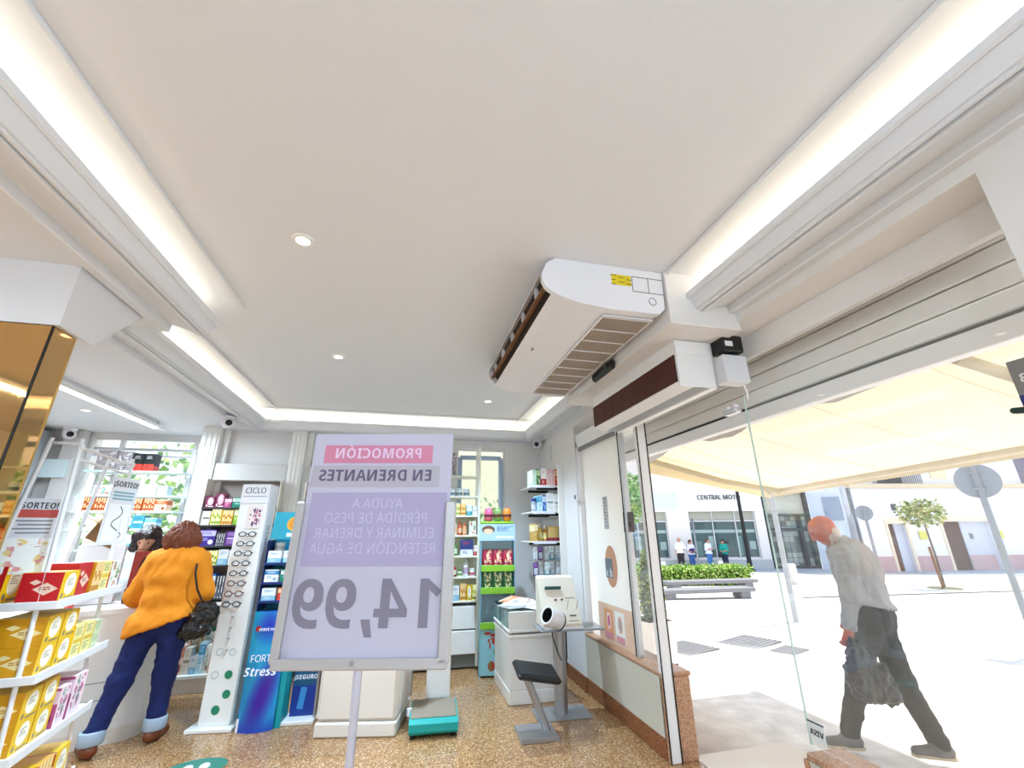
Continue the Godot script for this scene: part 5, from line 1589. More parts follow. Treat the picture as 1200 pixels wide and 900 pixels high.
	obj("base_plate", span(Vector3(-0.24, 0.0, -0.15), Vector3(0.24, 0.012, 0.15), 0.003), M.brushed_steel, t)
	obj("post", rod(Vector3(0, 0.01, 0), Vector3(0, 0.66, 0), 0.058, 18), M.brushed_steel, t)
	obj("table_board", span(Vector3(-0.2, 0.66, -0.16), Vector3(0.4, 0.675, 0.15), 0.004), mat("board_grey", Color(0.55, 0.56, 0.57), 0.3), t)
	st = new_st()
	ext(st, [Vector2(0.13, 0.69), Vector2(0.13, 0.72), Vector2(-0.1, 1.08), Vector2(-0.14, 1.1), Vector2(-0.16, 1.08), Vector2(-0.16, 0.69)], frame(Vector3(0.19, 0, 0), Vector3(0, 0, 1), Vector3.UP), 0.36)
	var dev = obj("console", st, mat("console_cream", Color(0.88, 0.85, 0.79), 0.45), t)
	obj("console_foot", span(Vector3(-0.16, 0.675, -0.15), Vector3(0.2, 0.692, 0.14), 0.004), M.white_plastic, t)
	var slope := Basis(Vector3.RIGHT, atan2(0.23, 0.36))
	var fb2 := func(x: float, s: float) -> Vector3: return Vector3(x, 0.72 + 0.36 * s, 0.13 - 0.23 * s) + slope * Vector3(0, 0, 0.002)
	obj("screen", box(fb2.call(-0.03, 0.74), Vector3(0.16, 0.06, 0.006), 0.001, slope), mat("screen_teal", Color(0.16, 0.33, 0.34), 0.12), dev)
	obj("red_button", box(fb2.call(-0.02, 0.5), Vector3(0.024, 0.024, 0.01), 0.004, slope), mat("button_red", Color(0.45, 0.08, 0.06), 0.4), dev)
	obj("grey_button", box(fb2.call(0.04, 0.5), Vector3(0.024, 0.024, 0.01), 0.004, slope), mat("button_slate", Color(0.25, 0.3, 0.33), 0.4), dev)
	var seam := new_st()
	for k in [[0.075, 0.3], [0.165, 0.3]]: bx(seam, fb2.call(k[0], k[1]), Vector3(0.004, 0.2, 0.003), 0, slope)
	for k in [0.06, 0.54]: bx(seam, fb2.call(0.12, k), Vector3(0.09, 0.004, 0.003), 0, slope)
	obj("printer_lid", seam, mat("seam_grey", Color(0.45, 0.43, 0.4), 0.6), dev)
	obj("paper_slot", box(fb2.call(0.12, 0.16), Vector3(0.06, 0.01, 0.006), 0.001, slope), M.black_plastic, dev)
	var ax := Vector3(-0.8, 0.42, 0.42).normalized()
	var cf := Transform3D(Basis(ax.cross(Vector3.UP).normalized(), ax, ax.cross(Vector3.UP).normalized().cross(ax)), Vector3(-0.03, 0.745, 0.17))
	st = new_st()
	lathe(st, [Vector2(0.0, 0.02), Vector2(0.058, 0.02), Vector2(0.06, 0.165), Vector2(0.074, 0.17), Vector2(0.076, 0.16), Vector2(0.076, 0.005), Vector2(0.07, 0.0), Vector2(0, 0.0)], 24, cf)
	var cuff = obj("arm_cuff", st, M.white_plastic, t)
	st = new_st()
	lathe(st, [Vector2(0.0, 0.024), Vector2(0.057, 0.024), Vector2(0.059, 0.166)], 24, cf)
	obj("cuff_lining", st, M.dark_rubber, cuff)
	st = new_st()
	lathe(st, [Vector2(0.0765, 0.0), Vector2(0.0765, 0.014), Vector2(0.06, -0.004)], 24, cf)
	obj("cuff_rim", st, M.dark_rubber, cuff)
	st = new_st()
	tube(st, [Vector3(-0.09, 0.74, 0.13), Vector3(-0.08, 0.62, 0.08), Vector3(-0.03, 0.48, 0.07), Vector3(0.0, 0.42, 0.062)], 0.005, 6)
	obj("cuff_cable", st, M.dark_rubber, t)
	st = new_st()
	tube(st, [Vector3(0.1, 0.66, -0.1), Vector3(0.11, 0.4, -0.14), Vector3(0.09, 0.05, -0.2)], 0.008, 6)
	obj("power_cable", st, M.dark_rubber, t)
	t = thing("stool", "low stool with tilted black padded seat on slanted steel leg", "stool", Vector3(1.12, 0, -3.9), -0.05)
	obj("base_plate", span(Vector3(-0.15, 0.0, -0.14), Vector3(0.15, 0.03, 0.14), 0.004), M.brushed_steel, t)
	obj("leg", rod(Vector3(0.09, 0.02, -0.01), Vector3(-0.07, 0.39, 0.0), 0.03, 16), M.brushed_steel, t)
	st = new_st()
	var sb := Basis(Vector3.BACK, -0.16) * Basis(Vector3.RIGHT, 0.12)
	bx(st, Vector3(0.01, 0.425, 0.0), Vector3(0.36, 0.05, 0.3), 0.02, sb)
	obj("seat", st, mat("seat_black", Color(0.06, 0.065, 0.07), 0.45), t)
	obj("seat_plate", box(Vector3(0.005, 0.396, 0.0), Vector3(0.22, 0.008, 0.2), 0.001, sb), M.brushed_steel, t)
	# ----- poster stand -----
	poster_stand()
	# ----- counter at the left, with its things -----
	t = thing("service_counter", "white rounded service counter behind the woman in mustard jumper", "counter", Vector3(-1.88, 0, -4.67), 0.364)
	var o := []
	for k in 9:
		var a := -PI / 2 + PI / 2 * k / 8.0
		o.append(Vector2(-0.22 + 0.22 * cos(a), 0.22 + 0.22 * sin(a)))
	o.append(Vector2(0, 0.6))
	o.append(Vector2(-1.7, 0.6))
	o.append(Vector2(-1.7, 0))
	var fr := Transform3D(Basis(Vector3.RIGHT, Vector3.FORWARD, Vector3.UP), Vector3.ZERO)
	for k in [["body", 0.1, 0.9, M.white_lacquer], ["plinth", 0.0, 0.1, M.cream_panel], ["top", 0.9, 0.94, M.white_lacquer]]:
		st = new_st()
		var f := fr
		f.origin = Vector3(0, k[1], 0.012 if k[0] == "top" else 0.0)
		ext(st, o, f, k[2] - k[1])
		obj(k[0], st, k[3], t)
	for y in [0.42, 0.3]: obj("groove", span(Vector3(-1.6, y, -0.002), Vector3(-0.25, y + 0.006, 0.002)), mat("groove_grey", Color(0.55, 0.55, 0.54), 0.6), t)
	# floor sticker at the very front
	t = thing("floor_sticker", "green floor sticker with white footprints at the lower picture edge", "sticker", Vector3(-1.27, 0.001, -4.02), 0.1)
	st = new_st()
	o = []
	for k in 24: o.append(Vector2(0.19 * cos(TAU * k / 24), 0.13 * sin(TAU * k / 24)))
	ext(st, o, fr, 0.0015)
	obj("sticker", st, mat("sticker_green", Color(0.16, 0.45, 0.38), 0.5), t)
	for x in [-0.05, 0.05]:
		st = new_st()
		o = []
		for k in 12: o.append(Vector2(x + 0.032 * cos(TAU * k / 12), 0.05 * sin(TAU * k / 12)))
		ext(st, o, fr, 0.0025)
		obj("footprint", st, M.white_plastic, t)

func glasses_tower():
	var t = thing("glasses_tower", "tall white reading glasses display tower lettered CICLO", "display", Vector3(-1.39, 0, -4.74), -0.14)
	obj("base_plate", span(Vector3(-0.19, 0.0, -0.14), Vector3(0.17, 0.03, 0.15), 0.006), M.white_lacquer, t)
	obj("body", span(Vector3(-0.125, 0.03, -0.1), Vector3(0.125, 1.95, 0.09), 0.006), M.white_lacquer, t)
	obj("header", span(Vector3(-0.127, 1.78, -0.1), Vector3(0.127, 1.96, 0.095), 0.004), M.white_plastic, t)
	lettering("CICLO", 0.05, Vector3(0.0, 1.9, 0.096), mat("letter_slate", Color(0.25, 0.25, 0.27), 0.6), t, Basis(), false, 0.002)
	obj("header_line", span(Vector3(-0.11, 1.845, 0.095), Vector3(0.11, 1.849, 0.0965)), M.letter_slate, t)
	obj("side_strip", span(Vector3(0.1255, 0.04, -0.06), Vector3(0.1275, 1.9, 0.06)), mat("pale_grey_strip", Color(0.86, 0.87, 0.88), 0.5), t)
	lettering("CICLO", 0.045, Vector3(0.1276, 1.5, 0.0), M.letter_slate, t, Basis(Vector3.UP, PI / 2) * Basis(Vector3.BACK, PI / 2), false, 0.001)
	obj("print_card", card(Vector3(-0.04, 1.56, 0.097), Vector3(0.09, 1.56, 0.097), Vector3(0.09, 1.76, 0.097), Vector3(-0.04, 1.76, 0.097), 34, 0.003), atlas, t)
	for k in [[-0.055, 0.56], [0.05, 0.555], [-0.06, 0.45], [0.05, 0.45], [0.06, 0.31], [-0.005, 0.20]]:
		var green: bool = k[1] < 0.32 or (k[0] > 0 and k[1] < 0.5)
		var st := new_st()
		var f := Transform3D(Basis(Vector3.RIGHT, PI / 2), Vector3(k[0], k[1] - (0.06 if k[1] < 0.5 else 0.0), 0.09))
		if green: lathe(st, [Vector2(0, 0.0), Vector2(0.034 if k[1] < 0.25 else 0.026, 0.0), Vector2(0.032, 0.003), Vector2(0, 0.003)], 20, f, false)
		else: lathe(st, [Vector2(0.022, 0.0), Vector2(0.03, 0.0), Vector2(0.03, 0.002), Vector2(0.022, 0.002), Vector2(0.022, 0.0)], 20, f, false)
		obj("emblem", st, mat("emblem_green", Color(0.12, 0.52, 0.38), 0.5) if green else mat("emblem_pale", Color(0.72, 0.78, 0.76), 0.5), t)
	for i in 12:
		var y := 1.49 - 0.083 * i
		obj("peg", box(Vector3(0, y, 0.1), Vector3(0.02, 0.008, 0.025), 0.002), mat("peg_grey", Color(0.6, 0.6, 0.62), 0.4), t)
	for i in 8:
		spectacles(i, Vector3(-1.39, 1.505 - 0.083 * i, -4.74) + Basis(Vector3.UP, -0.14) * Vector3(-0.004 * i, 0, 0.108))

func spectacles(i: int, at: Vector3):
	var col: Color = [Color(0.04, 0.04, 0.05), Color(0.10, 0.10, 0.12), Color(0.05, 0.05, 0.06), Color(0.06, 0.05, 0.05), Color(0.22, 0.2, 0.2), Color(0.32, 0.12, 0.08), Color(0.42, 0.20, 0.10), Color(0.10, 0.11, 0.08)][i]
	var nm: String = ["black", "dark grey", "black", "black", "grey", "dark red", "brown", "olive black"][i]
	var t = thing("reading_glasses", "%s rimmed reading glasses, %s from top on the white tower" % [nm, ORD[i]], "glasses", at, -0.14, "reading glasses on the tower")
	var m := mat("rim%d" % i, col, 0.35)
	for s in [-1.0, 1.0]:
		var st := new_st()
		var pts := []
		for k in 13:
			var a := TAU * k / 12.0
			pts.append(Vector3(s * 0.043 + 0.031 * cos(a), 0.02 * sin(a) * (1.0 + 0.15 * sin(a)), 0.0))
		tube(st, pts, 0.0042, 6, false)
		obj("rim", st, m, t)
		obj("lens", box(Vector3(s * 0.043, 0, 0), Vector3(0.05, 0.03, 0.001)), M.glass_pane, t)
		obj("temple", box(Vector3(s * 0.076, 0.008, -0.035), Vector3(0.004, 0.008, 0.075), 0.001), m, t)
	obj("bridge", box(Vector3(0, 0.006, 0), Vector3(0.026, 0.007, 0.005), 0.001), m, t)

func vitamin_stands():
	# gradient print of the carton
	var im := Image.create(64, 128, false, Image.FORMAT_RGB8)
	for y in 128:
		for x in 64:
			var u := x / 63.0
			var w := y / 127.0
			var c := Color.html("18a0c4").lerp(Color.html("1f8fd0"), w)
			var d1 := Vector2((u - 0.55) * 1.0, (w - 0.12) * 2.6).length()
			var d2 := Vector2((u - 0.72) * 1.0 - (0.55 - w) * 0.7, (w - 0.72) * 0.9).length()
			c = c.lerp(Color.html("1a2ab0"), clampf(1.0 - d1 / 0.5, 0, 1))
			c = c.lerp(Color.html("3a1796"), clampf(1.25 - d2 / 0.32, 0, 1))
			c = c.lerp(Color.html("1838b8"), clampf((w - 0.88) * 6.0, 0, 0.8))
			im.set_pixel(x, y, c)
	var gm := mat("violet_print", Color.WHITE, 0.35)
	gm.albedo_texture = ImageTexture.create_from_image(im)
	var teal := mat("carton_teal", Color(0.05, 0.55, 0.66), 0.4)
	var deep := mat("carton_deep", Color(0.05, 0.16, 0.42), 0.4)
	var base := Vector3(-1.07, 0, -4.56)
	var t = thing("supplement_display", "blue and violet carton floor display lettered FORTE Stress", "display", base, -0.1)
	obj("body", span(Vector3(-0.14, 0.0, -0.22), Vector3(0.14, 0.86, 0.0), 0.004), teal, t)
	# curved front with the print
	var st := new_st()
	var n := 8
	for i in n:
		var p := []
		for k in [i, i + 1]:
			var a := (float(k) / n - 0.5) * 1.7
			p.append(Vector3(0.14 * sin(a) / sin(0.85), 0, 0.05 * (cos(a) - cos(0.85)) / (1.0 - cos(0.85))))
		var us := [float(i) / n, float(i + 1) / n]
		var top := Vector3(0, 0.87, 0)
		for k in [[p[0], us[0], 1.0], [p[0] + top, us[0], 0.0], [p[1] + top, us[1], 0.0], [p[0], us[0], 1.0], [p[1] + top, us[1], 0.0], [p[1], us[1], 1.0]]:
			st.set_uv(Vector2(k[1], k[2]))
			st.add_vertex(k[0])
		var q := [p[0] + top, p[1] + top, Vector3(0, 0.87, -0.01)]
		for k in ([0, 1, 2] if (q[1] - q[0]).cross(q[2] - q[0]).y < 0 else [0, 2, 1]):
			st.set_uv(Vector2(0.5, 0.05))
			st.add_vertex(q[k])
	obj("printed_front", st, gm, t)
	obj("side_wing", span(Vector3(0.142, 0.0, -0.2), Vector3(0.185, 0.86, -0.02), 0.003), mat("wing_teal", Color(0.04, 0.62, 0.66), 0.4), t)
	obj("white_corner", span(Vector3(-0.142, 0.0, 0.0), Vector3(-0.1, 0.09, 0.012)), M.white_plastic, t)
	var wl := mat("letter_white", Color(0.95, 0.97, 1.0), 0.5)
	lettering("FORTÉ", 0.05, Vector3(0.0, 0.52, 0.053), wl, t, Basis(), false, 0.002)
	lettering("Stress", 0.062, Vector3(-0.005, 0.425, 0.053), wl, t, Basis(Vector3(1, 0, 0), Vector3(0.18, 1, 0), Vector3(0, 0, 1)), true, 0.002)
	lettering("FORTÉ Pharma", 0.02, Vector3(0.03, 0.735, 0.055), wl, t, Basis(), true, 0.002)
	st = new_st()
	lathe(st, [Vector2(0, 0), Vector2(0.022, 0.0), Vector2(0.022, 0.003), Vector2(0, 0.003)], 18, Transform3D(Basis(Vector3.RIGHT, PI / 2), Vector3(-0.075, 0.742, 0.05)), false)
	obj("logo_disc", st, mat("logo_red", Color(0.62, 0.06, 0.14), 0.5), t)
	# upper shelves
	obj("back_card", span(Vector3(-0.14, 0.86, -0.22), Vector3(0.15, 1.62, -0.21), 0.002), mat("back_turquoise", Color(0.04, 0.50, 0.62), 0.4), t)
	obj("side_card", span(Vector3(-0.145, 0.86, -0.22), Vector3(-0.138, 1.45, -0.02), 0.001), deep, t)
	obj("side_card", span(Vector3(0.145, 0.86, -0.22), Vector3(0.152, 1.45, -0.02), 0.001), deep, t)
	for y in [0.95, 1.1, 1.26]: obj("shelf_card", span(Vector3(-0.138, y - 0.02, -0.21), Vector3(0.146, y, -0.01), 0.001), deep, t)
	obj("header_card", card(Vector3(-0.12, 1.46, 0.01), Vector3(0.17, 1.46, 0.01), Vector3(0.18, 1.7, 0.01), Vector3(-0.1, 1.7, 0.01), 48, 0.008), atlas, t)
	var W := Transform3D(Basis(Vector3.UP, -0.1), base)
	var rows := [[0.95, [54, 51]], [1.1, [7, 12]], [1.26, [54, 54]], [0.87, [30, 58]]]
	var names := ["lowest", "middle", "top", "bottom"]
	for r in 3:
		for i in 2:
			carton(rows[r][1][i], Vector3(0.115, 0.1, 0.08), W * Vector3(-0.066 + 0.135 * i, rows[r][0], -0.06), -0.1, "%s, %s on the %s shelf of the blue display" % [DESC[rows[r][1][i]], ["left", "right"][i], names[r]], "supplement cartons on the blue display")
	for i in 2:
		bottle("%s vitamin tub standing behind cartons on the blue display top shelf" % ["white", "teal"][i], W * Vector3(-0.08 + 0.15 * i, 1.26, -0.16), 0.045, 0.17, [Color(0.9, 0.9, 0.9), Color(0.1, 0.5, 0.55)][i], Color(0.9, 0.9, 0.88), Color(0.85, 0.87, 0.85), "vitamin tubs on the blue display", "jar")
	# second, lower display with its tray
	t = thing("supplement_display", "lower blue carton display half hidden behind the white counter", "display", Vector3(-0.74, 0, -4.7), -0.08)
	obj("body", span(Vector3(-0.11, 0.03, -0.12), Vector3(0.09, 0.72, 0.0), 0.003), mat("carton_petrol", Color(0.03, 0.33, 0.48), 0.4), t)
	st = new_st()
	uvquad(st, [Vector3(-0.11, 0.03, 0.002), Vector3(0.09, 0.03, 0.002), Vector3(0.09, 0.45, 0.002), Vector3(-0.11, 0.45, 0.002)], 0, Vector2.ZERO, Vector2.ONE, Vector3.BACK)
	obj("lower_panel", span(Vector3(-0.108, 0.03, 0.0), Vector3(0.088, 0.25, 0.004)), mat("panel_royal", Color(0.03, 0.20, 0.55), 0.4), t)
	lettering("¡SEGURO!", 0.034, Vector3(0.0, 0.315, 0.001), wl, t, Basis(), true, 0.002)
	obj("glass_print", box(Vector3(-0.02, 0.16, 0.006), Vector3(0.05, 0.16, 0.004), 0.001, Basis(Vector3.BACK, -0.12)), mat("print_sky", Color(0.2, 0.55, 0.8), 0.3), t)
	obj("tray", span(Vector3(-0.14, 0.0, -0.14), Vector3(0.12, 0.028, 0.12), 0.004), M.white_lacquer, t)
	obj("metal_upright", span(Vector3(0.1, 0.03, -0.1), Vector3(0.115, 0.75, -0.08)), M.brushed_steel, t)
	obj("metal_upright", span(Vector3(0.1, 0.03, 0.04), Vector3(0.115, 0.75, 0.06)), M.brushed_steel, t)

func poster_stand():
	# seen from behind: the print shows through the paper in mirror writing
	var bl := Vector3(-0.351, 1.133, -1.605)
	var br := Vector3(0.148, 1.130, -1.495)
	var up := Vector3(0.0105, 0.705, -0.0315)
	var x := (br - bl)
	var W := x.length()
	var X := x.normalized()
	var U := (up - X * up.dot(X)).normalized()
	var N := X.cross(U).normalized()      # towards the viewer
	var t = thing("poster_stand", "poster on a silver frame stand reading PROMOCION EN DRENANTES, seen from behind", "poster stand", Vector3(-0.105, 0, -1.55))
	t.basis = Basis()
	var B := Basis(X, U, N)
	var org: Vector3 = bl - t.position
	var H := 0.706
	var fh := 0.472
	var at := func(u: float, v: float, d: float) -> Vector3: return org + X * (u * W) + U * v + N * d
	obj("paper", box(at.call(0.5, H / 2 + 0.005, -0.006), Vector3(W * 0.965, H, 0.0016), 0, B), M.poster_paper, t)
	# tinted areas of the print
	obj("lilac_panel", box(at.call(0.508, 0.3865, -0.0045), Vector3(W * 0.905, 0.235, 0.0008), 0, B), mat("print_lilac", Color(0.667, 0.632, 0.760), 0.6), t)
	obj("pink_band", box(at.call(0.470, 0.6376, -0.0045), Vector3(W * 0.75, 0.064, 0.0008), 0, B), mat("print_pink", Color(0.796, 0.503, 0.608), 0.6), t)
	obj("grey_band", box(at.call(0.465, 0.5600, -0.0045), Vector3(W * 0.87, 0.074, 0.0008), 0, B), mat("print_warm_grey", Color(0.702, 0.679, 0.725), 0.6), t)
	var MB := B * Basis(Vector3.UP, PI)
	var pale := mat("print_pale", Color(0.772, 0.749, 0.854), 0.6)
	var rose := mat("print_rose_white", Color(0.889, 0.772, 0.877), 0.6)
	lettering("PROMOCIÓN", 0.036, at.call(0.470, 0.6400, -0.0035), rose, t, MB, true, 0.0008)
	lettering("EN DRENANTES", 0.039, at.call(0.465, 0.5619, -0.0035), mat("print_slate", Color(0.374, 0.339, 0.445), 0.6), t, MB, true, 0.0008)
	var k := 0
	for s in ["AYUDA A", "PÉRDIDA DE PESO", "ELIMINAR Y DRENAR", "RETENCIÓN DE AGUA"]:
		lettering(s, 0.031, at.call(0.500, (0.482 - 0.052 * k) * 0.9229 + 0.022, -0.0035), pale, t, MB, false, 0.0008)
		k += 1
	lettering("14,99", 0.14, at.call(0.500, 0.1598, -0.0035), mat("print_price", Color(0.503, 0.480, 0.550), 0.6), t, MB, true, 0.0008)
	# silver U shaped frame
	var fm := mat("frame_silver", Color(0.74, 0.73, 0.73), 0.35, 0.3)
	obj("frame_bottom", box(at.call(0.5, 0.0, 0.0), Vector3(W + 0.012, 0.03, 0.026), 0.004, B), fm, t)
	obj("frame_side", box(at.call(0.0, fh / 2, 0.0), Vector3(0.026, fh, 0.022), 0.004, B), fm, t)
	obj("frame_side", box(at.call(0.992, fh / 2, 0.0), Vector3(0.034, fh, 0.026), 0.004, B), fm, t)
	obj("inner_lip", box(at.call(0.965, fh / 2 + 0.01, -0.002), Vector3(0.012, fh - 0.02, 0.012), 0.002, B), mat("lip_grey", Color(0.55, 0.54, 0.6), 0.4), t)
	obj("clear_cover", box(at.call(0.5, fh / 2, -0.009), Vector3(W * 0.96, fh, 0.002), 0, B), M.glass_pane, t)
	obj("frame_screw", box(at.call(0.46, 0.004, 0.013), Vector3(0.014, 0.014, 0.006), 0.002, B), M.brushed_steel, t)
	obj("pole", rod(Vector3(0.005, 0.0, 0.0), Vector3(0.0, 1.14, -0.01), 0.0125, 14), mat("pole_silver", Color(0.78, 0.78, 0.84), 0.3, 0.4), t)
	var st := new_st()
	lathe(st, [Vector2(0, 0), Vector2(0.17, 0), Vector2(0.17, 0.01), Vector2(0.03, 0.02), Vector2(0.0, 0.02)], 28)
	obj("base_disc", st, M.brushed_steel, t)

# ---------- wire rack at the left ----------
func rack():
	var at := Vector3(-1.55, 0, -2.66)
	var turn := 0.156
	var F := Transform3D(Basis(Vector3.UP, turn), at)
	var t = thing("wire_rack", "white wire display rack with four shelves of yellow cartons", "rack", at, turn)
	var wm = M.white_metal
	var L := 0.71
	var ends := {}
	for k in [[-0.02, 0.0], [-L + 0.02, 1.0]]:
		for s in [[-0.03, -0.115, "front"], [-0.42, -0.235, "back"]]:
			obj("post", rod(Vector3(s[0], 0.02, k[0]), Vector3(s[1], 1.98, k[0]), 0.0105, 8), wm, t)
		obj("end_bar", rod(Vector3(-0.235, 1.955, k[0]), Vector3(-0.11, 1.955, k[0]), 0.007, 8), wm, t)
		obj("joint", box(Vector3(-0.11, 1.94, k[0]), Vector3(0.024, 0.03, 0.024), 0.005), wm, t)
		obj("foot", box(Vector3(-0.225, 0.012, k[0]), Vector3(0.46, 0.02, 0.03), 0.004), wm, t)
	obj("top_bar", rod(Vector3(-0.12, 1.94, -0.02), Vector3(-0.12, 1.94, -L + 0.02), 0.007, 8), wm, t)
	obj("top_bar", rod(Vector3(-0.12, 1.88, -0.02), Vector3(-0.12, 1.88, -L + 0.02), 0.007, 8), wm, t)
	for y in [0.31, 0.61, 0.91, 1.21]:
		var sh = obj("shelf", span(Vector3(-0.46, y - 0.012, -L), Vector3(0.0, y, 0.0), 0.003), mat("shelf_pale", Color(0.86, 0.86, 0.87), 0.4), t)
		obj("shelf_lip", span(Vector3(-0.004, y - 0.03, -L), Vector3(0.006, y + 0.012, 0.004), 0.003), wm, sh)
		obj("shelf_end", span(Vector3(-0.46, y - 0.03, -0.002), Vector3(0.0, y + 0.006, 0.006), 0.003), wm, sh)
	# cartons: rows face the aisle (+x), their sides look to the near end
	var put_carton := func(cell: int, side: int, size: Vector3, x: float, y: float, z: float, label: String, group: String):
		carton(cell, size, F * Vector3(x, y, z), turn + PI / 2, label, group, side)
	var g := "cartons on the wire rack"
	# top shelf: two red columns, then yellow packs
	put_carton.call(0, 1, Vector3(0.15, 0.13, 0.15), -0.09, 1.21, -0.085, "red and yellow carton at the near front corner of the top rack shelf", g)
	put_carton.call(0, 1, Vector3(0.15, 0.16, 0.2), -0.33, 1.21, -0.1, "red carton behind the front one at the near end of top rack shelf", g)
	put_carton.call(1, 1, Vector3(0.15, 0.16, 0.18), -0.12, 1.21, -0.25, "red carton with pale diamonds, second along the top rack shelf", g)
	put_carton.call(50, 2, Vector3(0.1, 0.155, 0.16), -0.10, 1.21, -0.385, "honey yellow carton, third along the top rack shelf", g)
	put_carton.call(3, 50, Vector3(0.1, 0.155, 0.15), -0.10, 1.21, -0.495, "pale yellow carton, fourth along the top rack shelf", g)
	put_carton.call(55, 15, Vector3(0.12, 0.15, 0.13), -0.09, 1.21, -0.625, "cream and orange striped carton at the far end of top rack shelf", g)
	for r in [[0.91, "second"], [0.61, "third"]]:
		for i in 2:
			for j in 2:
				put_carton.call(0, 2, Vector3(0.14, 0.118, 0.18), -0.115, r[0] + 0.119 * j, -0.09 - 0.15 * i, "yellow carton with white oval, %s of column %s on %s rack shelf" % [["bottom", "top"][j], ["one", "two"][i], r[1]], g)
			put_carton.call(0, 2, Vector3(0.14, 0.118, 0.16), -0.32, r[0], -0.09 - 0.15 * i, "yellow carton in the back row behind column %s on %s rack shelf" % [["one", "two"][i], r[1]], g)
	put_carton.call(3, 0, Vector3(0.1, 0.15, 0.14), -0.09, 0.91, -0.36, "pale yellow printed carton, left of its pair on second rack shelf", g)
	put_carton.call(3, 0, Vector3(0.1, 0.15, 0.14), -0.09, 0.91, -0.47, "pale yellow printed carton, right of its pair on second rack shelf", g)
	put_carton.call(60, 3, Vector3(0.07, 0.14, 0.1), -0.07, 0.91, -0.575, "narrow pale green striped packet at far end of second rack shelf", g)
	put_carton.call(12, 12, Vector3(0.14, 0.06, 0.12), -0.3, 1.03, -0.09, "flat teal carton lying on the back row of second rack shelf", g)
	put_carton.call(23, 12, Vector3(0.18, 0.05, 0.12), -0.3, 1.03, -0.28, "flat dark red packet lying on the back row of second rack shelf", g)
	put_carton.call(4, 56, Vector3(0.1, 0.17, 0.13), -0.08, 0.61, -0.385, "white and pink dotted carton, left of its pair on third rack shelf", g)
	put_carton.call(4, 56, Vector3(0.14, 0.19, 0.13), -0.08, 0.61, -0.53, "taller white and pink dotted carton at far end of third rack shelf", g)
	put_carton.call(57, 56, Vector3(0.2, 0.14, 0.12), -0.28, 0.61, -0.5, "sea green carton in the back row of third rack shelf", g)
	put_carton.call(1, 1, Vector3(0.15, 0.15, 0.18), -0.11, 0.31, -0.09, "red carton at the near end of the bottom rack shelf", g)
	put_carton.call(0, 15, Vector3(0.14, 0.17, 0.17), -0.105, 0.31, -0.25, "yellow and orange carton, second along the bottom rack shelf", g)
	put_carton.call(50, 15, Vector3(0.14, 0.15, 0.17), -0.105, 0.31, -0.41, "honey yellow carton, third along the bottom rack shelf", g)
	put_carton.call(0, 58, Vector3(0.14, 0.15, 0.17), -0.105, 0.31, -0.57, "yellow carton at the far end of the bottom rack shelf", g)
	put_carton.call(30, 17, Vector3(0.14, 0.12, 0.16), -0.34, 0.73, -0.09, "blue and white carton on top of the back row of third shelf", g)
	# posters hung in the rack
	var p = thing("raffle_poster", "white poster headed SORTEO hung at the near end of the wire rack", "poster", F * Vector3(-0.205, 1.335, -0.04), turn + 0.3)
	p.scale = Vector3(0.68, 0.84, 1.0)
	obj("sheet", box(Vector3(0, 0.205, 0), Vector3(0.27, 0.41, 0.003)), M.white_plastic, p)
	lettering("¡SORTEO!", 0.034, Vector3(0.0, 0.37, 0.002), M.letter_slate, p, Basis(), true, 0.001)
	obj("red_band", box(Vector3(0, 0.325, 0.002), Vector3(0.22, 0.045, 0.001)), mat("band_salmon", Color(0.80, 0.33, 0.30), 0.6), p)
	for i in 4: obj("text_line", box(Vector3(0.01 * (i % 2), 0.285 - 0.022 * i, 0.002), Vector3(0.19 - 0.02 * (i % 2), 0.008, 0.001)), mat("text_grey", Color(0.55, 0.55, 0.57), 0.6), p)
	obj("flower_print", card(Vector3(-0.12, 0.005, 0.002), Vector3(0.12, 0.005, 0.002), Vector3(0.12, 0.19, 0.002), Vector3(-0.12, 0.19, 0.002), 32, 0.001), atlas, p)
	p = thing("raffle_poster", "second narrow SORTEO poster turned aside at the far end of the rack", "poster", F * Vector3(-0.10, 1.45, -0.66), turn + 1.28)
	obj("sheet", box(Vector3(0, 0.2, 0), Vector3(0.22, 0.4, 0.003)), M.white_plastic, p)
	lettering("¡SORTEO!", 0.034, Vector3(0.0, 0.36, 0.002), M.letter_slate, p, Basis(), true, 0.001)
	for i in 3: obj("text_line", box(Vector3(0, 0.31 - 0.02 * i, 0.002), Vector3(0.17, 0.012, 0.001)), mat("text_blue", Color(0.55, 0.7, 0.75), 0.6), p)
	obj("flourish_print", card(Vector3(-0.09, 0.02, 0.002), Vector3(0.09, 0.02, 0.002), Vector3(0.09, 0.24, 0.002), Vector3(-0.09, 0.24, 0.002), 33, 0.001), atlas, p)
	# things behind the rack, on the service counter
	var c = thing("cardboard_box", "tilted brown cardboard flap box standing behind the rack poster", "box", Vector3(-2.62, 1.43, -4.86), 0.4)
	obj("box", box(Vector3(0, 0.1, 0), Vector3(0.22, 0.2, 0.12), 0.003, Basis(Vector3.BACK, -0.45)), mat("cardboard", Color(0.50, 0.36, 0.22), 0.8), c)
	obj("flap", box(Vector3(-0.1, 0.2, 0.08), Vector3(0.16, 0.004, 0.1), 0.001, Basis(Vector3.BACK, -0.5)), M.cardboard, c)
	c = thing("card_holder", "white leaflet stand carrying the brown cardboard box on the service counter", "stand", Vector3(-2.62, 0.945, -4.86), 0.36)
	obj("back", span(Vector3(-0.16, 0, -0.06), Vector3(0.16, 0.48, 0.05), 0.004), M.white_plastic, c)
	c = thing("counter_display", "dark red counter display with a portrait print beside the woman", "display", Vector3(-2.28, 0.945, -4.95), 0.3)
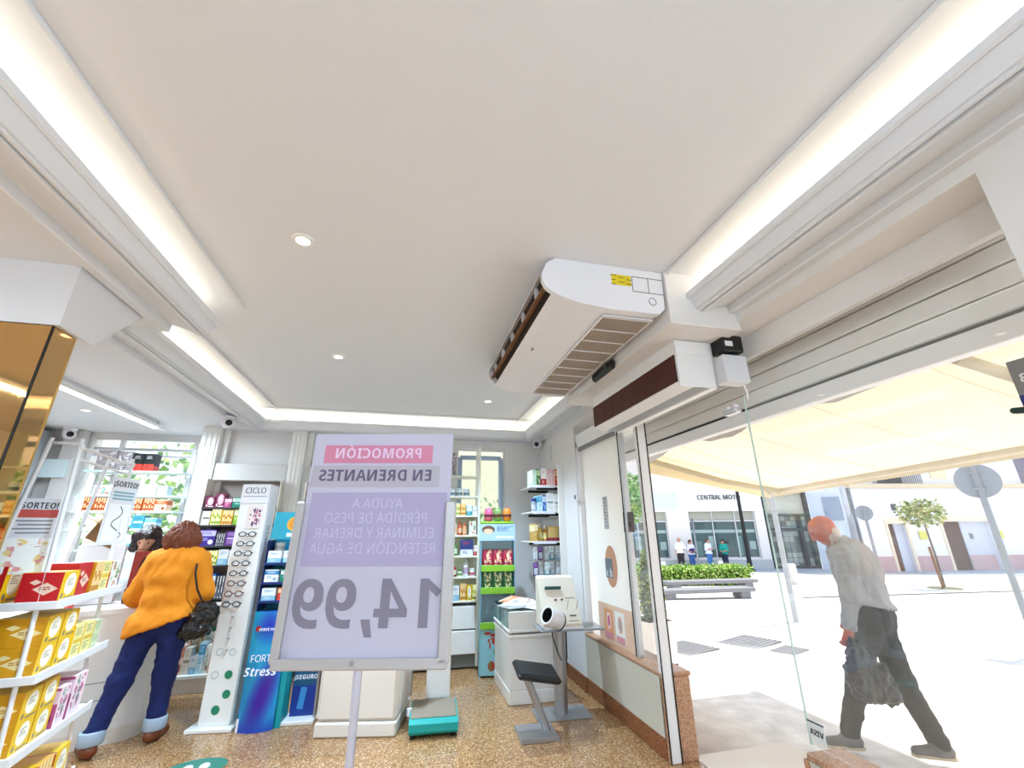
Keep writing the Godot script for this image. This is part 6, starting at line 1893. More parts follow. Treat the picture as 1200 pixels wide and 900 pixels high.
	obj("panel", card(Vector3(-0.11, 0, 0.05), Vector3(0.1, 0, 0.05), Vector3(0.1, 0.42, 0.05), Vector3(-0.11, 0.42, 0.05), 35, 0.012), atlas, c)
	obj("tray", span(Vector3(-0.11, 0.0, -0.08), Vector3(0.1, 0.12, 0.12), 0.004), mat("tray_maroon", Color(0.30, 0.07, 0.08), 0.5), c)
	for i in 4:
		carton([42, 19, 42, 51][i], Vector3(0.05, 0.2, 0.05), Vector3(-2.86 + 0.07 * i, 0.945, -4.62 - 0.02 * i), 0.36, "%s, %s of four slim ones on the service counter" % [DESC[[42, 19, 42, 51][i]], ORD[i]], "slim cartons on the service counter")

# ---------- goods on the shelves ----------
func shelves():
	var g := "goods in the wall bay"
	var R := Vector3.RIGHT
	row([[11, 0.09, 0.12], [11, 0.09, 0.16], [56, 0.07, 0.1], [12, 0.12, 0.11], [57, 0.1, 0.1], [18, 0.09, 0.14], [61, 0.1, 0.12]], Vector3(-2.22, 1.80, -5.7), R, 0.12, 0, "top wall bay shelf", g)
	row([[63, 0.08, 0.15], [6, 0.1, 0.17], [50, 0.11, 0.16], [28, 0.09, 0.17], [16, 0.1, 0.12], [13, 0.1, 0.15]], Vector3(-2.22, 1.61, -5.7), R, 0.12, 0, "second wall bay shelf", g)
	row([[5, 0.17, 0.17], [14, 0.09, 0.13], [62, 0.13, 0.15], [53, 0.1, 0.14], [5, 0.14, 0.16]], Vector3(-2.22, 1.39, -5.7), R, 0.12, 0, "third wall bay shelf", g)
	row([[52, 0.1, 0.15], [6, 0.12, 0.15], [54, 0.1, 0.16], [63, 0.09, 0.15], [22, 0.12, 0.15], [28, 0.1, 0.14]], Vector3(-2.22, 1.19, -5.7), R, 0.12, 0, "fourth wall bay shelf", g)
	row([[51, 0.08, 0.2], [17, 0.17, 0.24], [14, 0.12, 0.22], [53, 0.12, 0.18], [17, 0.14, 0.2]], Vector3(-2.22, 0.86, -5.7), R, 0.14, 0, "fifth wall bay shelf", g)
	var r := RandomNumberGenerator.new()
	r.seed = 21
	var low := []
	for i in 12: low.append([[55, 40, 59, 54, 27, 49, 15, 31, 20, 22, 57, 60][i], r.randf_range(0.045, 0.065), r.randf_range(0.16, 0.3)])
	row(low, Vector3(-2.23, 0.165, -5.68), R, 0.12, 0, "lowest wall bay shelf", g, 0.003)
	low = []
	for i in 9: low.append([[21, 55, 41, 12, 59, 30, 15, 22, 40][i], r.randf_range(0.06, 0.075), r.randf_range(0.3, 0.4)])
	row(low, Vector3(-2.2, 0.165, -5.83), R, 0.1, 0, "lowest wall bay shelf, back row", g, 0.003)
	# second bay, between pilaster and poster
	var t = thing("shelf_unit", "white wall shelf partly hidden behind the poster stand", "shelf unit", Vector3(-0.65, 0, -5.83))
	obj("side_panel", span(Vector3(-0.55, 0, -0.15), Vector3(-0.53, 2.1, 0.13), 0.002), M.cream_panel, t)
	obj("side_panel", span(Vector3(0.36, 0, -0.15), Vector3(0.38, 2.1, 0.13), 0.002), M.cream_panel, t)
	for y in [0.4, 0.8, 1.2, 1.5, 1.75]: obj("shelf", span(Vector3(-0.53, y - 0.02, -0.15), Vector3(0.36, y, 0.13), 0.002), M.white_lacquer, t)
	row([[11, 0.07, 0.24], [61, 0.07, 0.2], [18, 0.1, 0.16], [39, 0.1, 0.18]], Vector3(-1.17, 1.75, -5.72), R, 0.1, 0, "upper shelf behind the poster", "goods behind the poster stand")
	row([[21, 0.09, 0.14], [39, 0.1, 0.16], [22, 0.1, 0.15]], Vector3(-1.17, 1.5, -5.72), R, 0.1, 0, "lower shelf behind the poster", "goods behind the poster stand")
	# lit back shelves
	g = "goods on the lit back shelves"
	var w := "%s shelf of lit back unit"
	row([[10, 0.09, 0.3]], Vector3(0.53, 2.22, -5.75), R, 0.09, 0, w % "top", g)
	for i in 3: bottle("pale grey cream jar, %s of three on second shelf of the lit back unit" % ["left", "middle", "right"][i], Vector3(0.585 + 0.095 * i, 1.955, -5.8), 0.042, 0.1, Color(0.80, 0.86, 0.86), Color(0.86, 0.88, 0.88), Color(0.45, 0.5, 0.52), g, "jar")
	row([[60, 0.07, 0.14], [6, 0.05, 0.15], [50, 0.07, 0.15], [22, 0.07, 0.13], [18, 0.06, 0.12]], Vector3(0.56, 1.715, -5.75), R, 0.08, 0, w % "third", g)
	for i in 4: bottle("%s lotion bottle, %s on fourth shelf of the lit back unit" % [["orange", "white", "deep orange", "peach"][i], ORD[i]], Vector3(0.575 + 0.062 * i, 1.475, -5.8), 0.027, [0.17, 0.19, 0.17, 0.15][i], [Color(0.85, 0.38, 0.08), Color(0.92, 0.85, 0.8), Color(0.8, 0.25, 0.08), Color(0.9, 0.6, 0.4)][i], Color(0.9, 0.45, 0.15), Color(0.95, 0.75, 0.6), g)
	row([[55, 0.09, 0.17]], Vector3(0.815, 1.475, -5.75), R, 0.08, 0, w % "fourth", g)
	bottle("green pump bottle on the fifth shelf of the lit back unit", Vector3(0.645, 1.23, -5.8), 0.032, 0.17, Color(0.35, 0.6, 0.25), Color(0.15, 0.35, 0.15), Color(0.9, 0.95, 0.85), g, "bottle", true)
	row([[53, 0.16, 0.19], [16, 0.05, 0.12]], Vector3(0.71, 1.23, -5.75), R, 0.06, 0, w % "fifth", g)
	bottle("red liquid bottle on the sixth shelf of the lit back unit", Vector3(0.64, 0.99, -5.8), 0.032, 0.15, Color(0.62, 0.12, 0.10), Color(0.85, 0.85, 0.8), Color(0.9, 0.85, 0.8), g)
	bottle("small green jar on the sixth shelf of the lit back unit", Vector3(0.715, 0.99, -5.79), 0.03, 0.08, Color(0.88, 0.9, 0.85), Color(0.3, 0.55, 0.25), Color(0.5, 0.65, 0.4), g, "jar")
	bottle("tall white bottle on the sixth shelf of the lit back unit", Vector3(0.79, 0.99, -5.81), 0.036, 0.2, Color(0.93, 0.92, 0.93), Color(0.9, 0.88, 0.9), Color(0.75, 0.65, 0.75), g)
	bottle("white jar with pink label on the sixth shelf of the lit back unit", Vector3(0.87, 0.99, -5.79), 0.032, 0.09, Color(0.93, 0.92, 0.92), Color(0.92, 0.92, 0.92), Color(0.8, 0.4, 0.45), g, "jar")
	row([[54, 0.1, 0.17], [50, 0.075, 0.19], [0, 0.06, 0.17], [6, 0.05, 0.17]], Vector3(0.61, 0.723, -5.74), R, 0.08, 0, w % "lowest", g)
	# right wall shelves: boxes face the shop (-x side is their left)
	g = "goods on the right wall shelves"
	var z := Vector3(0, 0, 1)
	row([[31, 0.06, 0.19], [21, 0.05, 0.2], [16, 0.07, 0.21], [29, 0.06, 0.2], [29, 0.05, 0.2], [51, 0.06, 0.2]], Vector3(1.5, 2.05, -5.17), R, 0.2, 0, "top right wall shelf", g, 0.003)
	bottle("small grey jar with blue lid on the middle shelf of the right wall", Vector3(1.535, 1.74, -5.24), 0.03, 0.16, Color(0.6, 0.62, 0.66), Color(0.15, 0.25, 0.5), Color(0.75, 0.77, 0.8), g, "jar")
	row([[27, 0.05, 0.19], [17, 0.045, 0.19], [18, 0.09, 0.22], [39, 0.08, 0.21]], Vector3(1.575, 1.74, -5.17), R, 0.2, 0, "middle right wall shelf", g, 0.004)
	row([[19, 0.05, 0.2]], Vector3(1.51, 1.40, -5.17), R, 0.2, 0, "lowest right wall shelf", g, 0.004)
	for i in 2: bottle("%s oil bottle with white cap on lowest shelf of the right wall" % ["yellow", "golden"][i], Vector3(1.605 + 0.06 * i, 1.40, -5.24), 0.028, 0.2 - 0.02 * i, [Color(0.8, 0.68, 0.15), Color(0.75, 0.5, 0.15)][i], Color(0.92, 0.9, 0.85), Color(0.9, 0.85, 0.6), g)
	t = thing("gift_tin", "large gold gift tin with crimson foot on the right wall shelf", "tin", Vector3(1.765, 1.40, -5.25), 0.0, g)
	obj("tin", box(Vector3(0, 0.085, 0), Vector3(0.14, 0.17, 0.14), 0.012), mat("tin_gold", Color(0.78, 0.66, 0.40), 0.3, 0.4), t)
	obj("crimson_foot", box(Vector3(0, 0.025, 0), Vector3(0.143, 0.045, 0.143), 0.01), mat("tin_crimson", Color(0.5, 0.08, 0.18), 0.4), t)
	for j in 2:
		for i in 5:
			var y := 1.36 - 0.17 * j
			var p = thing("blister_pack", "clear blister pack hanging %s in the %s row under the right wall shelves" % [["first", "second", "third", "fourth", "fifth"][i], ["upper", "lower"][j]], "blister pack", Vector3(1.53 + 0.07 * i, y - 0.17, -5.2 - 0.03 * (i % 2)), 0.0, "blister packs under the right wall shelves")
			obj("card", card(Vector3(-0.03, 0, 0), Vector3(0.03, 0, 0), Vector3(0.03, 0.15, 0), Vector3(-0.03, 0.15, 0), [26, 62, 26, 22, 54][(i + j) % 5], 0.002), atlas, p)
			obj("bubble", box(Vector3(0, 0.05, 0.01), Vector3(0.045, 0.07, 0.018), 0.006), mat("bubble_clear", Color(0.78, 0.82, 0.85), 0.1), p)
			obj("hook", rod(Vector3(0, 0.145, 0.01), Vector3(0, 0.155, -0.3), 0.003, 6), M.alu, p)
	# window shelves in the left part of the shop
	t = thing("window_shelves", "pale glass shelf unit in front of the left back window", "shelf unit", Vector3(-3.2, 0, -6.3))
	for x in [-0.55, 0.47]: obj("upright", span(Vector3(x - 0.012, 0.0, -0.14), Vector3(x + 0.012, 2.5, -0.11), 0.002), M.alu, t)
	for y in [1.0, 1.36, 1.58, 1.78, 1.96, 2.25]: obj("shelf", span(Vector3(-0.56, y - 0.02, -0.12), Vector3(0.48, y, 0.14), 0.002), mat("shelf_aqua", Color(0.80, 0.89, 0.90), 0.2), t)
	g = "goods on the window shelves"
	w = "%s left window shelf"
	row([[10, 0.2, 0.24], [10, 0.15, 0.23], [9, 0.12, 0.21], [9, 0.11, 0.21]], Vector3(-3.66, 2.25, -6.17), R, 0.14, 0, w % "top", g)
	row([[49, 0.2, 0.12], [20, 0.15, 0.15], [59, 0.15, 0.13], [59, 0.12, 0.13], [38, 0.1, 0.11]], Vector3(-3.6, 1.96, -6.17), R, 0.14, 0, w % "second", g)
	row([[8, 0.1, 0.16], [8, 0.11, 0.15], [55, 0.12, 0.15], [58, 0.12, 0.15], [8, 0.11, 0.14], [8, 0.12, 0.14], [58, 0.12, 0.13]], Vector3(-3.66, 1.78, -6.17), R, 0.14, 0, w % "third", g)
	row([[41, 0.1, 0.17], [20, 0.12, 0.14], [22, 0.13, 0.1], [57, 0.12, 0.15], [27, 0.12, 0.12]], Vector3(-3.5, 1.58, -6.17), R, 0.14, 0, w % "fourth", g)
	row([[59, 0.12, 0.16], [49, 0.14, 0.14], [18, 0.14, 0.16], [22, 0.13, 0.15], [38, 0.14, 0.12]], Vector3(-3.55, 1.36, -6.17), R, 0.14, 0, w % "fifth", g)

# ---------- people ----------
func hand_prims(wrist: Vector3, dir: Vector3, palm_n: Vector3, thumb: Vector3, curl: float) -> Array:
	# palm, four fingers of different length bent at the knuckles, thumb from the side of the palm
	var d := dir.normalized()
	var n := palm_n.normalized()
	var a := thumb.normalized()
	var out := []
	for k in [-0.024, -0.008, 0.008, 0.024]:
		out.append([wrist + a * k * 0.6, wrist + d * 0.075 + a * k, 0.017, 0.014])
	var lens := [0.058, 0.075, 0.082, 0.072]
	for i in 4:
		var k: float = [-0.03, -0.011, 0.009, 0.028][i]
		var p: Vector3 = wrist + d * 0.08 + a * k
		var d1 := (d + n * curl * 0.7).normalized()
		var d2 := (d + n * curl * 2.0).normalized()
		var d3 := (d * (1.0 - curl) + n * curl * 2.4).normalized()
		var L: float = lens[i]
		var p1 := p + d1 * L * 0.45
		var p2 := p1 + d2 * L * 0.32
		var p3 := p2 + d3 * L * 0.25
		out.append([p - d * 0.01, p1, 0.0095, 0.009])
		out.append([p1, p2, 0.009, 0.0085])
		out.append([p2, p3, 0.0085, 0.0075])
	var t0 := wrist + d * 0.025 + a * 0.026
	var t1 := t0 + (d * 0.6 + a * 0.7 + n * 0.3).normalized() * 0.04
	out.append([t0, t1, 0.013, 0.0105])
	out.append([t1, t1 + (d * 0.85 + n * 0.5).normalized() * 0.03, 0.0105, 0.0085])
	return out

func rel(prims: Array, o: Vector3) -> Array:
	var out := []
	for p in prims: out.append([p[0] - o, p[1] - o, p[2], p[3]])
	return out

func figure(label: String, at: Vector3, J: Dictionary, o: Dictionary):
	# J: joints in the world; o: colours and sizes
	var t = thing("person", label, "person", at)
	var f: Vector3 = o.face.normalized()          # where the face looks
	var c: float = o.cell
	var s: float = o.get("scale", 1.0)
	var side := Vector3.UP.cross(f).normalized()
	var skin := mat("skin" + str(o.skin), o.skin, 0.55)
	var hd: Vector3 = J.head
	var up: Vector3 = (hd - J.neck).normalized()
	var head := [[hd + up * 0.025 * s - f * 0.012 * s, hd + up * 0.02 * s + f * 0.012 * s, 0.088 * s, 0.084 * s], [hd - up * 0.03 * s + f * 0.02 * s, hd - up * 0.072 * s + f * 0.05 * s, 0.062 * s, 0.036 * s],
		[hd - up * 0.004 * s + f * 0.088 * s, hd - up * 0.03 * s + f * 0.108 * s, 0.011 * s, 0.016 * s], [hd + side * 0.083 * s - f * 0.01 * s + up * 0.012 * s, hd + side * 0.088 * s - f * 0.012 * s - up * 0.028 * s, 0.016 * s, 0.011 * s], [hd - side * 0.083 * s - f * 0.01 * s + up * 0.012 * s, hd - side * 0.088 * s - f * 0.012 * s - up * 0.028 * s, 0.016 * s, 0.011 * s],
		[hd - up * 0.05 * s - f * 0.02 * s, J.neck, 0.052 * s, 0.058 * s]]
	var w: float = o.get("width", 1.0) * s
	var torso := [[J.sl.lerp(J.sr, 0.18), J.sl.lerp(J.sr, 0.82), 0.085 * w, 0.085 * w], [J.chest + (J.sl - J.sr) * 0.2, J.chest - (J.sl - J.sr) * 0.2, 0.105 * w, 0.105 * w], [J.chest.lerp(J.pelvis, 0.5) + (J.pl - J.pr) * 0.3, J.chest.lerp(J.pelvis, 0.5) - (J.pl - J.pr) * 0.3, 0.1 * w, 0.1 * w], [J.pl, J.pr, 0.11 * w, 0.11 * w], [J.neck, J.chest, 0.06 * s, 0.09 * w]]
	var arms := [[J.sl, J.el, 0.052 * s, 0.042 * s], [J.el, J.hl, 0.04 * s, 0.027 * s], [J.sr, J.er, 0.052 * s, 0.042 * s], [J.er, J.hr, 0.04 * s, 0.027 * s]]
	var legs := [[J.pl, J.kl, 0.088 * s, 0.06 * s], [J.kl, J.al, 0.056 * s, 0.038 * s], [J.pr, J.kr, 0.088 * s, 0.06 * s], [J.kr, J.ar, 0.056 * s, 0.038 * s]]
	if c > 0.02:
		for k in ["hl", "hr"]:
			var e: Vector3 = J["el" if k == "hl" else "er"]
			arms.append([J[k], J[k] + (J[k] - e).normalized() * 0.1, 0.03, 0.025])
	obj("body", blob(rel(head + torso + arms + legs, at), c, 0.03 * s, []), skin, t)
	if c < 0.02:
		# a finer head over the coarse one
		obj("face", blob(rel(head, at), 0.006, 0.02 * s), skin, t)
		for k in [1.0, -1.0]:
			var e: Vector3 = hd + f * 0.083 * s + side * 0.032 * s * k + up * 0.012 * s - at
			obj("eye", blob([[e, e, 0.0105, 0.0105]], 0.004, 0.01), mat("eye_dark", Color(0.12, 0.09, 0.08), 0.2), t)
		var m0: Vector3 = hd - up * 0.062 * s + f * 0.085 * s - at
		obj("mouth", blob([[m0 - side * 0.02, m0 + side * 0.02, 0.006, 0.006]], 0.004, 0.01), mat("lip_red", Color(0.55, 0.25, 0.22), 0.5), t)
		for k in ["l", "r"]:
			var wr: Vector3 = J["h" + k]
			var d: Vector3 = (wr - J["e" + k]).normalized()
			var nn: Vector3 = (f - d * f.dot(d)).normalized() if absf(f.dot(d)) < 0.9 else (Vector3.DOWN - d * Vector3.DOWN.dot(d)).normalized()
			if o.has("palm_" + k): nn = o["palm_" + k]
			obj("hand", blob(rel(hand_prims(wr, d, nn, d.cross(nn) * (1.0 if k == "l" else -1.0), o.get("curl", 0.35)), at), 0.0042, 0.008), skin, t)
	# clothing
	var g: float = o.get("loose", 0.018) * s
	var top := []
	for p in torso: top.append([p[0], p[1], p[2] + g, p[3] + g])
	var sl: float = o.get("sleeve", 0.92)
	for k in [["sl", "el", "hl"], ["sr", "er", "hr"]]:
		top.append([J[k[0]], J[k[1]], 0.056 * s + g, 0.048 * s + g * o.get("sleeve_loose", 1.0)])
		if sl > 0.5: top.append([J[k[1]], J[k[1]].lerp(J[k[2]], sl), 0.046 * s + g * o.get("sleeve_loose", 1.0), 0.032 * s + g * 0.8])
	top.append([J.pl + Vector3(0, -0.06, 0), J.pr + Vector3(0, -0.06, 0), 0.13 * w + g, 0.13 * w + g])
	var cuts := [[J.pelvis + Vector3(0, o.get("hem", 0.0), 0) - at, o.get("hem_n", Vector3.DOWN)], [J.neck + up * 0.045 * s - at, up]]
	obj(o.top_name, blob(rel(top, at), c, 0.045 * s, cuts, o.get("fold", 0.0), Vector3(14, 6, 14)), mat("top" + str(o.top), o.top, 0.85), t)
	if o.has("long_sleeve"):
		for k in [["sl", "el", "hl"], ["sr", "er", "hr"]]:
			obj("sleeve", blob(rel([[J[k[0]].lerp(J[k[1]], 0.4), J[k[1]], 0.056 * s + g, 0.05 * s + g], [J[k[1]], J[k[1]].lerp(J[k[2]], 0.86), 0.048 * s + g, 0.034 * s + g * 0.7]], at), c, 0.03 * s, [], o.get("fold", 0.0), Vector3(14, 6, 14)), mat("top" + str(o.top), o.top, 0.85), t)
	var lg: float = o.get("leg_loose", 0.016) * s
	var bottom := [[J.pl, J.pr, 0.116 * w + 0.006, 0.116 * w + 0.006]]
	for k in [["pl", "kl", "al"], ["pr", "kr", "ar"]]:
		bottom.append([J[k[0]], J[k[1]], 0.09 * s + lg, 0.062 * s + lg])
		bottom.append([J[k[1]], J[k[2]], 0.06 * s + lg, 0.046 * s + lg])
	obj(o.bottom_name, blob(rel(bottom, at), c, 0.04 * s, [[Vector3(0, J.pelvis.y + 0.1 - at.y, 0), Vector3.UP], [Vector3(0, minf(J.al.y, J.ar.y) - 0.02 - at.y, 0), Vector3.DOWN]], o.get("fold", 0.0) * 0.7, Vector3(10, 16, 10)), mat("bot" + str(o.bottom), o.bottom, 0.85), t)
	for k in [["al", "toe_l"], ["ar", "toe_r"]]:
		var a: Vector3 = J[k[0]]
		var d: Vector3 = J[k[1]].normalized()
		var heel := Vector3(a.x, a.y - 0.045, a.z) - d * 0.035
		var toe := Vector3(a.x, a.y - 0.06 + J[k[1]].y * 0.0, a.z) + d * 0.145
		obj("shoe", blob(rel([[heel, toe, 0.042 * s, 0.032 * s], [a + Vector3(0, 0.01, 0), heel + d * 0.05, 0.046 * s, 0.045 * s]], at), maxf(0.008, c * 0.6), 0.03, [[Vector3(0, a.y - 0.088 - at.y, 0), Vector3.DOWN]]), mat("shoe" + str(o.shoe), o.shoe, 0.4), t)
		if o.has("sole"):
			obj("sole", blob(rel([[heel + Vector3(0, -0.03, 0), toe + Vector3(0, -0.016, 0), 0.047 * s, 0.036 * s]], at), maxf(0.008, c * 0.6), 0.02, [[Vector3(0, a.y - 0.09 - at.y, 0), Vector3.DOWN], [Vector3(0, a.y - 0.07 - at.y, 0), Vector3.UP]]), mat("sole" + str(o.sole), o.sole, 0.6), t)
	return t

func people():
	# --- woman in mustard jumper, seen from behind ---
	var at := Vector3(-1.92, 0, -4.46)
	var J := {"head": Vector3(-1.875, 1.475, -4.56), "neck": Vector3(-1.865, 1.36, -4.52), "chest": Vector3(-1.865, 1.17, -4.49), "pelvis": Vector3(-1.86, 0.86, -4.45),
		"sl": Vector3(-2.025, 1.285, -4.51), "sr": Vector3(-1.70, 1.295, -4.50), "el": Vector3(-2.125, 1.03, -4.55), "hl": Vector3(-2.09, 1.0, -4.79), "er": Vector3(-1.635, 1.04, -4.53), "hr": Vector3(-1.72, 1.0, -4.77),
		"pl": Vector3(-1.94, 0.84, -4.43), "pr": Vector3(-1.765, 0.865, -4.47), "kl": Vector3(-2.03, 0.45, -4.42), "al": Vector3(-2.095, 0.095, -4.36), "kr": Vector3(-1.78, 0.46, -4.52), "ar": Vector3(-1.785, 0.095, -4.55),
		"toe_l": Vector3(-0.7, 0, -0.7), "toe_r": Vector3(0.15, 0, -1.0)}
	var t = figure("woman in mustard jumper and cuffed jeans seen from behind, leaning on the counter", at, J, {"face": Vector3(-0.3, -0.1, -1), "cell": 0.014, "skin": Color(0.80, 0.60, 0.48), "top": Color(0.86, 0.52, 0.03), "top_name": "jumper", "loose": 0.028, "sleeve_loose": 1.1, "hem": -0.045, "hem_n": Vector3(0.33, -1, 0), "bottom": Color(0.015, 0.10, 0.34), "bottom_name": "jeans", "leg_loose": 0.014, "fold": 0.012, "shoe": Color(0.44, 0.20, 0.07), "width": 0.98, "palm_l": Vector3.DOWN, "palm_r": Vector3.DOWN, "curl": 0.2})
	var hd: Vector3 = J.head - at
	var hair := [[hd + Vector3(0, 0.05, 0.015), hd + Vector3(0, 0.04, -0.02), 0.1, 0.095], [hd + Vector3(-0.04, 0.0, 0.045), hd + Vector3(0.045, -0.01, 0.045), 0.088, 0.086], [hd + Vector3(-0.07, -0.02, 0.02), hd + Vector3(-0.08, -0.07, 0.01), 0.065, 0.05], [hd + Vector3(0.07, -0.02, 0.02), hd + Vector3(0.075, -0.09, 0.02), 0.065, 0.045], [hd + Vector3(-0.05, -0.06, 0.06), hd + Vector3(0.05, -0.075, 0.06), 0.055, 0.055]]
	obj("hair", blob(hair, 0.0075, 0.04, [], 0.016, Vector3(52, 11, 52)), mat("hair_auburn", Color(0.45, 0.21, 0.09), 0.5), t)
	for k in ["al", "ar"]:
		var st := new_st()
		var a: Vector3 = J[k] - at
		lathe(st, [Vector2(0.056, -0.01), Vector2(0.072, -0.012), Vector2(0.077, 0.0), Vector2(0.078, 0.065), Vector2(0.073, 0.075), Vector2(0.06, 0.075)], 18, Transform3D(Basis(), a))
		obj("jeans_cuff", st, mat("denim_pale", Color(0.62, 0.68, 0.74), 0.85), t)
	# handbag on her right arm
	t = thing("handbag", "shiny black handbag hanging from the right arm of woman in mustard", "bag", Vector3(-1.57, 0.72, -4.42))
	obj("bag", blob([[Vector3(-0.07, 0.05, 0.02), Vector3(0.03, 0.06, -0.01), 0.065, 0.065], [Vector3(-0.03, 0.14, 0.0), Vector3(0.06, 0.15, -0.02), 0.065, 0.055], [Vector3(-0.01, 0.22, 0.0), Vector3(0.05, 0.21, -0.02), 0.045, 0.04], [Vector3(0.07, 0.18, -0.02), Vector3(0.09, 0.16, -0.02), 0.035, 0.03]], 0.0085, 0.04, [], 0.014, Vector3(20, 12, 20)), mat("bag_black", Color(0.025, 0.025, 0.03), 0.16), t)
	var sp0 := new_st()
	tube(sp0, [Vector3(0.0, 0.24, 0.0), Vector3(-0.06, 0.36, 0.03), Vector3(-0.09, 0.48, 0.05), Vector3(-0.115, 0.575, 0.0), Vector3(-0.12, 0.585, -0.08)], 0.008, 8)
	obj("strap", sp0, mat("strap_brown", Color(0.12, 0.05, 0.03), 0.4), t)
	# --- person behind the counter ---
	at = Vector3(-2.5, 0, -5.32)
	J = {"head": Vector3(-2.48, 1.455, -5.25), "neck": Vector3(-2.52, 1.34, -5.3), "chest": Vector3(-2.48, 1.13, -5.31), "pelvis": Vector3(-2.5, 0.86, -5.33), "sl": Vector3(-2.32, 1.27, -5.3), "sr": Vector3(-2.64, 1.27, -5.3), "el": Vector3(-2.28, 1.04, -5.26), "hl": Vector3(-2.36, 0.99, -5.1), "er": Vector3(-2.69, 1.04, -5.26), "hr": Vector3(-2.6, 0.99, -5.1),
		"pl": Vector3(-2.41, 0.84, -5.33), "pr": Vector3(-2.59, 0.84, -5.33), "kl": Vector3(-2.41, 0.46, -5.31), "al": Vector3(-2.41, 0.09, -5.34), "kr": Vector3(-2.59, 0.46, -5.31), "ar": Vector3(-2.59, 0.09, -5.34), "toe_l": Vector3(0.1, 0, 1), "toe_r": Vector3(-0.1, 0, 1)}
	t = figure("person with dark auburn hair looking down behind the dark red counter display", at, J, {"face": Vector3(0.15, -0.35, 1), "cell": 0.018, "skin": Color(0.76, 0.54, 0.42), "top": Color(0.86, 0.86, 0.86), "top_name": "coat", "loose": 0.02, "hem": -0.12, "bottom": Color(0.12, 0.12, 0.14), "bottom_name": "trousers", "shoe": Color(0.85, 0.85, 0.85), "palm_l": Vector3.DOWN, "palm_r": Vector3.DOWN, "curl": 0.2})
	hd = J.head - at
	obj("hair", blob([[hd + Vector3(0, 0.055, -0.02), hd + Vector3(0.0, 0.05, 0.01), 0.098, 0.09], [hd + Vector3(-0.08, 0.0, -0.01), hd + Vector3(-0.095, -0.07, 0.0), 0.05, 0.045], [hd + Vector3(0.08, 0.0, -0.01), hd + Vector3(0.095, -0.07, 0.0), 0.05, 0.045], [hd + Vector3(0, -0.02, -0.06), hd + Vector3(0, -0.06, -0.06), 0.07, 0.06], [hd + Vector3(-0.06, 0.045, 0.07), hd + Vector3(0.05, 0.055, 0.075), 0.042, 0.04], [hd + Vector3(-0.075, 0.02, 0.05), hd + Vector3(-0.07, -0.05, 0.05), 0.03, 0.025]], 0.008, 0.035, [], 0.012, Vector3(50, 12, 50)), mat("hair_dark_red", Color(0.13, 0.035, 0.025), 0.45), t)
	# --- man walking past outside ---
	at = Vector3(3.44, 0, -2.95)
	J = {"head": Vector3(3.365, 1.495, -3.01), "neck": Vector3(3.44, 1.375, -2.965), "chest": Vector3(3.5, 1.19, -2.92), "pelvis": Vector3(3.51, 0.88, -2.92), "sl": Vector3(3.35, 1.31, -2.88), "sr": Vector3(3.62, 1.30, -2.99), "el": Vector3(3.33, 1.03, -2.87), "hl": Vector3(3.295, 0.80, -2.93), "er": Vector3(3.64, 1.02, -2.99), "hr": Vector3(3.6, 0.84, -3.12),
		"pl": Vector3(3.44, 0.88, -2.88), "pr": Vector3(3.58, 0.88, -2.95), "kl": Vector3(3.36, 0.48, -3.0), "al": Vector3(3.255, 0.10, -3.09), "kr": Vector3(3.585, 0.48, -2.87), "ar": Vector3(3.67, 0.115, -2.79), "toe_l": Vector3(-0.85, 0, -0.4), "toe_r": Vector3(-0.7, 0, -0.35)}
	t = figure("stooped man in pale grey shirt and charcoal trousers walking past outside with a bag", at, J, {"face": Vector3(-0.75, -0.35, -0.5), "cell": 0.014, "skin": Color(0.74, 0.36, 0.24), "top": Color(0.60, 0.61, 0.63), "top_name": "shirt", "loose": 0.024, "hem": 0.06, "hem_n": Vector3(-0.15, -1, 0), "bottom": Color(0.10, 0.10, 0.115), "bottom_name": "trousers", "leg_loose": 0.012, "fold": 0.013, "shoe": Color(0.34, 0.33, 0.34), "sole": Color(0.72, 0.66, 0.56), "long_sleeve": true, "width": 1.12, "scale": 1.03, "curl": 0.7, "palm_l": Vector3(0.3, 0, -1)})
	hd = J.head - at
	var fd := Vector3(-0.75, 0, -0.5).normalized()
	var sd := Vector3.UP.cross(fd)
	obj("hair", blob([[hd - fd * 0.05 + sd * 0.06 + Vector3(0, -0.02, 0), hd - fd * 0.06 - sd * 0.06 + Vector3(0, -0.02, 0), 0.042, 0.042], [hd - fd * 0.055 + sd * 0.03 + Vector3(0, -0.06, 0), hd - fd * 0.055 - sd * 0.03 + Vector3(0, -0.06, 0), 0.045, 0.045]], 0.007, 0.03, [], 0.006, Vector3(60, 20, 60)), mat("hair_white", Color(0.80, 0.76, 0.73), 0.7), t)
	var collar := new_st()
	lathe(collar, [Vector2(0.075, -0.015), Vector2(0.085, -0.01), Vector2(0.076, 0.03), Vector2(0.07, 0.03)], 18, Transform3D(Basis(Vector3(0.55, 0, -0.8).normalized(), 0.4), J.neck - at + Vector3(0, 0.0, 0)))
	obj("collar", collar, mat("collar_pale", Color(0.82, 0.81, 0.78), 0.8), t)
	var belt := new_st()
	lathe(belt, [Vector2(0.0, 0.0), Vector2(0.155, 0.0), Vector2(0.157, 0.035), Vector2(0.0, 0.035)], 24, Transform3D(Basis().scaled(Vector3(0.98, 1, 0.86)), J.pelvis - at + Vector3(0, 0.055, 0)))
	obj("belt", belt, mat("belt_brown", Color(0.26, 0.12, 0.08), 0.5), t)
	t = thing("carrier_bag", "crumpled dark blue carrier bag in the left hand of stooped man", "bag", Vector3(3.31, 0.34, -2.89))
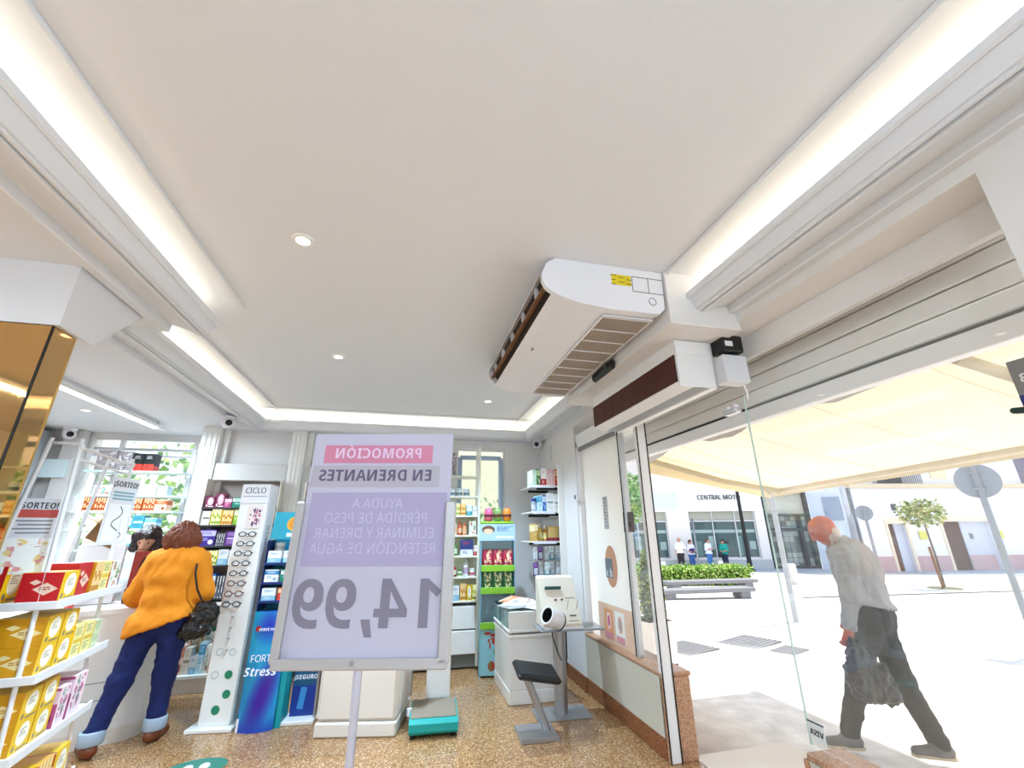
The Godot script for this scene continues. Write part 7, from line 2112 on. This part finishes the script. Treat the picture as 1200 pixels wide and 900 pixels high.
	obj("bag", blob([[Vector3(-0.06, 0.1, 0.0), Vector3(0.09, 0.07, 0.04), 0.08, 0.08], [Vector3(-0.06, 0.2, -0.01), Vector3(0.07, 0.19, 0.03), 0.075, 0.07], [Vector3(-0.04, 0.3, -0.02), Vector3(0.03, 0.29, 0.0), 0.055, 0.05], [Vector3(-0.02, 0.37, -0.03), Vector3(0.0, 0.36, -0.02), 0.03, 0.03]], 0.011, 0.04, [], 0.03, Vector3(16, 12, 16)), mat("bag_navy", Color(0.07, 0.085, 0.13), 0.35), t)
	var hl := new_st()
	tube(hl, [Vector3(-0.03, 0.37, -0.03), Vector3(-0.035, 0.41, -0.045), Vector3(-0.02, 0.415, -0.055), Vector3(0.0, 0.37, -0.02)], 0.007, 6)
	obj("handle", hl, M.bag_navy, t)
	# --- people before the shop across the square ---
	far("man with white hair in a white shirt standing before the far shop", 2.4, 0.9, -0.3, 1.74, Color(0.92, 0.92, 0.95), Color(0.20, 0.18, 0.19), Color(0.7, 0.68, 0.66), 1)
	far("dark haired woman in white and purple top beside the white shirted man", 3.05, 0.8, 0.2, 1.6, Color(0.88, 0.88, 0.94), Color(0.22, 0.38, 0.62), Color(0.10, 0.05, 0.05), 2)
	far("person in pale t-shirt and blue jeans with folded arms before the far shop", 4.0, 0.9, 0.5, 1.66, Color(0.88, 0.90, 0.95), Color(0.28, 0.48, 0.72), Color(0.30, 0.2, 0.15), 3)
	far("person in turquoise top carrying a dark bag before the far shop", 4.95, 0.7, -0.8, 1.6, Color(0.10, 0.62, 0.58), Color(0.16, 0.2, 0.3), Color(0.10, 0.06, 0.05), 4)

func far(label: String, along: float, out: float, yaw: float, h: float, top: Color, bottom: Color, hair: Color, pose: int):
	var P := Vector2(13.313, -24.6)
	var u := Vector2(0.964, 0.266).normalized()
	var q := P + u * along + Vector2(-u.y, u.x) * out
	var at := Vector3(q.x, -0.6, q.y)
	var b := Basis(Vector3.UP, -0.27 + yaw)
	var s := h / 1.68
	var v := func(x: float, y: float, z: float) -> Vector3: return at + b * (Vector3(x, y, z) * s)
	var J := {"head": v.call(0, 1.56, 0.02), "neck": v.call(0, 1.42, 0), "chest": v.call(0, 1.22, 0), "pelvis": v.call(0, 0.93, 0), "sl": v.call(0.16, 1.36, 0), "sr": v.call(-0.16, 1.36, 0), "el": v.call(0.22, 1.1, 0.0), "hl": v.call(0.2, 0.86, 0.08), "er": v.call(-0.22, 1.1, 0.0), "hr": v.call(-0.2, 0.86, 0.08),
		"pl": v.call(0.09, 0.9, 0), "pr": v.call(-0.09, 0.9, 0), "kl": v.call(0.1, 0.49, 0.02), "al": v.call(0.11, 0.09, 0), "kr": v.call(-0.1, 0.49, 0.02), "ar": v.call(-0.11, 0.09, 0), "toe_l": b * Vector3(0.2, 0, 1), "toe_r": b * Vector3(-0.2, 0, 1)}
	if pose == 3:
		J.hl = v.call(-0.08, 1.12, 0.2)
		J.hr = v.call(0.08, 1.14, 0.2)
	elif pose == 2 or pose == 4:
		J.hl = v.call(0.1, 1.05, 0.2)
		J.hr = v.call(-0.08, 1.02, 0.22)
	elif pose == 1:
		J.hl = v.call(0.12, 0.95, -0.14)
		J.el = v.call(0.27, 1.12, -0.05)
	var t = figure(label, at, J, {"face": b * Vector3(0, 0, 1), "cell": 0.03, "skin": Color(0.76, 0.54, 0.42), "top": top, "top_name": "shirt", "loose": 0.02, "sleeve": 0.1, "hem": -0.05, "bottom": bottom, "bottom_name": "trousers", "shoe": Color(0.15, 0.14, 0.14), "scale": s, "fold": 0.008})
	var hd: Vector3 = J.head - at
	var fd := b * Vector3(0, 0, 1)
	var hp := [[hd + Vector3(0, 0.05, 0) - fd * 0.02, hd + Vector3(0, 0.04, 0) - fd * 0.03, 0.1, 0.1]]
	if pose in [2, 4]: hp.append([hd - fd * 0.06, hd - fd * 0.06 + Vector3(0, -0.1, 0), 0.085, 0.07])
	obj("hair", blob(hp, 0.022, 0.03), mat("hair" + str(hair), hair, 0.6), t)
	if pose == 2:
		obj("purple_bib", blob([[v.call(-0.06, 1.12, 0.1) - at, v.call(0.08, 1.14, 0.1) - at, 0.1, 0.1], [v.call(-0.05, 1.02, 0.1) - at, v.call(0.06, 1.02, 0.1) - at, 0.08, 0.08]], 0.025, 0.04), mat("bib_purple", Color(0.25, 0.17, 0.42), 0.7), t)
	if pose == 4:
		var bg = thing("shoulder_bag", "dark bag held by the person in turquoise before the far shop", "bag", v.call(-0.16, 0.8, 0.2))
		obj("bag", blob([[Vector3(-0.05, 0, 0), Vector3(0.08, 0.02, 0), 0.11, 0.11], [Vector3(0, 0.12, 0), Vector3(0.03, 0.14, 0), 0.07, 0.06]], 0.025, 0.05), mat("far_bag", Color(0.10, 0.10, 0.16), 0.5), bg)
